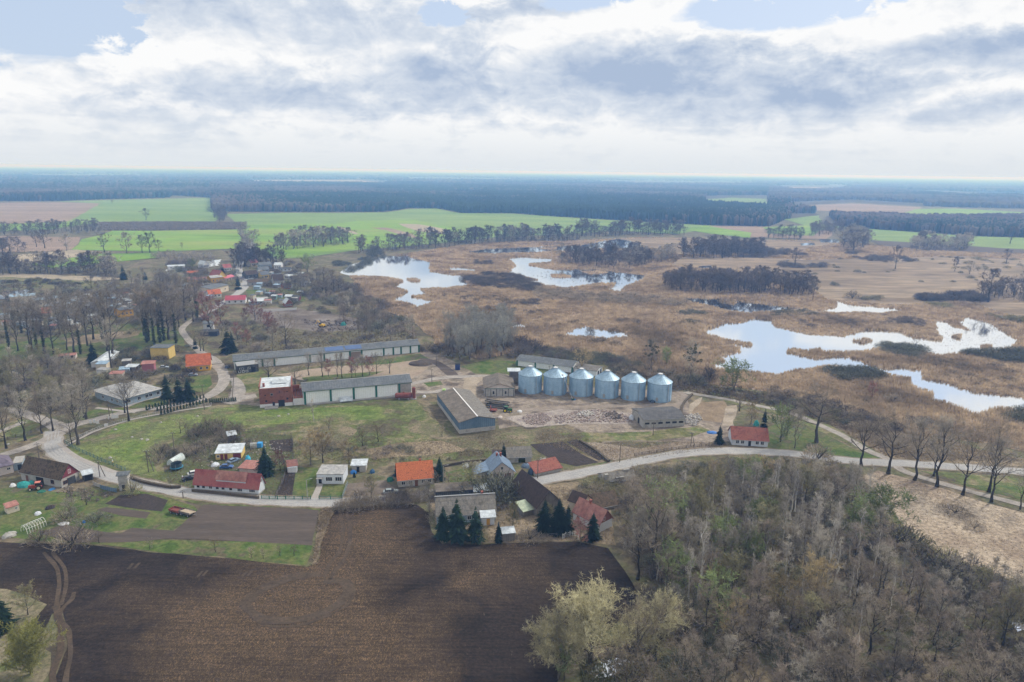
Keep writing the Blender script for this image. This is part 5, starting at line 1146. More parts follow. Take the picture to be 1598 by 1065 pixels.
brush('undergrowth', [(960, 790), (1130, 712), (1340, 730), (1400, 900), (1500, 940), (1750, 990), (1750, 1330), (880, 1330), (960, 1080), (1005, 940)], 30000, .8, .12, G_WEED, 'dead undergrowth of the lower right wood', 52)
brush('verge_grass', [(500, 795), (512, 793), (520, 800), (500, 850), (494, 882), (488, 884), (494, 840)], 1500, .5, .2, G_DRY, 'dry grass strip between the garden plot and the ploughed field', 53)
# thujas
for i in range(13):
    plant('thuja', P(327.5 + 6.6 * i * .5 + i * .05 * i * 0 + i * 0 , 629.5 - .25 * i) if False else P(328 + 3.3 * i, 629.6 - .22 * i), 2.0, 'thuja', ORD[i] + ' thuja from the left in the row right of the road bend', 'thuja', 'thuja row right of the bend', 1)
TH = [((229, 641), (304, 618), 17, 'back'), ((252, 648), (322, 629), 15, 'front'), ((246, 642), (318, 622), 15, 'middle')]
for a, b, n, lb in TH:
    for i in range(n):
        t = i / (n - 1)
        plant('thuja', P(a[0] + (b[0] - a[0]) * t, a[1] + (b[1] - a[1]) * t), rnd.uniform(1.7, 2.2), 'thuja', ORD[i] + ' thuja from the left in the ' + lb + ' row along the gravel road', 'thuja', 'thujas in the ' + lb + ' row', 1.1)

brush('reed_stubble', [(1485, 502), (1560, 508), (1582, 530), (1540, 547), (1470, 552), (1400, 538), (1462, 530)], 700, .5, .22, G_WEED, 'dead stalks and sedge standing in the shallow right water', 61, 1.2, True)
brush('reed_stubble', [(870, 420), (1000, 428), (970, 445), (880, 445), (830, 430)], 160, 1.0, .4, T_DARK, 'dark stalks before the marsh island', 63, 1.0, True)
for i_, (px_, n_, hr_) in enumerate([([(130, 452), (262, 452), (300, 462), (300, 490), (215, 492), (70, 490), (0, 500), (0, 480)], 120, (2, 6)), ([(388, 405), (480, 415), (530, 440), (520, 490), (420, 484), (388, 450)], 90, (2, 5)), ([(262, 410), (370, 415), (372, 445), (280, 470), (240, 440)], 60, (2, 6)),
      ([(0, 500), (140, 500), (320, 485), (330, 500), (280, 520), (0, 530)], 70, (1.5, 4)), ([(180, 545), (300, 540), (300, 600), (240, 600), (150, 590)], 60, (1.5, 4)), ([(340, 500), (480, 515), (640, 505), (650, 530), (540, 545), (350, 552)], 60, (1.5, 3.5)), ([(1090, 600), (1240, 622), (1400, 668), (1420, 690), (1230, 645)], 50, (1.2, 3)),
      ([(-30, 436), (130, 438), (130, 450), (-30, 450)], 40, (2, 4)), ([(450, 690), (640, 700), (760, 710), (700, 722), (560, 722)], 26, (.8, 2)), ([(400, 600), (470, 594), (600, 592), (640, 600)], 10, (1, 2))]):
    wood(px_, n_, 2.5, [('shrub', 2), ('dark_shrub', 2), ('grey_shrub', 1), ('olive_shrub', 1)], hr_, 'bushes', ['scattered bushes among the allotments', 'scattered bushes of the village gardens', 'scattered bushes round the first village houses', 'bushes below the park trees', 'bushes of the left gardens', 'scrub bushes behind the upper hall', 'low scrub along the marsh rim track', 'low bushes at the left river', 'low scrub at the lower edge of the village meadow', 'small scrub between the halls'][i_], None, 130 + i_, stuff=True, wide=(1, 1.6))

for j_, (px_, n_, k_) in enumerate([([(1210, 402), (1500, 402), (1640, 420), (1600, 470), (1300, 455)], 34, 'grey_shrub'), ([(1460, 400), (1598, 405), (1598, 425), (1480, 420)], 26, 'olive_shrub'), ([(830, 500), (1090, 500), (1100, 560), (900, 545)], 26, 'shrub'), ([(1240, 500), (1420, 505), (1420, 515), (1250, 512)], 16, 'dark_shrub'), ([(1450, 560), (1598, 580), (1598, 615), (1480, 595)], 20, 'shrub'), ([(690, 455), (850, 470), (860, 500), (700, 480)], 30, 'dark_shrub')]):
    wood(px_, n_, 5, [(k_, 1)], (1.5, 3.5), 'marsh_bushes', 'bushes dotted over the open marsh', None, 170 + j_, stuff=True, wide=(1, 1.8))

brush('pond_sedge', [(905, 1030), (1000, 1026), (1005, 1045), (960, 1070), (905, 1068)], 900, .9, .16, G_GRN, 'sedge and dead grass round the small wood pond', 66, 1.6, True)

for px_ in ([(634, 436), (645, 435), (656, 437), (655, 441), (640, 440)], [(858, 429), (875, 428), (893, 431), (888, 434), (862, 434)], [(905, 424), (935, 423), (950, 426), (920, 428)], [(1330, 533), (1350, 530), (1362, 533), (1345, 537)], [(1530, 541), (1546, 540), (1548, 545), (1532, 546)], [(1262, 548), (1280, 546), (1283, 551), (1268, 553)], [(840, 388), (870, 387), (866, 390)], [(1120, 470), (1150, 472), (1146, 475)], [(1485, 526), (1500, 524), (1498, 530)]):
    sheet('reed_islet', px_, .2, m_reedbase, (.8, 3))
    brush('reeds', px_, 260, 2.2, .35, m_reed, 'small reed islet standing in the marsh water', 180, .8, True)
# ================================================================ BUILDINGS
def pat(name, cols, scale=.5, hf=(3, .12), **k):
    if any(q in name for q in ('roof', 'tile', 'sheets')) and hf == (3, .12): hf = (.9, .3)
    return mat(name, [tuple(q * .88 for q in c) for c in cols], scale, hf, coord='object', **k)
def grid_extra(w, h, dark=.75, mort=.03):
    def ex(g, vec, c):
        b = g.n('ShaderNodeTexBrick', {'Vector': vec, 'Color1': (1, 1, 1, 1), 'Color2': (.86, .86, .86, 1), 'Mortar': (dark, dark, dark, 1), 'Scale': 1.0, 'Mortar Size': mort, 'Brick Width': w, 'Row Height': h})
        return g.mix(1.0, c, b.outputs[0], 'MULTIPLY')
    return ex
def rib_extra(axis=0, period=.9, amt=.15):
    def ex(g, vec, c):
        s = g.n('ShaderNodeSeparateXYZ', {0: vec}).outputs[axis]
        w = g.math('SINE', g.math('MULTIPLY', s, 6.283 / period))
        f = g.ramp(w, [(0.0, 1 - amt), (0.6, 1.0)])
        return g.mix(1.0, c, f, 'MULTIPLY')
    return ex
W_WHITE = pat('white_render', [(0.62, 0.63, 0.66), (0.74, 0.75, 0.77)], .4, hf=(2, .06)); W_BLUEW = pat('bluish_white_render', [(0.55, 0.60, 0.68), (0.66, 0.70, 0.76)], .4)
W_CREAM = pat('cream_render', [(0.55, 0.48, 0.38), (0.66, 0.60, 0.50)], .5); W_PINKW = pat('pinkish_render', [(0.52, 0.46, 0.43), (0.60, 0.54, 0.51)], .5)
W_GREYW = pat('stained_grey_render', [(0.30, 0.29, 0.27), (0.44, 0.43, 0.41), (0.36, 0.35, 0.33)], .5); W_YEL = pat('yellow_render', [(0.58, 0.42, 0.12), (0.66, 0.50, 0.18)], .4)
W_ORY = pat('deep_yellow_render', [(0.66, 0.36, 0.04), (0.72, 0.42, 0.06)], .4); W_PANEL = pat('white_sheet_wall', [(0.80, 0.85, 0.88), (0.88, 0.92, 0.94)], .2, extra=rib_extra(0, .8, .10))
W_PLANK = pat('weathered_planks', [(0.16, 0.145, 0.13), (0.24, 0.22, 0.20)], .6, extra=rib_extra(0, .5, .3)); W_PLANKB = pat('dark_planks', [(0.055, 0.06, 0.065), (0.10, 0.105, 0.11)], .6, extra=rib_extra(0, .6, .3))
W_BRICK = pat('red_brick', [(0.21, 0.075, 0.05), (0.33, 0.125, 0.08), (0.25, 0.10, 0.07)], .5, hf=(4, .3), extra=grid_extra(.9, .5, .8), hi=.62)
W_BLUE = pat('blue_sheet_wall', [(0.10, 0.17, 0.25), (0.16, 0.24, 0.33)], .3, extra=rib_extra(0, .8, .2)); W_LBLUE = pat('light_blue_grey_wall', [(0.26, 0.34, 0.42), (0.33, 0.41, 0.49)], .3)
W_MAROON = pat('maroon_boards', [(0.17, 0.035, 0.05), (0.22, 0.05, 0.065)], .5, extra=rib_extra(0, .4, .25)); W_GREEN = pat('green_paint', [(0.02, 0.12, 0.085), (0.03, 0.16, 0.11)], .5)
R_RED = pat('red_metal_roof', [(0.23, 0.06, 0.06), (0.32, 0.10, 0.095), (0.28, 0.13, 0.115)], .25, hf=(2, .15)); R_FADED = pat('faded_red_roof', [(0.30, 0.13, 0.11), (0.38, 0.20, 0.17)], .3)
R_ORANGE = pat('orange_tile_roof', [(0.12, 0.05, 0.03), (0.46, 0.135, 0.055), (0.56, 0.17, 0.07), (0.40, 0.11, 0.05)], 1.6, hf=(5, .4), extra=grid_extra(.5, .45, .75), lo=.33, hi=.6, detail=8)
R_ORANGE2 = pat('plain_orange_roof', [(0.42, 0.11, 0.05), (0.52, 0.15, 0.065)], .8, extra=grid_extra(.8, .6, .8)); R_MOSS = pat('mossy_dark_tiles', [(0.035, 0.027, 0.02), (0.075, 0.055, 0.035), (0.13, 0.09, 0.06), (0.055, 0.05, 0.025)], 1.1, hf=(4, .5), detail=8, lo=.35, hi=.65)
R_DARK = pat('dark_tiles', [(0.035, 0.026, 0.024), (0.07, 0.048, 0.042)], 1.0, hf=(4, .35)); R_TILE = pat('old_red_tiles', [(0.18, 0.06, 0.05), (0.30, 0.10, 0.075), (0.26, 0.11, 0.08)], 1.0, hf=(4, .35), extra=grid_extra(.7, .5, .8))
R_GREY = pat('grey_roofing', [(0.105, 0.12, 0.135), (0.155, 0.17, 0.185)], .2, extra=rib_extra(0, 1.1, .12)); R_FIBRE = pat('fibre_cement_sheets', [(0.13, 0.12, 0.105), (0.22, 0.205, 0.185), (0.17, 0.165, 0.155)], .5, hf=(3, .25), extra=grid_extra(1.1, 1.3, .6, .05))
R_FIBRED = pat('dark_fibre_sheets', [(0.075, 0.075, 0.08), (0.13, 0.13, 0.135)], .5, hf=(3, .25), extra=grid_extra(1.1, 1.3, .6, .05)); R_FIBREB = pat('brown_fibre_sheets', [(0.125, 0.105, 0.085), (0.20, 0.175, 0.15)], .5, hf=(3, .25), extra=grid_extra(1.2, 1.4, .7, .05)); R_BLUE = pat('slate_blue_roof', [(0.11, 0.17, 0.26), (0.15, 0.22, 0.32)], .4, rough=.45, spec=.5); R_WHITE = pat('pale_metal_roof', [(0.42, 0.47, 0.52), (0.58, 0.63, 0.67)], .4, rough=.5)
R_PURPLE = pat('plum_grey_roof', [(0.12, 0.10, 0.14), (0.17, 0.15, 0.19)], .4); R_FELT = pat('grey_felt_roof', [(0.30, 0.30, 0.30), (0.38, 0.38, 0.375)], .4); R_GREENP = pat('pale_green_sheet_roof', [(0.30, 0.36, 0.27), (0.42, 0.47, 0.36)], .6)
M_GLASS = pat('window_glass', [(0.02, 0.025, 0.035)], rough=.12, spec=.6); M_FRAME = pat('white_frames', [(0.7, 0.7, 0.7)]); M_BROWNF = pat('brown_boards', [(0.16, 0.07, 0.045), (0.2, 0.09, 0.06)]); M_DARKIN = pat('dark_opening', [(0.015, 0.015, 0.018)])
M_CONC = pat('concrete', [(0.30, 0.29, 0.27), (0.40, 0.39, 0.37)], .6); M_WOOD = pat('pole_wood', [(0.12, 0.10, 0.085), (0.17, 0.15, 0.13)], .8); M_STEEL = pat('grey_steel', [(0.35, 0.36, 0.37)], metal=.4, rough=.5)
M_RUST = pat('rusty_red_paint', [(0.17, 0.045, 0.04), (0.25, 0.08, 0.06)], .8); M_BLK = pat('black_rubber', [(0.02, 0.02, 0.02)]); M_SOLAR = pat('solar_glass', [(0.05, 0.10, 0.24), (0.07, 0.13, 0.28)], rough=.25, spec=.6)
M_YDOOR = pat('ochre_door', [(0.55, 0.30, 0.03)]); M_BRICKC = pat('chimney_brick', [(0.25, 0.08, 0.06), (0.32, 0.12, 0.09)], 2)
def paint(name, c, rough=.35, metal=0.0): return pat(name, [c], rough=rough, spec=.5, metal=metal)

def frame2(A, B, D, flip=False):
    a, b = P(*A), P(*B)
    L = (b - a).length
    rz = math.atan2(b.y - a.y, b.x - a.x)
    yv = Vector((-math.sin(rz), math.cos(rz), 0))
    if not isinstance(D, (int, float)): D = abs((P(*D) - a).dot(yv))
    c = (a + b) / 2 + yv * (D / 2)
    return c, rz, L, D
def roof_prism(half, wh, rh, ov, t):
    s = rh / half
    return [(-half - ov, wh - ov * s), (0, wh + rh), (half + ov, wh - ov * s), (half + ov, wh - ov * s + t), (0, wh + rh + t), (-half - ov, wh - ov * s + t)]
def opening(e, face, s, z, w, h, L, D, name='window', mf=M_FRAME, mg=M_GLASS, bars=1, sub='pane'):
    """a framed opening on a wall face: frame is the part, pane its sub-part"""
    fr, pn = MB(), MB()
    t = .09
    def place(mb, x0, x1, z0, z1, d0, d1):
        if face in 'fb':
            y = -D / 2 if face == 'f' else D / 2; sg = -1 if face == 'f' else 1
            cx = -L / 2 + s * L
            mb.box((cx + (x0 + x1) / 2, y + sg * (d0 + d1) / 2, (z0 + z1) / 2), (x1 - x0, d1 - d0, z1 - z0))
        else:
            x = L / 2 if face == 'r' else -L / 2; sg = 1 if face == 'r' else -1
            cy = -D / 2 + s * D
            mb.box((x + sg * (d0 + d1) / 2, cy + (x0 + x1) / 2, (z0 + z1) / 2), (d1 - d0, x1 - x0, z1 - z0))
    place(fr, -w / 2 - t, -w / 2, z - t, z + h + t, .0, .07); place(fr, w / 2, w / 2 + t, z - t, z + h + t, .0, .07)
    place(fr, -w / 2, w / 2, z - t, z, 0, .10); place(fr, -w / 2, w / 2, z + h, z + h + t, 0, .07)
    for i in range(bars):
        q = -w / 2 + w * (i + 1) / (bars + 1); place(fr, q - .035, q + .035, z, z + h, .035, .065)
    place(pn, -w / 2, w / 2, z, z + h, .0, .03)
    f = fr.build(name, mf, e); pn.build(sub, mg, f)
    return f
def door(e, face, s, w, h, L, D, m, z=0.0, name='door'):
    d = MB(); hd = MB()
    if face in 'fb':
        sg = -1 if face == 'f' else 1; y = sg * D / 2; cx = -L / 2 + s * L
        d.box((cx, y + sg * .03, z + h / 2), (w, .06, h)); hd.box((cx + w * .35, y + sg * .08, z + h * .48), (.12, .06, .05))
    else:
        sg = 1 if face == 'r' else -1; x = sg * L / 2; cy = -D / 2 + s * D
        d.box((x + sg * .03, cy, z + h / 2), (.06, w, h)); hd.box((x + sg * .08, cy + w * .35, z + h * .48), (.06, .12, .05))
    o = d.build(name, m, e); hd.build('handle', M_STEEL, o)
    return o
def house(name, label, A, B, D, wh, rh, wall, roofm, ridge='x', ov=.4, win=(), doors=(), chim=(), cat='house', group=None, kind='gable', t=.16, plinth=None, gable=None, cap=None, fr=None):
    c, rz, L, D = frame2(A, B, D)
    e = empty(name, c, rz, label, cat, group)
    w = MB(); r = MB()
    if kind == 'flat':
        w.box((0, 0, wh / 2), (L, D, wh)); r.box((0, 0, wh + t / 2), (L + 2 * ov, D + 2 * ov, t))
    elif kind == 'shed':       # rises towards the back
        w.prism([(-D / 2, 0), (D / 2, 0), (D / 2, wh + rh), (-D / 2, wh)], 'x', -L / 2, L / 2)
        s = rh / D
        r.prism([(-D / 2 - ov, wh - ov * s), (D / 2 + ov, wh + rh + ov * s), (D / 2 + ov, wh + rh + ov * s + t), (-D / 2 - ov, wh - ov * s + t)], 'x', -L / 2 - ov, L / 2 + ov)
    elif kind == 'hip':
        w.box((0, 0, wh / 2), (L, D, wh))
        i = min(L, D) / 2 * .9
        a, b = L / 2 + ov, D / 2 + ov
        r.add([(-a, -b, wh), (a, -b, wh), (a, b, wh), (-a, b, wh), (-a + i, 0, wh + rh), (a - i, 0, wh + rh), (-a, -b, wh - .15), (a, -b, wh - .15), (a, b, wh - .15), (-a, b, wh - .15)],
              [(0, 1, 5, 4), (1, 2, 5), (2, 3, 4, 5), (3, 0, 4), (6, 7, 1, 0), (7, 8, 2, 1), (8, 9, 3, 2), (9, 6, 0, 3), (9, 8, 7, 6)])
    elif ridge == 'x':
        w.prism([(-D / 2, 0), (D / 2, 0), (D / 2, wh), (0, wh + rh), (-D / 2, wh)], 'x', -L / 2, L / 2)
        r.prism(roof_prism(D / 2, wh, rh, ov, t), 'x', -L / 2 - ov, L / 2 + ov)
    else:
        w.prism([(-L / 2, 0), (L / 2, 0), (L / 2, wh), (0, wh + rh), (-L / 2, wh)], 'y', -D / 2, D / 2)
        r.prism(roof_prism(L / 2, wh, rh, ov, t), 'y', -D / 2 - ov, D / 2 + ov)
    w.build('wall', wall, e); ro = r.build('roof', roofm, e)
    if plinth:
        pb = MB().box((0, 0, plinth[0] / 2), (L + .08, D + .08, plinth[0])); pb.build('plinth', plinth[1], e)
    if gable:       # boarded gable end: (side, material)
        sd_, gm = gable; gb = MB()
        if ridge == 'x':
            x = (L / 2) * (1 if sd_ == 'r' else -1); dx = .06 * (1 if sd_ == 'r' else -1)
            gb.prism([(-D / 2, wh), (D / 2, wh), (0, wh + rh)], 'x', x, x + dx)
        else:
            gb.prism([(-L / 2, wh), (L / 2, wh), (0, wh + rh)], 'y', -D / 2 - .06, -D / 2)
        gb.build('gable', gm, e)
    if kind == 'gable' and ridge == 'x' and D > 5:
        s_ = rh / (D / 2)
        MB().box((0, -D / 2 - ov - .06, wh - ov * s_ + .06), (L + 2 * ov, .14, .13)).build('gutter', M_STEEL, ro)
    if cap:
        cb = MB()
        if ridge == 'x': cb.box((0, 0, wh + rh + t + .02), (L + 2 * ov + .1, .5, .1))
        else: cb.box((0, 0, wh + rh + t + .02), (.5, D + 2 * ov + .1, .1))
        cb.build('ridge_cap', cap, ro)
    for q in win:
        f_, s_, z_, w_, h_ = q[:5]
        opening(e, f_, s_, z_, w_, h_, L, D, mf=(q[5] if len(q) > 5 else (fr or M_FRAME)), mg=(q[6] if len(q) > 6 else M_GLASS), bars=(q[7] if len(q) > 7 else 1))
    for q in doors: door(e, q[0], q[1], q[2], q[3], L, D, q[4], name=(q[5] if len(q) > 5 else 'door'))
    for cx, cy, ch in chim:
        k = MB().box((cx * L, cy * D, ch / 2 + wh), (.6, .6, ch)); k.box((cx * L, cy * D, wh + ch + .05), (.75, .75, .1)); k.build('chimney', M_BRICKC, ro)
    return e, L, D
def add_part(e, name, m, fn): mb = MB(); fn(mb); return mb.build(name, m, e)

# --- middle row
e, L, D = house('brick_house', 'house with bright orange mottled tile roof beside the main road', (621.5, 761), (676, 756), 9, 2.6, 3.9, W_GREYW, R_ORANGE, win=[('f', .15, .8, 1.1, 1.1), ('f', .35, .8, 1.1, 1.1), ('f', .72, .8, 1.1, 1.1), ('f', .9, .8, 1.0, 1.1), ('l', .35, .9, 1, 1.1), ('l', .65, .9, 1, 1.1)], doors=[('f', .52, 1, 2, M_BROWNF)], chim=[(.18, .1, 4.2)])
e, L, D = house('flat_roofed_house', 'small white flat-roofed house with a paved path to its door', (495, 755.5), (536, 755.5), 7.2, 3.3, 0, W_BLUEW, R_FELT, kind='flat', ov=.12, t=.25, win=[('f', .46, 1.1, 2.0, 1.3, M_FRAME, M_GLASS, 2), ('f', .82, 1.1, 2.0, 1.3, M_FRAME, M_GLASS, 2)], doors=[('f', .12, 1.0, 2.1, M_DARKIN)])
add_part(e, 'porch', M_CONC, lambda b: (b.box((-L * .38, -D / 2 - .6, 2.35), (2.0, 1.3, .15)), b.box((-L * .38, -D / 2 - .7, .1), (1.6, 1.4, .2)), b.box((-L * .485, -D / 2 - 1.1, 1.15), (.12, .12, 2.3))))
RWIN = [('f', s, .95, 1.0, 1.0, M_FRAME, M_GLASS, b) for s, b in ((.06, 0), (.145, 0), (.255, 1), (.36, 0), (.45, 0), (.57, 0))] + [('f', .71, .85, 1.5, 1.15, M_FRAME, M_GLASS, 2), ('f', .90, .85, 1.8, 1.15, M_FRAME, M_GLASS, 3)]
e, L, D = house('long_house', 'long white house with a red roof and wide dormer along the main road', (304, 765), (404, 773), (422, 765), 2.6, 3.7, W_BLUEW, R_RED, win=RWIN + [('r', .5, 3.6, .8, .9)], plinth=(.45, M_CONC))
def dorm(b):
    x0, x1 = -L * .16, L * .30
    b.prism([(-D * .40, 3.45), (-D * .40, 4.05), (-D * .03, 6.45), (-D * .03, 6.0)], 'x', x0, x1)
dm = add_part(e, 'dormer', W_BLUEW, dorm)
mb = MB().prism([(-D * .46, 3.98), (-D * .02, 6.5), (-D * .02, 6.62), (-D * .46, 4.10)], 'x', -L * .17, L * .31); mb.build('dormer_roof', R_FADED, dm)
e, L, D = house('garage_shed', 'low yellow garage shed with pale corrugated roof behind the long red house', (337, 718), (377, 716), 6, 2.4, .8, W_YEL, R_WHITE, kind='shed', ov=.3, win=[('f', .1, .9, .8, .8)], doors=[('f', .24, 1.0, 2, W_MAROON), ('f', .40, 1.0, 2, W_MAROON), ('f', .83, 2.6, 2.1, W_MAROON, 'garage_door')], cat='shed')
e, L, D = house('barn', 'old barn house with mossy dark roof and maroon boarded gable at the road bend', (34, 749), (97, 762), (138, 752), 3.0, 4.0, W_GREYW, R_MOSS, ov=.35, gable=('r', W_MAROON), win=[('f', .78, .9, 1.3, 1.3, M_BROWNF), ('r', .2, .9, 1.3, 1.1, M_BROWNF), ('r', .5, 3.9, .7, 1.2)], doors=[('f', .47, 3.2, 2.6, M_DARKIN, 'barn_door'), ('f', .15, 1, 2, M_BROWNF), ('r', .55, 2.8, 2.4, W_PLANKB, 'garage_door')], cat='barn')
e2, L2, D2 = house('carport', 'small carport with pale blue roof beside the maroon gable', (131, 752), (146, 748.5), 3, 2.2, .3, W_PLANKB, R_WHITE, kind='shed', ov=.3, cat='carport', doors=[('f', .5, 2, 1.8, M_DARKIN)])
e, L, D = house('annex_house', 'pinkish cream house with plum-grey roof cut by the left edge', (-30, 750), (22, 737.5), 9, 3.0, 3.2, W_PINKW, R_PURPLE, kind='hip', win=[('f', .86, 1.4, .9, .7)], chim=[(0.1, .1, 3.3)])
house('lean_to_shed', 'narrow grey lean-to between the plum-roofed house and the mossy barn', (22, 735), (36, 733), 5, 2.6, .3, W_LBLUE, M_CONC, kind='shed', ov=.15, cat='shed', doors=[('f', .7, 1.2, 2, M_DARKIN)])
house('garden_shed', 'little cream garden shed with maroon roof in the lower left garden', (12, 803), (31, 797), 2.6, 1.9, .5, W_CREAM, R_FADED, kind='shed', ov=.15, cat='shed', win=[('f', .75, .9, .5, .5)])
# transformer tower
c = P(192, 766); e = empty('transformer_tower', c + Vector((0, 1.4, 0)), R(15), 'narrow brick transformer tower standing at the roadside', 'tower')
add_part(e, 'wall', W_GREYW, lambda b: (b.box((0, 0, 2.6), (2.7, 2.7, 5.2)), [b.box((-.1, -1.36, .9 + i), (2.9, .12, .12)) for i in range(4)]))
add_part(e, 'roof', R_GREY, lambda b: b.prism([(-1.8, 5.2), (1.8, 5.2), (1.8, 5.3), (0, 5.9), (-1.8, 5.3)], 'x', -1.8, 1.8))
door(e, 'f', .5, 1, 2, 2.7, 2.84, W_PLANKB)
add_part(e, 'insulator', M_WOOD, lambda b: [b.tube((x, 1.35, 4.8), (x, 1.8, 5.2), .07) for x in (-.8, 0, .8)])
# --- white halls
def hall(name, label, A, B, D, wh, rh, pil, extra_doors=(), solar=None, endwall=None):
    e, L, D = house(name, label, A, B, D, wh, rh, W_PANEL, R_GREY, ov=.45, cat='hall', t=.2, cap=M_STEEL)
    for s in pil:
        add_part(e, 'pilaster', W_GREEN, lambda b: b.box((-L / 2 + s * L, -D / 2 - .08, wh * .49), (.9, .16, wh * .97)))
    add_part(e, 'fascia', W_GREEN, lambda b: b.box((0, -D / 2 - .46, wh - .18), (L + .9, .12, .35)))
    for (s, w, h, m, nm) in extra_doors: door(e, 'f', s, w, h, L, D, m, name=nm)
    if solar:
        for a, b_ in solar:
            s_ = rh / (D / 2)
            y0, y1 = -D * .42, -D * .06
            add_part(e, 'solar_panel', M_SOLAR, lambda b: b.prism([(y0, wh + (D / 2 + y0) * s_ + .24), (y1, wh + (D / 2 + y1) * s_ + .24), (y1, wh + (D / 2 + y1) * s_ + .34), (y0, wh + (D / 2 + y0) * s_ + .34)], 'x', -L / 2 + a * L, -L / 2 + b_ * L))
    return e, L, D
M_TAND = paint('tan_door', (0.27, 0.21, 0.18), .7)
hall('white_hall', 'longer upper white hall with green pilasters and solar panels on its roof', (366, 577), (655, 550), 12, 4.5, 1.5, (.01, .14, .20, .385, .46, .60, .665, .79, .845, .89, .945, .995), [(.17, 5, 3.8, M_FRAME, 'gate'), (.425, 5, 3.6, M_FRAME, 'gate'), (.63, 7, 3.6, M_TAND, 'gate')], [(.47, .57), (.58, .67)])
e, L, D = hall('white_hall', 'shorter lower white hall attached to the red brick mill', (474, 632), (642, 616.5), 12.5, 6.2, 1.7, (.015, .245, .455, .665, .885))
add_part(e, 'end_wall', M_CONC, lambda b: b.box((L / 2 - 3.2, -D / 2 - .04, 3), (6.2, .1, 6)))
add_part(e, 'tarpaulin', R_WHITE, lambda b: (b.prism([(-D / 2 - 2.4, .6), (-D / 2 - .1, 2.0), (-D / 2 - .1, 2.12), (-D / 2 - 2.4, .72)], 'x', -L * .18, -L * .06), b.tube((-L * .17, -D / 2 - 2.2, 0), (-L * .17, -D / 2 - 2.2, .7), .08), b.tube((-L * .07, -D / 2 - 2.2, 0), (-L * .07, -D / 2 - 2.2, .7), .08)))
add_part(e, 'loading_dock', M_CONC, lambda b: b.box((-L * .05, -D / 2 - .8, .25), (L * .85, 1.5, .5)))
# dark annex at the hall's left end
e, L, D = house('annex_shed', 'dark wooden annex with flat roof at the left end of the upper hall', (371, 584), (404, 580), 6, 4.0, .4, W_PLANKB, M_STEEL, kind='shed', cat='shed', ov=.15, win=[('f', .2, 1.9, 1.8, .9), ('f', .55, 2.0, 1.2, .8)], doors=[('f', .75, 2.0, 2.6, M_DARKIN)])
M_MURAL = paint('white_wall_paint', (0.6, 0.62, 0.64), .8)
def letters(b):
    x0 = -L / 2 + .5
    for i in range(3):
        x = x0 + i * 1.7
        b.box((x, -D / 2 - .05, .95), (.22, .1, 1.2)); b.box((x + 1.0, -D / 2 - .05, .95), (.22, .1, 1.2)); b.box((x + .5, -D / 2 - .05, .45), (.78, .1, .2))
        if i: b.box((x + .5, -D / 2 - .05, 1.45), (.78, .1, .2))
add_part(e, 'painted_wall_lettering', M_MURAL, letters)
# --- red brick mill
e, L, D = house('brick_mill', 'tall red brick mill with pale flat roof and white plinth', (406, 637), (457, 633), (396.5, 622), 8.2, 1.0, W_BRICK, R_WHITE, kind='shed', ov=-.25, cat='mill', plinth=(1.5, W_WHITE), win=[('f', .20, 2.4, .9, .9, M_BRICKC, M_DARKIN, 0), ('f', .85, 2.9, .9, .9, M_BRICKC, M_DARKIN, 0), ('f', .38, 5.2, .9, .9, M_CONC, M_DARKIN, 0), ('f', .18, 5.2, .6, .6, M_BRICKC, M_DARKIN, 0), ('l', .3, 4.4, .8, .9, M_BRICKC, M_DARKIN, 0), ('l', .7, 4.4, .8, .9, M_BRICKC, M_DARKIN, 0), ('f', .62, 6.3, .6, .5, M_BRICKC, M_DARKIN, 0), ('f', .85, 6.3, .6, .5, M_BRICKC, M_DARKIN, 0)],
                 doors=[('f', .66, 2.6, 2.9, M_DARKIN, 'gate'), ('f', .42, 1.0, 2.2, M_DARKIN)])
add_part(e, 'parapet', W_BRICK, lambda b: (b.box((0, -D / 2 + .15, 8.3), (L + .1, .4, .5)), b.box((-L / 2 + .15, 0, 8.9), (.42, D, 1.4)), b.box((L / 2 - .15, 0, 8.8), (.42, D - .4, 1.1))))
add_part(e, 'roof_lantern', R_WHITE, lambda b: b.prism([(-2.2, 9.0), (2.2, 9.4), (0, 10.3)], 'x', -1.5, 4.5))
add_part(e, 'chimney', M_BRICKC, lambda b: b.box((-L * .36, -D * .3, 9.3), (.9, .9, 1.6)))
add_part(e, 'loading_ramp', M_CONC, lambda b: b.box((-L * .15, -D / 2 - 1.6, .3), (L * .4, 3.0, .6)))
e, L, D = house('ruined_wing', 'roofless brick link between the red mill and the lower hall', (458, 632.8), (474, 631.3), 8, 2.9, 0, W_WHITE, W_BRICK, kind='flat', ov=-.2, t=.8, cat='ruin')
add_part(e, 'back_wall', W_BRICK, lambda b: (b.box((-.5, D / 2 + .3, 3.3), (L * .7, .5, 6.6)), b.box((L * .3, D / 2 - .6, 2.6), (L * .3, .5, 5.2))))
add_part(e, 'roof_timber', M_WOOD, lambda b: [b.tube((-L / 2 + 1 + i, -D / 2 + .5, 3.8), (-L / 2 + 1.4 + i, D / 2, 4.9), .12) for i in range(0, int(L) - 1)])
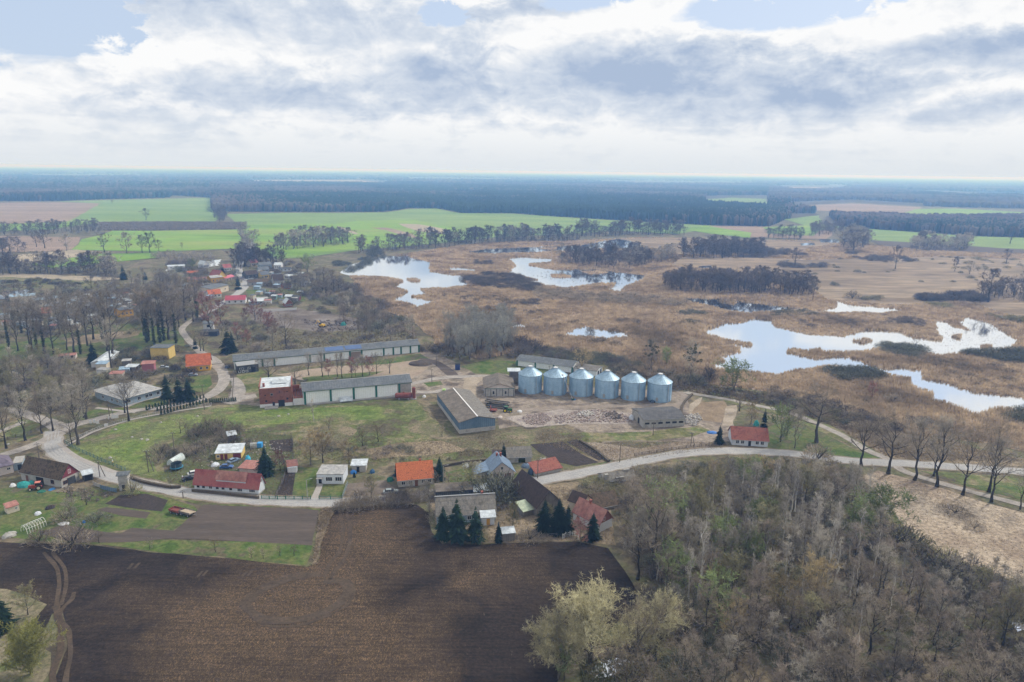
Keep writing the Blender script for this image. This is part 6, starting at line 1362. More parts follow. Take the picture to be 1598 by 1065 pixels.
# --- tanks by the lower hall
e = empty('storage_tank', P(630, 623), R(6), 'rusty red horizontal tank at the right end of the lower hall', 'tank')
Lt = (P(641, 622) - P(617, 624)).length
add_part(e, 'shell', M_RUST, lambda b: (b.tube((-Lt / 2, 0, 1.7), (Lt / 2, 0, 1.7), 1.25, n=20), b.tube((-Lt / 2 - .35, 0, 1.7), (-Lt / 2, 0, 1.7), .7, 1.25, 20), b.tube((Lt / 2, 0, 1.7), (Lt / 2 + .35, 0, 1.7), 1.25, .7, 20)))
for x in (-.3, .3): add_part(e, 'saddle', M_CONC, lambda b: b.box((x * Lt, 0, .3), (.5, 2.2, .6)))
add_part(e, 'manhole', M_RUST, lambda b: b.tube((0, 0, 2.9), (0, 0, 3.25), .4, n=12))
e = empty('storage_tank', P(646, 623), 0, 'upright narrow rusty red tank right of the horizontal one', 'tank')
add_part(e, 'shell', M_RUST, lambda b: b.lathe((0, 0, 0), [(.75, .4), (.78, .5), (.78, 5.2), (.55, 5.5), (.0, 5.55)], 16))
add_part(e, 'foot', M_CONC, lambda b: b.box((0, 0, .25), (2, 2, .5)))
# --- grey-blue warehouse
e, L, D = house('warehouse', 'long blue-grey warehouse with brown and grey roof halves on the meadow', (717, 677.5), (772.6, 671), (657, 633), 4.7, 1.7, W_BLUE, R_FIBREB, ridge='y', ov=.3, cat='warehouse', plinth=(1.7, W_GREYW), cap=M_FRAME, doors=[('r', .3, 3.5, 3.5, W_PLANKB, 'gate')])
add_part(e, 'roof_right_half', R_FIBRE, lambda b: b.prism([(.3, 6.6), (L / 2 + .32, 4.7 + .1), (L / 2 + .32, 4.7 + .22), (.3, 6.68)], 'y', -D / 2 - .32, D / 2 + .32))
# --- shed with white gable
GW_ = [('f', .30, 1.0, .9, 1.5, M_FRAME, M_GLASS, 0), ('f', .70, 1.0, .9, 1.5, M_FRAME, M_GLASS, 0)]
e, L, D = house('gabled_workshop', 'low workshop with pale panelled gable between warehouse and silos', (756, 619), (803, 618.5), 17, 3.7, 2.3, W_GREYW, R_FIBREB, ridge='y', ov=.4, cat='workshop', win=GW_)
add_part(e, 'gable_panels', W_PINKW, lambda b: b.prism([(-L / 2, 3.75), (L / 2, 3.75), (0, 5.95)], 'y', -D / 2 - .08, -D / 2))
for s in (-.47, -.29, -.1, .1, .29, .47): add_part(e, 'post', W_PLANKB, lambda b: b.box((s * L, -D / 2 - .07, 1.85), (.22, .14, 3.7)))
add_part(e, 'tie_beam', W_GREEN, lambda b: b.box((0, -D / 2 - .12, 3.72), (L + .6, .14, .2)))
e, L, D = house('feed_tower', 'narrow grey tower with pale flat cap behind the panelled workshop', (795, 600), (809, 600), 4, 6.5, 0, W_PLANK, R_WHITE, kind='flat', ov=1.0, t=.35, cat='tower')
add_part(e, 'container', M_RUST, lambda b: b.box((L * .8, -D / 2 - .5, 1.2), (2.2, 2.2, 2.4)))
# --- long low building behind the silos
e, L, D = house('low_barn', 'long low white barn with dark roof behind the silos', (806, 571), (893, 582), 11, 3.2, 1.5, W_PANEL, R_GREY, ov=.4, cat='barn')
for s in (.0, .33, .66, .985): add_part(e, 'pilaster', W_GREEN, lambda b: b.box((-L / 2 + s * L + .4, -D / 2 - .08, 1.55), (.8, .16, 3.1)))
e, L, D = house('low_barn', 'short open-ended grey shed at the right end of the low barn behind the silos', (896, 583), (931, 588), 9, 3.0, 1.1, W_PANEL, R_FIBRE, ov=.35, cat='shed', doors=[('r', .28, 2.6, 2.4, M_DARKIN, 'opening'), ('r', .72, 2.6, 2.4, M_DARKIN, 'opening')])
# --- white building with six dark windows
e, L, D = house('low_stable', 'low white stable with six dark windows and grey fibre roof', (1003.6, 668.5), (1068, 665.3), (986, 650), 3.5, 1.2, W_GREYW, R_FIBRED, ov=.35, cat='stable', win=[('f', s, 1.5, 1.9, .8, M_CONC, M_DARKIN, 0) for s in (.09, .25, .41, .59, .75, .91)], doors=[('l', .4, 2, 2.4, M_DARKIN)])
# --- cottage with red roof, right
e, L, D = house('cottage', 'white cottage with rusty red roof above the bend of the right road', (1142, 694.5), (1198, 698), 8.5, 2.5, 3.4, W_BLUEW, R_TILE, win=[('f', s, .8, 1.1, 1.2, M_FRAME, M_GLASS, 1) for s in (.15, .29, .70, .84)], doors=[('f', .49, 1.0, 2.0, M_DARKIN)], gable=('r', W_PLANK))
# --- blue-roofed house
e, L, D = house('blue_roofed_house', 'cream house with slate-blue roof and brown shuttered windows', (763.5, 751), (802, 747.5), 8.5, 2.9, 3.6, W_PINKW, R_BLUE, ridge='y', ov=.6, win=[('f', .26, 1.0, 1.9, 1.2, M_BROWNF, M_BROWNF, 0), ('f', .75, 1.0, 1.9, 1.2, M_BROWNF, M_BROWNF, 0), ('f', .51, 3.7, .8, 1.0)], chim=[(-.05, .2, 4.2), (.1, .2, 4.2)])
add_part(e, 'side_wing', W_PINKW, lambda b: b.box((-L / 2 - 2.2, .8, 1.2), (4.4, D - 2.4, 2.4)))
add_part(e, 'side_roof', R_BLUE, lambda b: b.prism([(-L / 2 - 4.8, 2.3), (-L / 2 + .2, 3.3), (-L / 2 + .2, 3.45), (-L / 2 - 4.8, 2.45)], 'y', -D / 2 + .8, D / 2 - .2))
# --- others of the middle farmsteads
e, L, D = house('old_shed', 'old stone shed with patchy dark roof behind the blue-roofed house', (792, 723), (829, 721.5), 7, 2.2, 2.3, W_GREYW, R_FIBRE, cat='shed', doors=[('f', .6, 2.4, 1.9, IVY, 'ivy_cover')])
house('wood_store', 'dark leaning wood store left of the old stone shed', (768, 721), (791, 722), 4, 1.8, .8, W_PLANKB, R_DARK, kind='shed', cat='shed')
house('tiled_shed', 'low shed with faded orange tile roof at the roadside', (836, 744.5), (876, 735.5), 4.5, 1.4, 1.7, W_GREYW, R_TILE, kind='shed', cat='shed')
e, L, D = house('dark_barn', 'big dark wooden barn with steep roof between road and spruces', (838, 808), (873, 799), (802, 772), 3.6, 4.2, W_PLANK, R_DARK, ridge='y', ov=.5, cat='barn', doors=[('f', .5, 3, 3, M_DARKIN, 'barn_door')])
add_part(e, 'roof_grey_half', R_FIBRE, lambda b: b.prism([(.1, 7.84), (L / 2 + .55, 3.38 + .1), (L / 2 + .55, 3.38 + .22), (.1, 7.96)], 'y', -D / 2 - .52, D / 2 + .52))
house('lean_shed', 'small shed with pale green sloping roof below the big dark barn', (817, 808), (838, 802), 4, 2.0, 1.0, W_PLANK, R_GREENP, kind='shed', cat='shed')
e, L, D = house('farmhouse', 'grey farmhouse with fibre sheet roof half hidden by spruces', (682, 819), (773, 813), 9, 2.9, 3.6, W_LBLUE, R_FIBRE, win=[('f', s, 1, 1, 1.1) for s in (.15, .35, .55, .7)] + [('l', .4, 1, 1, 1.1)], chim=[(.3, .05, 4.3)], cap=M_STEEL)
add_part(e, 'porch', W_BLUEW, lambda b: b.box((L * .36, -D / 2 - 1.2, 1.35), (3.6, 2.4, 2.7)))
pr = add_part(e, 'porch_roof', R_WHITE, lambda b: b.prism([(-D / 2 - 2.9, 2.65), (-D / 2 + .3, 3.4), (-D / 2 + .3, 3.52), (-D / 2 - 2.9, 2.77)], 'x', L * .36 - 2.3, L * .36 + 2.3))
add_part(e, 'porch_door', M_YDOOR, lambda b: b.box((L * .36, -D / 2 - 2.44, 1.1), (1.0, .08, 2.1)))
house('wooden_outbuilding', 'long low plank outbuilding behind the grey farmhouse', (681, 781), (738, 777), 5, 2.8, .3, W_PLANKB, R_FIBREB, kind='shed', cat='shed', ov=.2)
house('wooden_outbuilding', 'short plank shed with pale roof right of the long plank outbuilding', (740, 779), (763, 777), 4, 2.4, .5, W_PLANK, R_WHITE, kind='shed', cat='shed', ov=.2)
house('outhouse', 'little plank outhouse with pale blue roof at the ploughed field', (784, 846), (804, 844), 2.6, 2.4, .5, W_PLANK, R_WHITE, kind='shed', cat='shed', ov=.15)
e, L, D = house('cream_house', 'narrow cream house with black tile roof near the thicket', (908, 806), (922, 796), (891, 796), 3.9, 2.0, W_CREAM, R_DARK, ridge='y', win=[('l', .3, 1.5, .8, 1)])
e, L, D = house('small_house', 'small house with pinkish red roof and white gable at the thicket edge', (935, 832), (955, 822), (905, 806), 2.8, 3.4, W_WHITE, R_FADED, ridge='y', gable=('f', W_BRICK), win=[('f', .35, 3.3, .8, .9), ('l', .8, 1, 1, 1)], chim=[(0, .1, 4.2)], ov=.4)
house('ruined_barn', 'long sagging brown roof of a ruined barn above the thicket', (921, 800), (965, 792), 7, 1.2, 2.8, W_GREYW, R_MOSS, cat='barn')
e, L, D = house('ruined_house', 'overgrown grey ruin with broken roof south of the road', (944, 757), (992, 752), 6, 1.2, 1.6, W_GREYW, R_FIBRE, cat='ruin')
add_part(e, 'wall_stub', M_CONC, lambda b: (b.box((-L * .42, -D * .3, 1.6), (1.2, 1.0, 3.2)), b.box((L * .3, 0, 1.7), (2.2, .5, 3.4)), b.box((0, -D * .4, 1.0), (3, .4, 2.0))))
house('yard_shed', 'low brownish shed with a faded red roof right behind the long red house', (374, 739), (401, 741), 5, 2.0, .4, W_PINKW, R_FADED, kind='shed', cat='shed')
house('yard_shed', 'tiny pale-roofed hut with pinkish wall at the top of the cluttered yard', (357, 689), (369, 687), 3, 2.2, .4, W_PLANK, R_WHITE, kind='shed', cat='shed')
house('white_shed', 'little white shed with a bent roof between the flat house and the orange roof', (549, 737), (571, 736.5), 4, 2.4, .3, W_GREYW, R_WHITE, kind='shed', cat='shed', doors=[('f', .45, .9, 1.9, M_DARKIN)])
house('brick_kiosk', 'small brick and white hut right of the big spruce', (450, 737), (464, 735), 3.5, 2.0, .5, W_WHITE, R_FADED, kind='shed', cat='shed')
house('white_lean_to', 'white box shed just below the brick and white hut', (449, 738.5), (463, 738), 2.0, 1.8, 0, W_WHITE, R_WHITE, kind='flat', ov=.05, cat='shed')
# --- left side
e, L, D = house('grey_building', 'wide grey building with low hip roof by the thuja rows', (192, 635), (252, 618), 20, 3.4, 2.2, W_LBLUE, R_FELT, kind='hip', ov=.6, win=[('f', s, 1.1, 1.3, 1.3) for s in (.08, .16, .42, .62, .72, .92)] + [('l', s, 1.1, 1.3, 1.2) for s in (.2, .4, .75)])
e, L, D = house('grey_building', 'left wing of the grey hip-roofed building with light blue-grey walls', (149, 620), (190, 633), 12, 3.4, 1.8, W_LBLUE, R_FELT, kind='hip', ov=.6, win=[('f', s, 1.1, 1.3, 1.2) for s in (.3, .38, .55, .82)])
house('yellow_house', 'pale yellow two-storey house with flat grey roof in the left park', (236, 561), (264, 561), 8, 6.2, 0, W_YEL, R_GREY, kind='flat', ov=.3)
house('orange_house', 'deep yellow house with bright orange roof at the gravel road bend', (292, 581), (329, 578), 9, 3.2, 4.6, W_ORY, R_ORANGE2, win=[('f', .85, .9, 1, 1.1), ('f', .6, .9, 1, 1.1)])
e, L, D = house('white_cube_house', 'small white cube house above a dark shed by the upper gravel road', (318, 518), (334, 517), 6, 5.0, .3, W_WHITE, R_GREY, kind='shed', win=[('f', .5, 2.8, 1.6, 1.4, M_DARKIN, M_DARKIN, 0)])
house('dark_shed', 'dark blue shed in front of the small white cube house', (313, 525), (339, 525), 4, 2.8, .4, paint('dark_blue_boards', (0.03, 0.045, 0.09), .7), W_PLANKB, kind='shed', cat='shed')
e, L, D = house('pink_shed', 'reddish pink shed half hidden by trees in the left gardens', (222, 581), (241, 580), 4, 4.0, .5, paint('pink_boards', (0.36, 0.13, 0.16), .8), R_FADED, kind='shed', cat='shed')
house('carport', 'brown carport with pale blue roof left of the pink shed', (196, 581), (212, 581), 4, 2.6, .3, W_PLANK, R_WHITE, kind='shed', cat='carport', doors=[('f', .3, 3, 2.2, M_DARKIN, 'opening')])
house('polytunnel_row', 'long pale greenhouse shed left of the carport', (163, 573), (186, 556), 6, 2.4, 1.0, W_WHITE, R_WHITE, cat='greenhouse')
# --- upper village
R_LB = paint('light_blue_roof', (0.25, 0.36, 0.48), .6)
UV = [('long low house with pinkish red roof at the village centre', (292, 442), (330, 441), 8, 3, 1.5, W_ORY, R_FADED, 'x'), ('low hut with orange roof above the long village house', (293, 431), (311, 430), 7, 2.6, 1.5, W_GREYW, R_ORANGE2, 'x'), ('yellow house with grey roof right of the long village house', (330, 443), (348, 441), 8, 5, 1.5, W_ORY, R_FELT, 'x'),
      ('tall house with red roof and yellow gable in the village', (341, 441), (354, 439), 12, 5, 5, W_YEL, R_RED, 'y'), ('pink-roofed low house beside the village road', (352, 440), (367, 437), 8, 3, 1.5, W_PINKW, paint('pink_roof', (0.50, 0.12, 0.16), .7), 'x'), ('cream house with bluish flat roof below the yellow house', (330, 461), (357, 454), 14, 5, .8, W_CREAM, R_GREY, 'x'),
      ('white-walled house with orange-red roof before the cream village house', (327, 466), (346, 464), 8, 3, 3, W_WHITE, R_ORANGE2, 'x'), ('white house with broad red roof at the village road', (352, 475), (383, 474), 9, 3, 2.6, W_WHITE, paint('raspberry_roof', (0.36, 0.05, 0.08), .6), 'x'), ('long low shed with pale roof right of the broad red roof', (389, 476), (412, 475), 7, 2.4, .8, W_LBLUE, R_WHITE, 'x'),
      ('brick house with brown roof by the small pond gardens', (446, 480), (457, 479), 8, 3, 3, W_BRICK, R_WHITE, 'y'), ('dark red-brown cabin among the right gardens', (456, 470), (467, 470), 6, 3, 1, W_MAROON, W_PLANKB, 'x'), ('dark cabin with pale roof among the right gardens', (445, 469), (455, 469), 6, 3, 1, W_PLANKB, R_WHITE, 'x'),
      ('pale grey barn with double roof in the upper village', (405, 420), (424, 419), 12, 4, 2, W_LBLUE, R_GREY, 'x'), ('second grey barn just below the pale double one', (404, 426), (420, 425), 8, 3, 2, W_LBLUE, R_GREY, 'x'), ('light house with white roof in the upper village gardens', (428, 420), (439, 420), 9, 4, 2, W_WHITE, R_WHITE, 'x'), ('long black-roofed shed in the upper village gardens', (436, 424), (455, 423), 7, 2.4, 1, W_BLUEW, W_PLANKB, 'x'),
      ('greyish long barn left of the village road trees', (388, 447), (420, 445), 9, 3, 2, W_GREYW, R_MOSS, 'x'), ('tall dark gabled house in the village gardens', (428, 447), (443, 446), 11, 5, 4.5, W_GREYW, R_DARK, 'x'), ('low brick-red shed in the village gardens', (442, 452), (455, 451), 7, 3, 1.5, W_BRICK, R_DARK, 'x'), ('dark low house at the far end of the village gardens', (455, 441), (478, 440), 8, 3, 2, W_PLANKB, R_DARK, 'x'),
      ('white shed with bright roof amid village gardens', (444, 436), (455, 436), 7, 3, 1, W_WHITE, R_WHITE, 'x'), ('small white house at the very top of the village', (318, 419), (326, 418), 9, 4, 3, W_WHITE, R_WHITE, 'y'), ('dark-roofed house beside the village street trees', (385, 436), (404, 434), 9, 4, 3, W_PLANKB, R_DARK, 'x'), ('teal hut in the lower village gardens', (424, 468), (431, 468), 5, 3, .5, paint('teal_boards', (0.2, 0.42, 0.42), .6), R_WHITE, 'x'),
      ('cream apartment block with blue roof far on the left', (17, 477), (56, 474), 12, 6, .8, W_CREAM, R_LB, 'x'), ('second cream block with blue roof right of the first one', (57, 480), (94, 475), 10, 5, .8, W_CREAM, R_LB, 'x'), ('orange and cream block below the first cream block', (5, 494), (48, 490), 9, 4.5, .8, W_CREAM, R_GREY, 'x'),
      ('orange-yellow house with grey roof between the park trees', (188, 496), (209, 493), 10, 5, .8, W_ORY, R_GREY, 'x'), ('cream house left of the orange-yellow house', (150, 488), (165, 487), 8, 4, 1.2, W_CREAM, R_FELT, 'x'), ('pinkish barn with a long red roof at the left park', (92, 562), (118, 560), 5, 2, .5, W_PINKW, R_FADED, 'x')]
UV += [('cream house with grey roof behind the left park trees, beside the first allotments', (100, 500), (116, 498), 9, 4, 2.5, W_CREAM, R_GREY, 'x'), ('white house with dark roof among the left park allotments', (128, 478), (142, 477), 9, 4, 2.5, W_WHITE, R_DARK, 'x'), ('small house with orange roof beyond the left park', (66, 497), (80, 496), 8, 3.5, 3, W_CREAM, R_ORANGE2, 'x'),
       ('white house with red roof behind the tall park trees', (222, 478), (236, 477), 9, 3.5, 3, W_WHITE, R_TILE, 'x'), ('pale house with grey roof right of the far red-roofed park house', (243, 482), (256, 481), 9, 3.5, 2.5, W_LBLUE, R_FELT, 'x'), ('brown-roofed house left of the village street', (303, 455), (318, 453), 9, 3.5, 3, W_CREAM, R_DARK, 'x'), ('small white house with red roof at the head of the village', (350, 424), (362, 423), 9, 3.5, 3, W_WHITE, R_RED, 'x'),
       ('cream house with red roof right of the village street', (392, 440 - 24), (403, 415), 9, 3.5, 3, W_CREAM, R_TILE, 'x'), ('long white shed beyond the village pond', (262, 421), (288, 420), 7, 3, 1, W_WHITE, R_WHITE, 'x'), ('grey house at the right end of the village gardens', (470, 447), (484, 446), 9, 3.5, 3, W_GREYW, R_FIBRE, 'x'), ('yellow house by the right village gardens', (408, 436), (420, 435), 8, 4, 2.5, W_YEL, R_GREY, 'x'), ('white garage row below the broad red village roof', (398, 472), (418, 471), 6, 2.6, .6, W_WHITE, R_FELT, 'x')]
for lb, A, B, D, wh, rh, w, r_, ax in UV:
    e, L, D = house('village_house', lb, A, B, D, wh, rh, w, r_, ridge=ax, ov=.4, group='houses of the far village', win=[('f', s, wh * .35, 1.2, 1.2) for s in (.2, .5, .8)])
# allotment sheds
AR = random.Random(5)
cols = [R_WHITE, R_FELT, R_GREY, R_LB, R_FADED]
k = 0
for (poly, n) in (([(128, 465), (262, 458), (268, 478), (215, 486), (150, 482), (70, 484)], 56), ([(395, 424), (480, 428), (480, 450), (400, 455), (388, 440)], 26), ([(60, 500), (150, 498), (150, 508), (20, 512)], 10), ([(290, 446), (330, 448), (330, 470), (262, 470)], 22), ([(388, 456), (470, 456), (474, 476), (400, 478)], 12), ([(150, 575), (200, 570), (225, 590), (160, 592)], 5), ([(-20, 484), (120, 482), (180, 500), (120, 515), (-20, 512)], 16)):
    for p in scatter(poly, n, 8, seed=k + 3):
        k += 1
        w_, d_, h_ = AR.uniform(3, 6), AR.uniform(2.5, 4.5), AR.uniform(2.0, 2.8)
        e = empty('allotment_shed', (p[0], p[1], 0), AR.uniform(-.4, .4), 'small pale allotment shed in the far gardens', 'shed', 'allotment sheds of the far gardens')
        add_part(e, 'wall', AR.choice([W_WHITE, W_CREAM, W_PLANK, W_LBLUE]), lambda b: b.prism([(-d_ / 2, 0), (d_ / 2, 0), (d_ / 2, h_ + .4), (-d_ / 2, h_)], 'x', -w_ / 2, w_ / 2))
        add_part(e, 'roof', AR.choice(cols), lambda b: b.prism([(-d_ / 2 - .2, h_), (d_ / 2 + .2, h_ + .42), (d_ / 2 + .2, h_ + .54), (-d_ / 2 - .2, h_ + .12)], 'x', -w_ / 2 - .2, w_ / 2 + .2))
# --- silos
M_SILO = pat('galvanised_sheet', [(0.24, 0.39, 0.55), (0.34, 0.50, 0.66)], .25, hf=(1.5, .1), rand=.1, rough=.5, metal=.2, spec=.6)
M_SILOR = pat('galvanised_roof', [(0.26, 0.39, 0.52), (0.34, 0.48, 0.60)], .25, rough=.5, metal=.3, spec=.6)
SI = [(827.5, 616), (867, 618.3), (908, 620.3), (948.7, 623.6), (990.5, 626.8), (1032, 629.5)]
def silo_meshes():
    r = 5.35; H = 8.6
    prof = []
    z = .25; prof.append((r + .02, 0)); prof.append((r + .02, .25))
    n = 26
    for i in range(n):
        z0 = .25 + (H - .25) * i / n; z1 = .25 + (H - .25) * (i + .5) / n
        prof += [(r, z0), (r + (.09 if i % 3 else .05), z1)]
    prof.append((r, H))
    b = MB().lathe((0, 0, 0), prof, 48)
    for k in range(16):
        a = 2 * math.pi * k / 16
        b.box((math.cos(a) * (r + .1), math.sin(a) * (r + .1), H / 2), (.1, .1, H - .2), rz=a)
    rf = MB().lathe((0, 0, 0), [(r + .25, H - .05), (r + .25, H + .05), (r * .62, H + 1.65), (r * .6, H + 1.72), (1.0, H + 3.3), (.95, H + 3.35)], 48)
    for k in range(24):
        a = 2 * math.pi * k / 24
        rf.tube((math.cos(a) * (r + .2), math.sin(a) * (r + .2), H + .1), (math.cos(a) * 1.0, math.sin(a) * 1.0, H + 3.38), .05, n=4)
    cp = MB().lathe((0, 0, 0), [(1.05, H + 3.3), (1.05, H + 3.6), (.9, H + 3.68), (0, H + 3.7)], 20)
    ld = MB()
    a = R(-62); 
    for s in (-.2, .2): ld.tube((math.cos(a) * (r + .35) + s * .5, math.sin(a) * (r + .35) + s, .3), (math.cos(a) * (r + .35) + s * .5, math.sin(a) * (r + .35) + s, H), .04, n=4)
    for i in range(18): ld.box((math.cos(a) * (r + .35), math.sin(a) * (r + .35), .5 + i * .45), (.25, .42, .05))
    dr = MB().box((math.cos(R(-115)) * (r + .1), math.sin(R(-115)) * (r + .1), 1.6), (1.0, .25, 1.7), rz=R(-25))
    ring = MB()
    for k in range(32):
        a0, a1 = 2 * math.pi * k / 32, 2 * math.pi * (k + 1) / 32
        ring.tube((math.cos(a0) * 1.5, math.sin(a0) * 1.5, H + 3.75), (math.cos(a1) * 1.5, math.sin(a1) * 1.5, H + 3.75), .05, n=4)
    for k in range(4):
        a0 = k * math.pi / 2; ring.tube((math.cos(a0) * 1.5, math.sin(a0) * 1.5, H + 2.9), (math.cos(a0) * 1.5, math.sin(a0) * 1.5, H + 3.8), .04, n=4)
    return b, rf, cp, ld, dr, ring
bs_ = silo_meshes()
M_SCAP = paint('pale_cap', (0.62, 0.64, 0.66), .6)
first = [bs_[0].build('shell', M_SILO), bs_[1].build('roof', M_SILOR), bs_[2].build('cap', M_SCAP), bs_[3].build('ladder', M_STEEL), bs_[4].build('hatch', M_STEEL), bs_[5].build('railing', M_STEEL)]
for i, (u, v) in enumerate(SI):
    p = P(u, v) + Vector((0, 5.35, 0))
    e = empty('grain_silo', p, R((0, 9, -6, 5, -11, 3)[i]), ORD[i] + ' blue-grey metal grain silo from the left', 'silo', 'row of grain silos')
    for o in first:
        c = o if i == 0 else o.copy()
        if i: COL.objects.link(c)
        c.parent = e
p0, p1 = P(885, 622), P(878, 616) + Vector((0, 0, 9))
e = empty('grain_auger', P(894, 625), 0, 'thin leaning grain auger between second and third silo', 'auger')
o = MB().tube((0, 0, .3), (-4.5, 5.2, 10.2), .13, n=8); o.build('tube', M_STEEL, e)
add_part(e, 'hopper', W_GREEN, lambda b: b.lathe((0, 0, 0), [(.3, 0), (.8, .7), (.75, .7)], 8)); add_part(e, 'head', M_FRAME, lambda b: b.box((-4.6, 5.3, 10.3), (.9, .6, .6)))
# ================================================================ VEHICLES, POLES, FENCES, CLUTTER
def at(px, rz=0.0, name='', label='', cat='', group=None): return empty(name, P(*px), rz, label, cat, group)
def wheel(e, x, y, r, w, name='wheel', rimc=M_STEEL):
    o = MB().tube((x, y - w / 2, r), (x, y + w / 2, r), r, n=16).build(name, M_BLK, e)
    MB().tube((x, y - w / 2 - .02, r), (x, y + w / 2 + .02, r), r * .58, n=12).build('rim', rimc, o)
def car(px, rz, c, label, s=1.0, van=False):
    e = at(px, rz, 'parked_car', label, 'car')
    m_ = paint('car_paint_' + '_'.join(str(int(q * 100)) for q in c), c, .3)
    L = 4.3 * s
    prof = [(-L / 2, .35), (-L / 2, .85), (-L * .42, .95), (-L * .36, .98), (L * .18, .98), (L * .44, .82), (L / 2, .62), (L / 2, .35)]
    MB().prism(prof, 'y', -.85, .85).build('body', m_, e)
    cab = MB().add([(-L * .40, -.78, .98), (L * .2, -.78, .98), (L * .2, .78, .98), (-L * .40, .78, .98), (-L * .32, -.62, 1.42), (L * .04, -.62, 1.42), (L * .04, .62, 1.42), (-L * .32, .62, 1.42)],
                   [(0, 1, 5, 4), (1, 2, 6, 5), (2, 3, 7, 6), (3, 0, 4, 7), (4, 5, 6, 7)]); cab.build('windows', M_GLASS, e)
    MB().box((-L * .14, 0, 1.45), (L * .36, 1.24, .06)).build('roof', m_, e)
    for x in (-L * .31, L * .31):
        for y in (-.8, .8): wheel(e, x, y, .31, .2)
    for y in (-.6, .6): MB().box((L / 2 + .01, y, .66), (.05, .3, .14)).build('headlight', M_FRAME, e)
    return e
car((355, 574), R(100), (0.04, 0.06, 0.12), 'dark blue car parked by the dark hall annex')
car((301, 587), R(15), (0.22, 0.27, 0.34), 'silver-blue car on the lawn before the orange-roofed yellow house')
car((354, 731), R(5), (0.03, 0.10, 0.30), 'bright blue car parked behind the long red roof')
car((365, 721), R(60), (0.22, 0.30, 0.42), 'light blue car before the yellow garage shed')
car((295, 749), R(40), (0.02, 0.022, 0.028), 'black car at the drive of the long red house')
car((304, 741), R(35), (0.6, 0.62, 0.62), 'white long car beside the black one')
car((610, 770), R(10), (0.25, 0.29, 0.31), 'silver estate car beside the orange-roofed house', 1.1)
car((256, 575), R(10), (0.35, 0.42, 0.52), 'pale blue car in the far garden near the pink shed')
car((378, 434), R(100), (0.2, 0.3, 0.4), 'far car standing on the village street')
def tractor(px, rz, c, rim, label, roofc=None, cab=True):
    e = at(px, rz, 'tractor', label, 'tractor')
    mc = paint('tractor_' + '_'.join(str(int(q * 100)) for q in c), c, .4); mr = paint('rim_' + '_'.join(str(int(q * 100)) for q in rim), rim, .5)
    MB().box((1.0, 0, 1.15), (2.0, .8, .7)).box((1.0, 0, 1.55), (1.9, .6, .15)).build('bonnet', mc, e)
    MB().box((-.3, 0, .85), (2.6, .7, .5)).box((-.6, .85, 1.45), (1.3, .5, .12)).box((-.6, -.85, 1.45), (1.3, .5, .12)).build('chassis', mc, e)
    MB().prism([(-1.2, 1.2), (.15, 1.2), (-.05, 2.35), (-1.15, 2.35)], 'y', -.62, .62).build('cab', M_GLASS if cab else M_DARKIN, e)
    MB().box((-.6, 0, 2.42), (1.5, 1.45, .14)).build('cab_roof', paint('roof_' + '_'.join(str(int(q * 100)) for q in (roofc or c)), roofc or c, .4), e)
    for y in (-.95, .95): wheel(e, -.9, y, .82, .45, 'rear_wheel', mr); wheel(e, 1.5, y * .85, .5, .3, 'front_wheel', mr)
    MB().tube((1.3, .3, 1.5), (1.3, .3, 2.4), .05).build('exhaust', M_STEEL, e)
    return e
tractor((792, 643), R(-8), (0.02, 0.12, 0.04), (0.75, 0.60, 0.02), 'green and yellow tractor in the farmyard')
tractor((57, 764), R(200), (0.33, 0.05, 0.03), (0.6, 0.55, 0.4), 'old red tractor before the mossy barn', (0.62, 0.20, 0.15))
e = at((770, 642), R(-5), 'seed_drill', 'reddish farm implement hitched behind the green tractor', 'implement')
MB().box((0, 0, .7), (3.0, 2.6, .25)).box((-1.2, 0, 1.5), (.2, 2.4, 1.6)).build('frame', M_RUST, e)
for i in range(5): MB().tube((-1 + i * .5, -1.2 + i * .1, .1), (-1 + i * .5, -1.2 + i * .1, .9), .12).tube((-1 + i * .5, 1.2 - i * .1, .1), (-1 + i * .5, 1.2 - i * .1, .9), .12).build('tine', M_PINK if False else M_RUST, e)
def trailer(px, rz, L, c, label, planks=True):
    e = at(px, rz, 'farm_trailer', label, 'trailer')
    MB().box((0, 0, .95), (L, 2.2, .16)).box((L / 2 + .8, 0, .7), (1.6, .15, .12)).build('bed', M_RUST if c is None else c, e)
    MB().box((0, 1.08, 1.25), (L, .06, .45)).box((0, -1.08, 1.25), (L, .06, .45)).box((-L / 2, 0, 1.25), (.06, 2.2, .45)).build('side_board', M_RUST if c is None else c, e)
    for x in (-L * .3, L * .3):
        for y in (-.95, .95): wheel(e, x, y, .42, .22)
    return e
trailer((276, 801), R(-22), 4.0, None, 'left rusty red trailer beside the tilled plots')
trailer((292, 804), R(-22), 4.4, W_PLANK, 'right trailer stacked with pale planks beside the tilled plots')
e = at((292, 804), R(-22), 'plank_stack', 'pale planks lying on the right trailer', 'planks'); e.location.z = 1.05
for i in range(6): MB().box((.1 * i, -.85 + i * .34, .12 + .03 * (i % 2)), (4.2, .28, .12)).build('plank', pat('pale_planks', [(0.42, 0.34, 0.25), (0.5, 0.42, 0.32)]), e)
trailer((776, 631), R(-20), 11, W_PLANK, 'upper long plank trailer behind the green tractor')
trailer((776, 637), R(-12), 10, W_PLANKB, 'lower dark long trailer just behind the green tractor')
trailer((703, 616), R(-8), 5.5, M_FRAME, 'low white trailer behind the blue-grey warehouse')
MB_ = MB().box((0, 0, 0), (1, 1, 1))
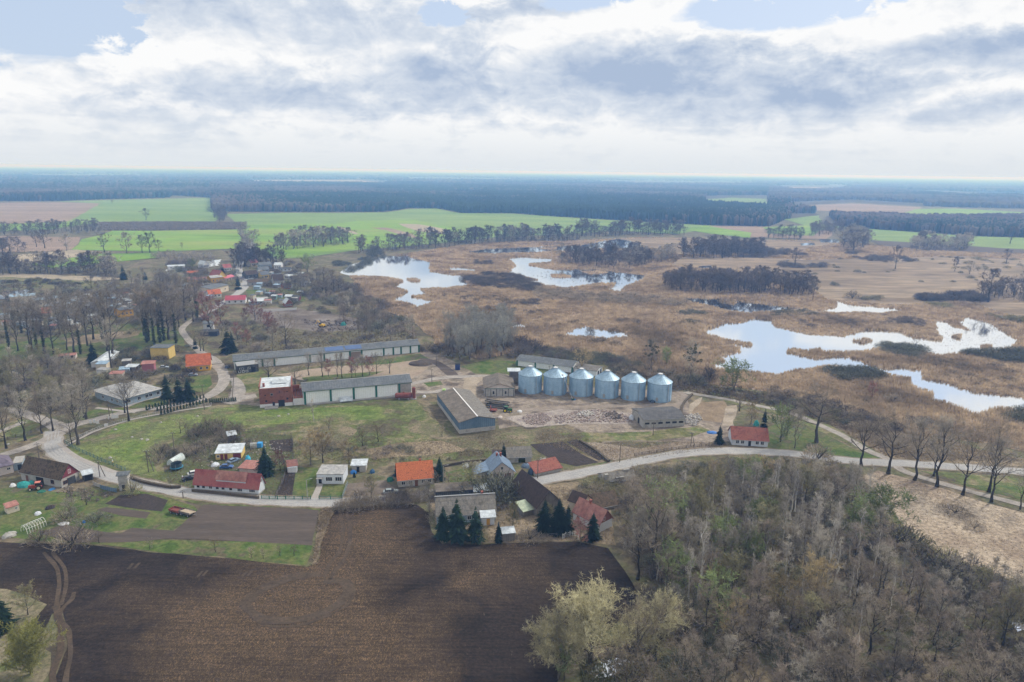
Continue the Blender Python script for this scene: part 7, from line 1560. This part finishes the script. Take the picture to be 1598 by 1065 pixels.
def box_thing(px, name, label, cat, sz, m, rz=0.0, m2=None, lid='lid'):
    e = at(px, rz, name, label, cat)
    MB().box((0, 0, sz[2] / 2), sz).box((0, 0, .12), (sz[0] + .1, sz[1] + .1, .12)).box((0, 0, sz[2] * .6), (sz[0] + .1, sz[1] + .1, .1)).build('body', m, e)
    MB().box((0, 0, sz[2] + .05), (sz[0] + .12, sz[1] + .12, .1)).build(lid, m2 or m, e)
    return e
box_thing((714, 577), 'bale_container', 'dark blue container on the farmyard track', 'container', (2.4, 2.4, 3.0), paint('deep_blue', (0.015, 0.04, 0.17), .5), R(10), M_BLK)
box_thing((693, 611), 'green_crate', 'small lime green crate beside the white trailer', 'crate', (1.4, 1.2, 1.0), paint('lime_paint', (0.4, 0.6, 0.2), .6))
# excavator far off
e = at((503, 511), R(160), 'excavator', 'yellow excavator working on the stripped earth', 'excavator')
MY = paint('machine_yellow', (0.62, 0.38, 0.02), .5)
MB().box((0, 0, 1.5), (3.0, 2.4, 1.2)).build('body', MY, e); MB().box((1, .6, 2.5), (1.2, 1.1, 1.2)).build('cab', M_GLASS, e)
MB().tube((1, -.4, 1.8), (3.6, -.4, 4.2), .28).tube((3.6, -.4, 4.2), (5.4, -.4, 1.6), .2).build('boom', MY, e); MB().box((5.4, -.4, 1.1), (.9, 1.0, .9)).build('bucket', M_STEEL, e)
for y in (-1.1, 1.1): MB().box((0, y, .45), (3.6, .55, .9)).build('crawler', M_BLK, e)
# trampoline and polytunnel
e = at((276, 732), 0, 'trampoline', 'round trampoline with dark net and blue rim in the yard', 'trampoline')
MB().lathe((0, 0, 0), [(1.7, .75), (2.1, .75), (2.1, .9), (1.7, .9)], 24).build('rim', paint('trampoline_blue', (0.03, 0.22, 0.36), .6), e); MB().lathe((0, 0, 0), [(1.72, .9), (1.72, 2.2)], 24).build('net', pat('dark_net', [(0.04, 0.07, 0.09)]), e)
MB().lathe((0, 0, 0), [(0, .8), (1.7, .8)], 24).build('mat', M_BLK, e)
for k in range(6): MB().tube((1.9 * math.cos(k), 1.9 * math.sin(k), 0), (1.75 * math.cos(k), 1.75 * math.sin(k), 2.3), .04).build('leg', M_STEEL, e)
def tunnel(px, px2, w, h, label, m, frame_only=False, hoops=7, z=0.0):
    a, b = P(*px), P(*px2); L = (b - a).length; rz = math.atan2(b.y - a.y, b.x - a.x)
    e = empty('polytunnel', (a + b) / 2, rz, label, 'greenhouse')
    N = 10
    arc = [(w / 2 * math.cos(math.pi * i / N), h * math.sin(math.pi * i / N)) for i in range(N + 1)]
    if not frame_only:
        o = MB(); o.prism([(p[0], p[1] + z) for p in arc], 'x', -L / 2, L / 2); o.build('cover', m, e)
    for k in range(hoops):
        x = -L / 2 + L * k / (hoops - 1); o = MB()
        for i in range(N): o.tube((x, arc[i][0] * 1.02, arc[i][1] * 1.02 + z), (x, arc[i + 1][0] * 1.02, arc[i + 1][1] * 1.02 + z), .06 if frame_only else .035, n=4)
        o.build('hoop', M_FRAME, e)
    o = MB()
    for q in (0, 2, 5, 8, 10): o.tube((-L / 2, arc[q][0] * 1.02, arc[q][1] * 1.02 + z), (L / 2, arc[q][0] * 1.02, arc[q][1] * 1.02 + z), .05, n=4)
    o.build('rail', M_FRAME, e)
    return e
M_POLY = pat('cloudy_plastic', [(0.45, 0.55, 0.56), (0.62, 0.70, 0.70)], .6, rough=.35)
tunnel((266, 727), (284, 716), 2.6, 2.2, 'pale plastic polytunnel behind the trampoline', M_POLY)
tunnel((38, 832), (68, 819), 3.0, 2.3, 'bare white polytunnel frame in the lower left garden', M_POLY, True, 8)
tunnel((391, 699), (401, 698), 2.2, 1.8, 'grey garden tunnel with blue end in the yard', pat('grey_tarp', [(0.34, 0.36, 0.34)]))
box_thing((406, 698), 'water_tank', 'bright blue water tank at the yard tunnel end', 'tank', (1.6, 1.6, 1.7), paint('sky_blue_tank', (0.03, 0.30, 0.68), .5))
# tarp-covered heaps and little garden clutter
def heap(px, name, label, cat, r, h, m, group=None, sx=1.0, rz=0.0):
    e = at(px, rz, name, label, cat, group)
    rr = random.Random(px[0]); b = MB(); n = 12; rings = [(1.0, 0), (.85, .5), (.55, .85), (.2, 1.0)]
    vs = []
    for q, z in rings:
        for i in range(n):
            a = 2 * math.pi * i / n; k = q * r * rr.uniform(.85, 1.12); vs.append((math.cos(a) * k * sx, math.sin(a) * k, z * h * (rr.uniform(.85, 1.1) if z else 1)))
    fs = [(j * n + i, j * n + (i + 1) % n, (j + 1) * n + (i + 1) % n, (j + 1) * n + i) for j in range(3) for i in range(n)] + [tuple(range(3 * n, 4 * n))]
    b.add(vs, fs).build('cover' if 'tarp' in name else 'mound', m, e)
    MB().box((0, 0, .08), (r * 1.6 * sx, r * 1.2, .16)).build('pallet', W_PLANK, e)
    return e
TEAL = pat('teal_tarp', [(0.03, 0.28, 0.28), (0.06, 0.38, 0.37)], 1)
heap((38, 759), 'tarp_heap', 'teal tarpaulin covered heap before the mossy barn', 'heap', 1.7, 1.7, TEAL, None, 1.4)
heap((49, 756), 'tarp_heap', 'smaller teal tarpaulin heap right behind the red tractor', 'heap', 1.0, 1.3, TEAL)
heap((20, 759), 'tarp_heap', 'small white covered heap left of the teal one', 'heap', .9, 1.0, W_WHITE)
heap((65, 768), 'cart', 'low green cart beside the red tractor', 'cart', 1.1, .6, W_GREEN, None, 1.3)
heap((81, 764), 'paddling_pool', 'blue paddling pool with toys near the barn door', 'pool', 1.1, .3, paint('pool_blue', (0.03, 0.24, 0.58), .5))
heap((59, 803), 'tarp_heap', 'white-blue bag heap in the lower left garden', 'heap', .9, .9, W_BLUEW)
heap((78, 793), 'earth_heap', 'dark compost heap in the lower left garden', 'heap', 1.4, .8, m_soil)
heap((100, 818), 'tarp_heap', 'white plastic sheet on the lower left lawn', 'sheet', 1.2, .4, W_WHITE, None, 1.5)
heap((131, 816), 'barrel', 'small blue tub in the lower left garden', 'tub', .45, .7, paint('barrel_blue', (0.02, 0.2, 0.6), .5))
heap((15, 836), 'earth_heap', 'grey stone heap at the left edge garden', 'heap', 1.8, 1.0, M_CONC)
heap((336, 727), 'tarp_heap', 'white plastic heap beside the yellow garage shed', 'heap', 1.4, 1.2, W_BLUEW)
heap((387, 720), 'tarp_heap', 'light blue tarp stack right of the yellow garage shed', 'heap', 1.1, 2.2, paint('tarp_cyan', (0.03, 0.4, 0.62), .6))
heap((385, 727), 'tarp_heap', 'white and yellow bag stack below the light blue one', 'heap', .9, 1.8, W_CREAM)
heap((552, 739), 'barrel', 'blue barrel group before the little white shed', 'barrels', .8, 1.2, paint('barrel_blue', (0.02, 0.2, 0.6), .5), None, 1.6)
heap((581, 738), 'barrel', 'round dark blue tub right of the little white shed', 'tub', .9, 1.3, paint('tub_blue', (0.01, 0.08, 0.2), .5))
heap((609, 750), 'tarp_heap', 'dark green covered heap left of the orange-roofed house', 'heap', 1.3, 1.2, W_GREEN)
heap((681, 742), 'tarp_heap', 'teal tarp against the right side of the orange-roofed house', 'heap', 1.4, 1.6, TEAL)
heap((727, 729), 'tarp_heap', 'white plastic heap on the lawn left of the blue roof', 'heap', 1.2, 1.1, W_BLUEW)
heap((822, 729), 'tarp_heap', 'dark blue tarp heap before the old stone shed', 'heap', 1.6, 1.3, R_BLUE, None, 1.3)
heap((829, 740), 'tarp_heap', 'dark blue wrapped load at the end of the tiled shed', 'heap', 1.2, 2.4, paint('navy_tarp', (0.02, 0.05, 0.10), .5))
heap((1111, 676), 'tarp_heap', 'bright blue tarp in front of the left cottage spruce', 'heap', 1.4, .8, paint('tarp_blue', (0.02, 0.16, 0.52), .6), None, 1.6)
heap((1180, 664), 'tarp_heap', 'teal and white playhouse behind the red-roofed cottage', 'playhouse', 1.2, 2.2, TEAL)
heap((985, 655), 'tarp_heap', 'white and blue sacks left of the white stable', 'sacks', 1.1, 2.2, W_BLUEW)
heap((1018, 628), 'tarp_heap', 'dark blue machine cover between the last silos', 'cover', 1.3, 1.2, paint('navy_tarp', (0.02, 0.05, 0.10), .5))
heap((895, 624), 'tarp_heap', 'small blue tarp before the third silo', 'tarp', .9, .4, paint('tarp_blue', (0.02, 0.16, 0.52), .6), None, 1.4)
heap((536, 508), 'tarp_heap', 'teal drum on the stripped earth', 'drum', 1.8, 2.5, TEAL)
heap((662, 620), 'tarp_heap', 'white sacks at the warehouse corner', 'sacks', .9, 1.0, W_WHITE)
heap((656, 569), 'earth_heap', 'grey earth and scrap heap at the upper hall end', 'heap', 4.5, 2.0, m_soil2, None, 1.4)
for i, (u, v) in enumerate(((780, 652), (760, 650), (811, 643))): heap((u, v), 'scrap_heap', ORD[i] + ' little scrap heap near the green tractor', 'heap', 1.2, .8, (W_PINKW, M_CONC, W_WHITE)[i])
# sheep-like white stones / meadow rocks
for i, (u, v) in enumerate(sorted([(180, 671), (251, 660), (206, 683), (172, 715), (221, 686), (230, 687), (308, 650), (435, 650), (450, 647), (13, 694)])):
    heap((u, v), 'boulder', ORD[i] + ' pale boulder on the meadow by the junction', 'boulder', .55 + .1 * (i % 3), .5, M_CONC, 'pale boulders on the meadow')
# white boards by the junction
for i, (u, v, w, h) in enumerate(sorted([(142, 662, 1.0, 1.5), (148, 662, 1.0, 1.9), (153, 663, 1.0, 1.6), (169.5, 656, .5, 1.9), (177, 653, .5, 1.9), (166, 667, 1.3, 1.5)])):
    e = at((u, v), R(20), 'notice_board', ORD[i] + ' small white board from the left at the junction', 'board', 'white boards at the junction')
    MB().box((0, 0, h * .6), (w, .1, h * .8)).build('board', M_FRAME, e); MB().tube((0, .06, 0), (0, .06, h * .7), .05).build('post', M_STEEL, e)
e = at((180, 658), R(25), 'billboard', 'wide white billboard on two posts at the junction', 'board')
MB().box((0, 0, 2.1), (2.6, .1, 1.5)).build('board', M_FRAME, e)
for x in (-1, 1): MB().tube((x, .08, 0), (x, .08, 2.6), .06).build('post', M_STEEL, e)
# yellow hydrant-like marker
e = at((176, 724), 0, 'marker_post', 'yellow and white marker post by the mesh fence', 'post'); MB().tube((0, 0, 0), (0, 0, .9), .22).build('post', MY, e); MB().tube((0, 0, .9), (0, 0, 1.5), .2, .1).build('cap', M_FRAME, e)
e = at((285, 748), 0, 'garden_figure', 'small red and white garden post at the drive', 'post'); MB().tube((0, 0, 0), (0, 0, .8), .25).build('post', paint('red_paint', (.4, .04, .04)), e); MB().tube((0, 0, .8), (0, 0, 1.3), .25, .08).build('cap', M_FRAME, e)
# utility poles
def pole(px, npx, label, lamp=False, double=False):
    h = hgt(px[0], px[1], npx); e = at(px, R(15), 'utility_pole', label, 'pole')
    MB().tube((0, 0, 0), (0, 0, h), .16, .10, 8).build('pole', M_WOOD if not lamp else M_CONC, e)
    if double: MB().tube((1.6, 0, 0), (.1, 0, h * .92), .15, .10, 8).build('brace', M_WOOD, e)
    if lamp: MB().tube((0, 0, h), (1.3, 0, h + .35), .05).box((1.5, 0, h + .33), (.6, .25, .12)).build('lamp_arm', M_STEEL, e)
    else:
        x = MB().box((0, -.12, h - .5), (1.8, .12, .12)).build('crossarm', M_WOOD, e)
        for s in (-.8, 0, .8): MB().tube((s, -.12, h - .44), (s, -.12, h - .2), .05).build('insulator', M_FRAME, x)
for (u, v), n, lb, lm, db in (((156, 745), 27, 'braced wooden pole beside the mesh fence bend', 0, 1), ((232, 737), 36, 'braced wooden pole at the left corner of the cluttered yard', 0, 1), ((273, 711), 38, 'tall pole above the polytunnel', 0, 0), ((112, 783), 26, 'pole in the lower left garden', 0, 0), ((62, 720), 30, 'pole behind the mossy barn roof', 0, 0),
                              ((681, 572), 30, 'pole on the track right of the upper hall', 0, 0), ((674, 596), 20, 'short pole in front of the farmyard', 0, 0), ((839, 747), 32, 'pole at the low tiled shed', 0, 0), ((967, 722), 30, 'pole beside the road above the thicket', 0, 0), ((1078, 696), 22, 'pole pair left of the cottage spruce', 0, 1), ((205, 768), 24, 'pole right beside the transformer tower', 0, 0),
                              ((171, 650), 26, 'pole before the left tree of the grey building', 0, 1), ((319, 640), 40, 'pole in the thuja row by the brick mill meadow', 0, 0), ((480, 780), 32, 'street lamp left of the paved path', 1, 0), ((692, 755), 28, 'lamp post beside the orange-roofed house pine', 1, 0), ((286, 778), 13, 'short sign pole on the road below the long red house', 0, 0), ((857, 597), 26, 'pole behind the second silo', 0, 0), ((1019, 680), 22, 'slender pole before the white stable', 0, 0), ((1153, 641), 28, 'pole beside the sandy strip', 0, 0)):
    pole((u, v), n, lb, bool(lm), bool(db))
# fences and walls
def fence(px, h, label, m, step=2.5, solid=False, name='fence', cat='fence', rails=2, pick=.45, mp=None, th=.05):
    W_ = smooth_line([P(u, v)[:2] for u, v in px], 3)
    d = np.r_[0, np.cumsum(np.hypot(*np.diff(W_, axis=0).T))]; n = max(2, int(d[-1] / step) + 1)
    n = min(n, 60)
    q = np.linspace(0, d[-1], n); X = np.interp(q, d, W_[:, 0]); Y = np.interp(q, d, W_[:, 1])
    e = empty(name, (X[0], Y[0], 0), 0, label, cat)
    pn = MB()
    for i in range(n - 1):
        dx, dy = X[i + 1] - X[i], Y[i + 1] - Y[i]; L = math.hypot(dx, dy); a = math.atan2(dy, dx); c = (X[i] + dx / 2 - X[0], Y[i] + dy / 2 - Y[0])
        if solid: pn.box((c[0], c[1], h * .47), (L, th, h * .92), rz=a)
        else:
            for k in range(rails): pn.box((c[0], c[1], h * (.25 + .6 * k / max(1, rails - 1))), (L, .05, .08), rz=a)
            m2 = int(L / pick)
            for k in range(m2):
                t = (k + .5) / m2; pn.box((X[i] + dx * t - X[0], Y[i] + dy * t - Y[0], h * .48), (.08, .06, h * .9), rz=a)
    pn.build('panel', m, e)
    for i in range(n): MB().box((X[i] - X[0], Y[i] - Y[0], h / 2 + .05), (.14, .14, h + .1)).build('post', mp or m, e)
    return e
M_MESH = pat('green_mesh', [(0.12, 0.19, 0.17)]); M_HEDGE = pat('dry_hedge', [(0.07, 0.055, 0.04), (0.11, 0.09, 0.065)], 1.5, hf=(4, .4))
fence([(101, 692), (118, 702), (156, 719), (196, 736)], 1.4, 'green mesh fence along the inner road bend', M_MESH, 2.5, name='mesh_fence', pick=.6)
fence([(101, 692), (130, 680), (165, 665), (200, 656), (260, 643), (330, 632)], 1.0, 'low pale fence along the gravel road', pat('pale_rail', [(0.4, 0.42, 0.42)]), 3, pick=1.2)
fence([(196, 745), (225, 755), (275, 764), (282, 762)], 1.1, 'dark low hedge wall at the cluttered yard', M_HEDGE, 4, True, 'hedge_wall', 'hedge', th=.8)
fence([(0, 690), (30, 682), (60, 672), (80, 661)], 1.3, 'weathered picket fence left of the junction', W_PLANK, 2.5, pick=.35)
fence([(402, 488), (430, 486), (463, 484)], 1.8, 'white board fence below the village gardens', M_FRAME, 4, True)
fence([(300, 768), (340, 772), (404, 779)], 1.0, 'dark low hedge in front of the long red house', M_HEDGE, 5, True, 'hedge_wall', 'hedge', th=.5)
fence([(408, 779), (425, 780), (455, 780), (485, 780)], 1.3, 'dark green fence before the gardens left of the path', W_GREEN, 2.5, pick=.3)
fence([(498, 780), (515, 780), (534, 779)], 1.3, 'dark green fence before the white flat house', W_GREEN, 2.5, pick=.3)
fence([(534, 779), (542, 757)], 1.3, 'pale mesh fence right of the white flat house', pat('pale_mesh', [(0.3, 0.36, 0.38)]), 2.5, pick=.4)
fence([(430, 778), (446, 737), (440, 712)], 1.2, 'wooden fence between red house lawn and dark garden', W_PLANK, 2.5, pick=.5)
fence([(456, 726), (458, 700), (455, 682)], 1.3, 'fence behind the brick and white hut', W_PLANK, 2.5, pick=.5)
fence([(290, 676), (360, 673), (455, 681)], 1.3, 'thin fence on the upper side of the cluttered yard', W_PLANK, 3, pick=.8)
fence([(668, 735), (720, 724), (765, 720)], 1.0, 'dark rough wall behind the lawn of the blue-roofed house', M_HEDGE, 4, True, 'hedge_wall', 'hedge', th=.5)
fence([(905, 690), (930, 705), (950, 722)], 1.0, 'dark hedge line right of the dark vegetable plots', M_HEDGE, 4, True, 'hedge_wall', 'hedge', th=.9)
fence([(990, 712), (1060, 701), (1118, 695)], 1.1, 'old fence on the dry bank above the right road', W_PLANK, 3, pick=.6)
fence([(157, 763), (168, 766), (182, 769)], 1.5, 'blue-grey metal gate beside the transformer tower', W_BLUE, 2.5, True, 'gate', 'gate')
fence([(146, 757), (157, 762)], 1.3, 'grey wall piece between carport and metal gate', M_CONC, 2.5, True, 'garden_wall', 'wall')
fence([(806, 842), (860, 838), (900, 842)], 1.2, 'weathered fence at the back of the spruce yard', W_PLANK, 2.5, pick=.5)
fence([(878, 842), (886, 838), (902, 838), (902, 843)], 1.6, 'white bare greenhouse frame by the ploughed field', M_FRAME, 1.3, name='greenhouse_frame', cat='frame', rails=3, pick=1.3)
fence([(366, 583), (364, 605), (363, 625)], 1.6, 'fence line along the meadow left of the mill', W_PLANK, 3, pick=.9)
fence([(1080, 617), (1066, 632), (1063, 655)], 1.0, 'dark scrub fence right of the last silo', M_HEDGE, 3, True, 'hedge_wall', 'hedge', th=.9)
# rubble
def rubble(px, n, smax, m, label, seed):
    W_ = world_poly(px); r = np.random.RandomState(seed); lo, hi = W_.min(0), W_.max(0)
    c = lo + (hi - lo) * r.rand(n * 6, 2); c = c[inside(c, W_)][:n]
    b = MB()
    for p in c:
        s = smax * (.25 + .75 * r.rand() ** 2)
        b.box((p[0], p[1], s * .3 + .08), (s, s * (.4 + .6 * r.rand()), s * (.35 + .5 * r.rand())), rz=r.rand() * 3, tilt=(r.randn() * .4, r.randn() * .4))
    tag(b.build('rubble', m), label, kind='stuff')
M_RUBP = mat('pink_rubble', [(0.30, 0.22, 0.20), (0.48, 0.42, 0.39)], 1.5, (3, .3)); M_RUBW = mat('pale_rubble', [(0.34, 0.31, 0.28), (0.56, 0.54, 0.51)], 1.5, (3, .3)); M_RUBD = mat('dark_rubble', [(0.10, 0.08, 0.07), (0.22, 0.19, 0.17)], 1.5, (3, .3))
rubble([(815, 650), (850, 645), (862, 655), (850, 664), (820, 663)], 500, .8, M_RUBP, 'pinkish rubble spread left of the centre yard', 1)
rubble([(862, 650), (900, 642), (940, 640), (985, 650), (985, 660), (900, 660), (866, 662)], 900, .8, M_RUBP, 'pinkish rubble spread across the centre yard', 2)
rubble([(898, 648), (920, 641), (928, 648), (915, 652)], 200, 1.1, M_RUBW, 'pale broken concrete heap in the yard', 3)
rubble([(940, 648), (960, 643), (972, 654), (955, 656)], 200, 1.0, M_RUBD, 'dark broken rubble heap in the yard', 4)
rubble([(1068, 650), (1090, 645), (1095, 655), (1085, 665), (1070, 664)], 260, 1.0, M_RUBW, 'pale brick rubble right of the stable', 5)
rubble([(300, 700), (350, 690), (440, 690), (450, 720), (400, 735), (310, 735)], 300, .6, M_RUBW, 'small pale clutter of the yard', 6)
rubble([(100, 762), (160, 765), (180, 772), (150, 785), (105, 780)], 260, .5, M_RUBD, 'stones and scrap in the barn yard', 7)
rubble([(925, 582), (960, 582), (962, 592), (940, 592)], 120, 1.0, M_RUBD, 'dark scrap beside the low barn end', 8)
rubble([(720, 722), (752, 718), (756, 728), (728, 732)], 160, .7, M_RUBW, 'pale scrap on the lawn behind the blue-roofed house', 9)
rubble([(470, 500), (560, 502), (570, 515), (490, 518)], 260, 1.4, M_RUBD, 'dark piles on the stripped earth', 10)
rubble([(30, 755), (60, 745), (110, 768), (60, 775)], 60, .5, M_RUBD, 'odd scrap round the old tractor', 11)
rubble([(843, 714), (870, 722), (866, 728), (843, 724)], 120, .7, M_RUBW, 'pale stones behind the tiled shed', 12)
# ---------------------------------------------------------------- haze
def haze():
    M = bpy.data.materials.new('haze_air'); M.use_nodes = True
    t = M.node_tree; t.nodes.clear(); g = NG(t)
    v = g.n('ShaderNodeVolumePrincipled', {'Color': (0.24, 0.48, 1.0, 1), 'Absorption Color': (1, 1, 1, 1), 'Density': HAZE_D, 'Anisotropy': 0.1})
    o = g.n('ShaderNodeOutputMaterial'); t.links.new(v.outputs[0], o.inputs['Volume'])
    b = MB(); L = 100000
    b.box((0, L / 2 - 3000, 50.5), (2 * L, L + 4000, 103))
    ob = b.build('haze', M)
    tag(ob, kind='stuff', label='pale blue air haze over the plain')
HAZE_D = 2.7e-4
haze()
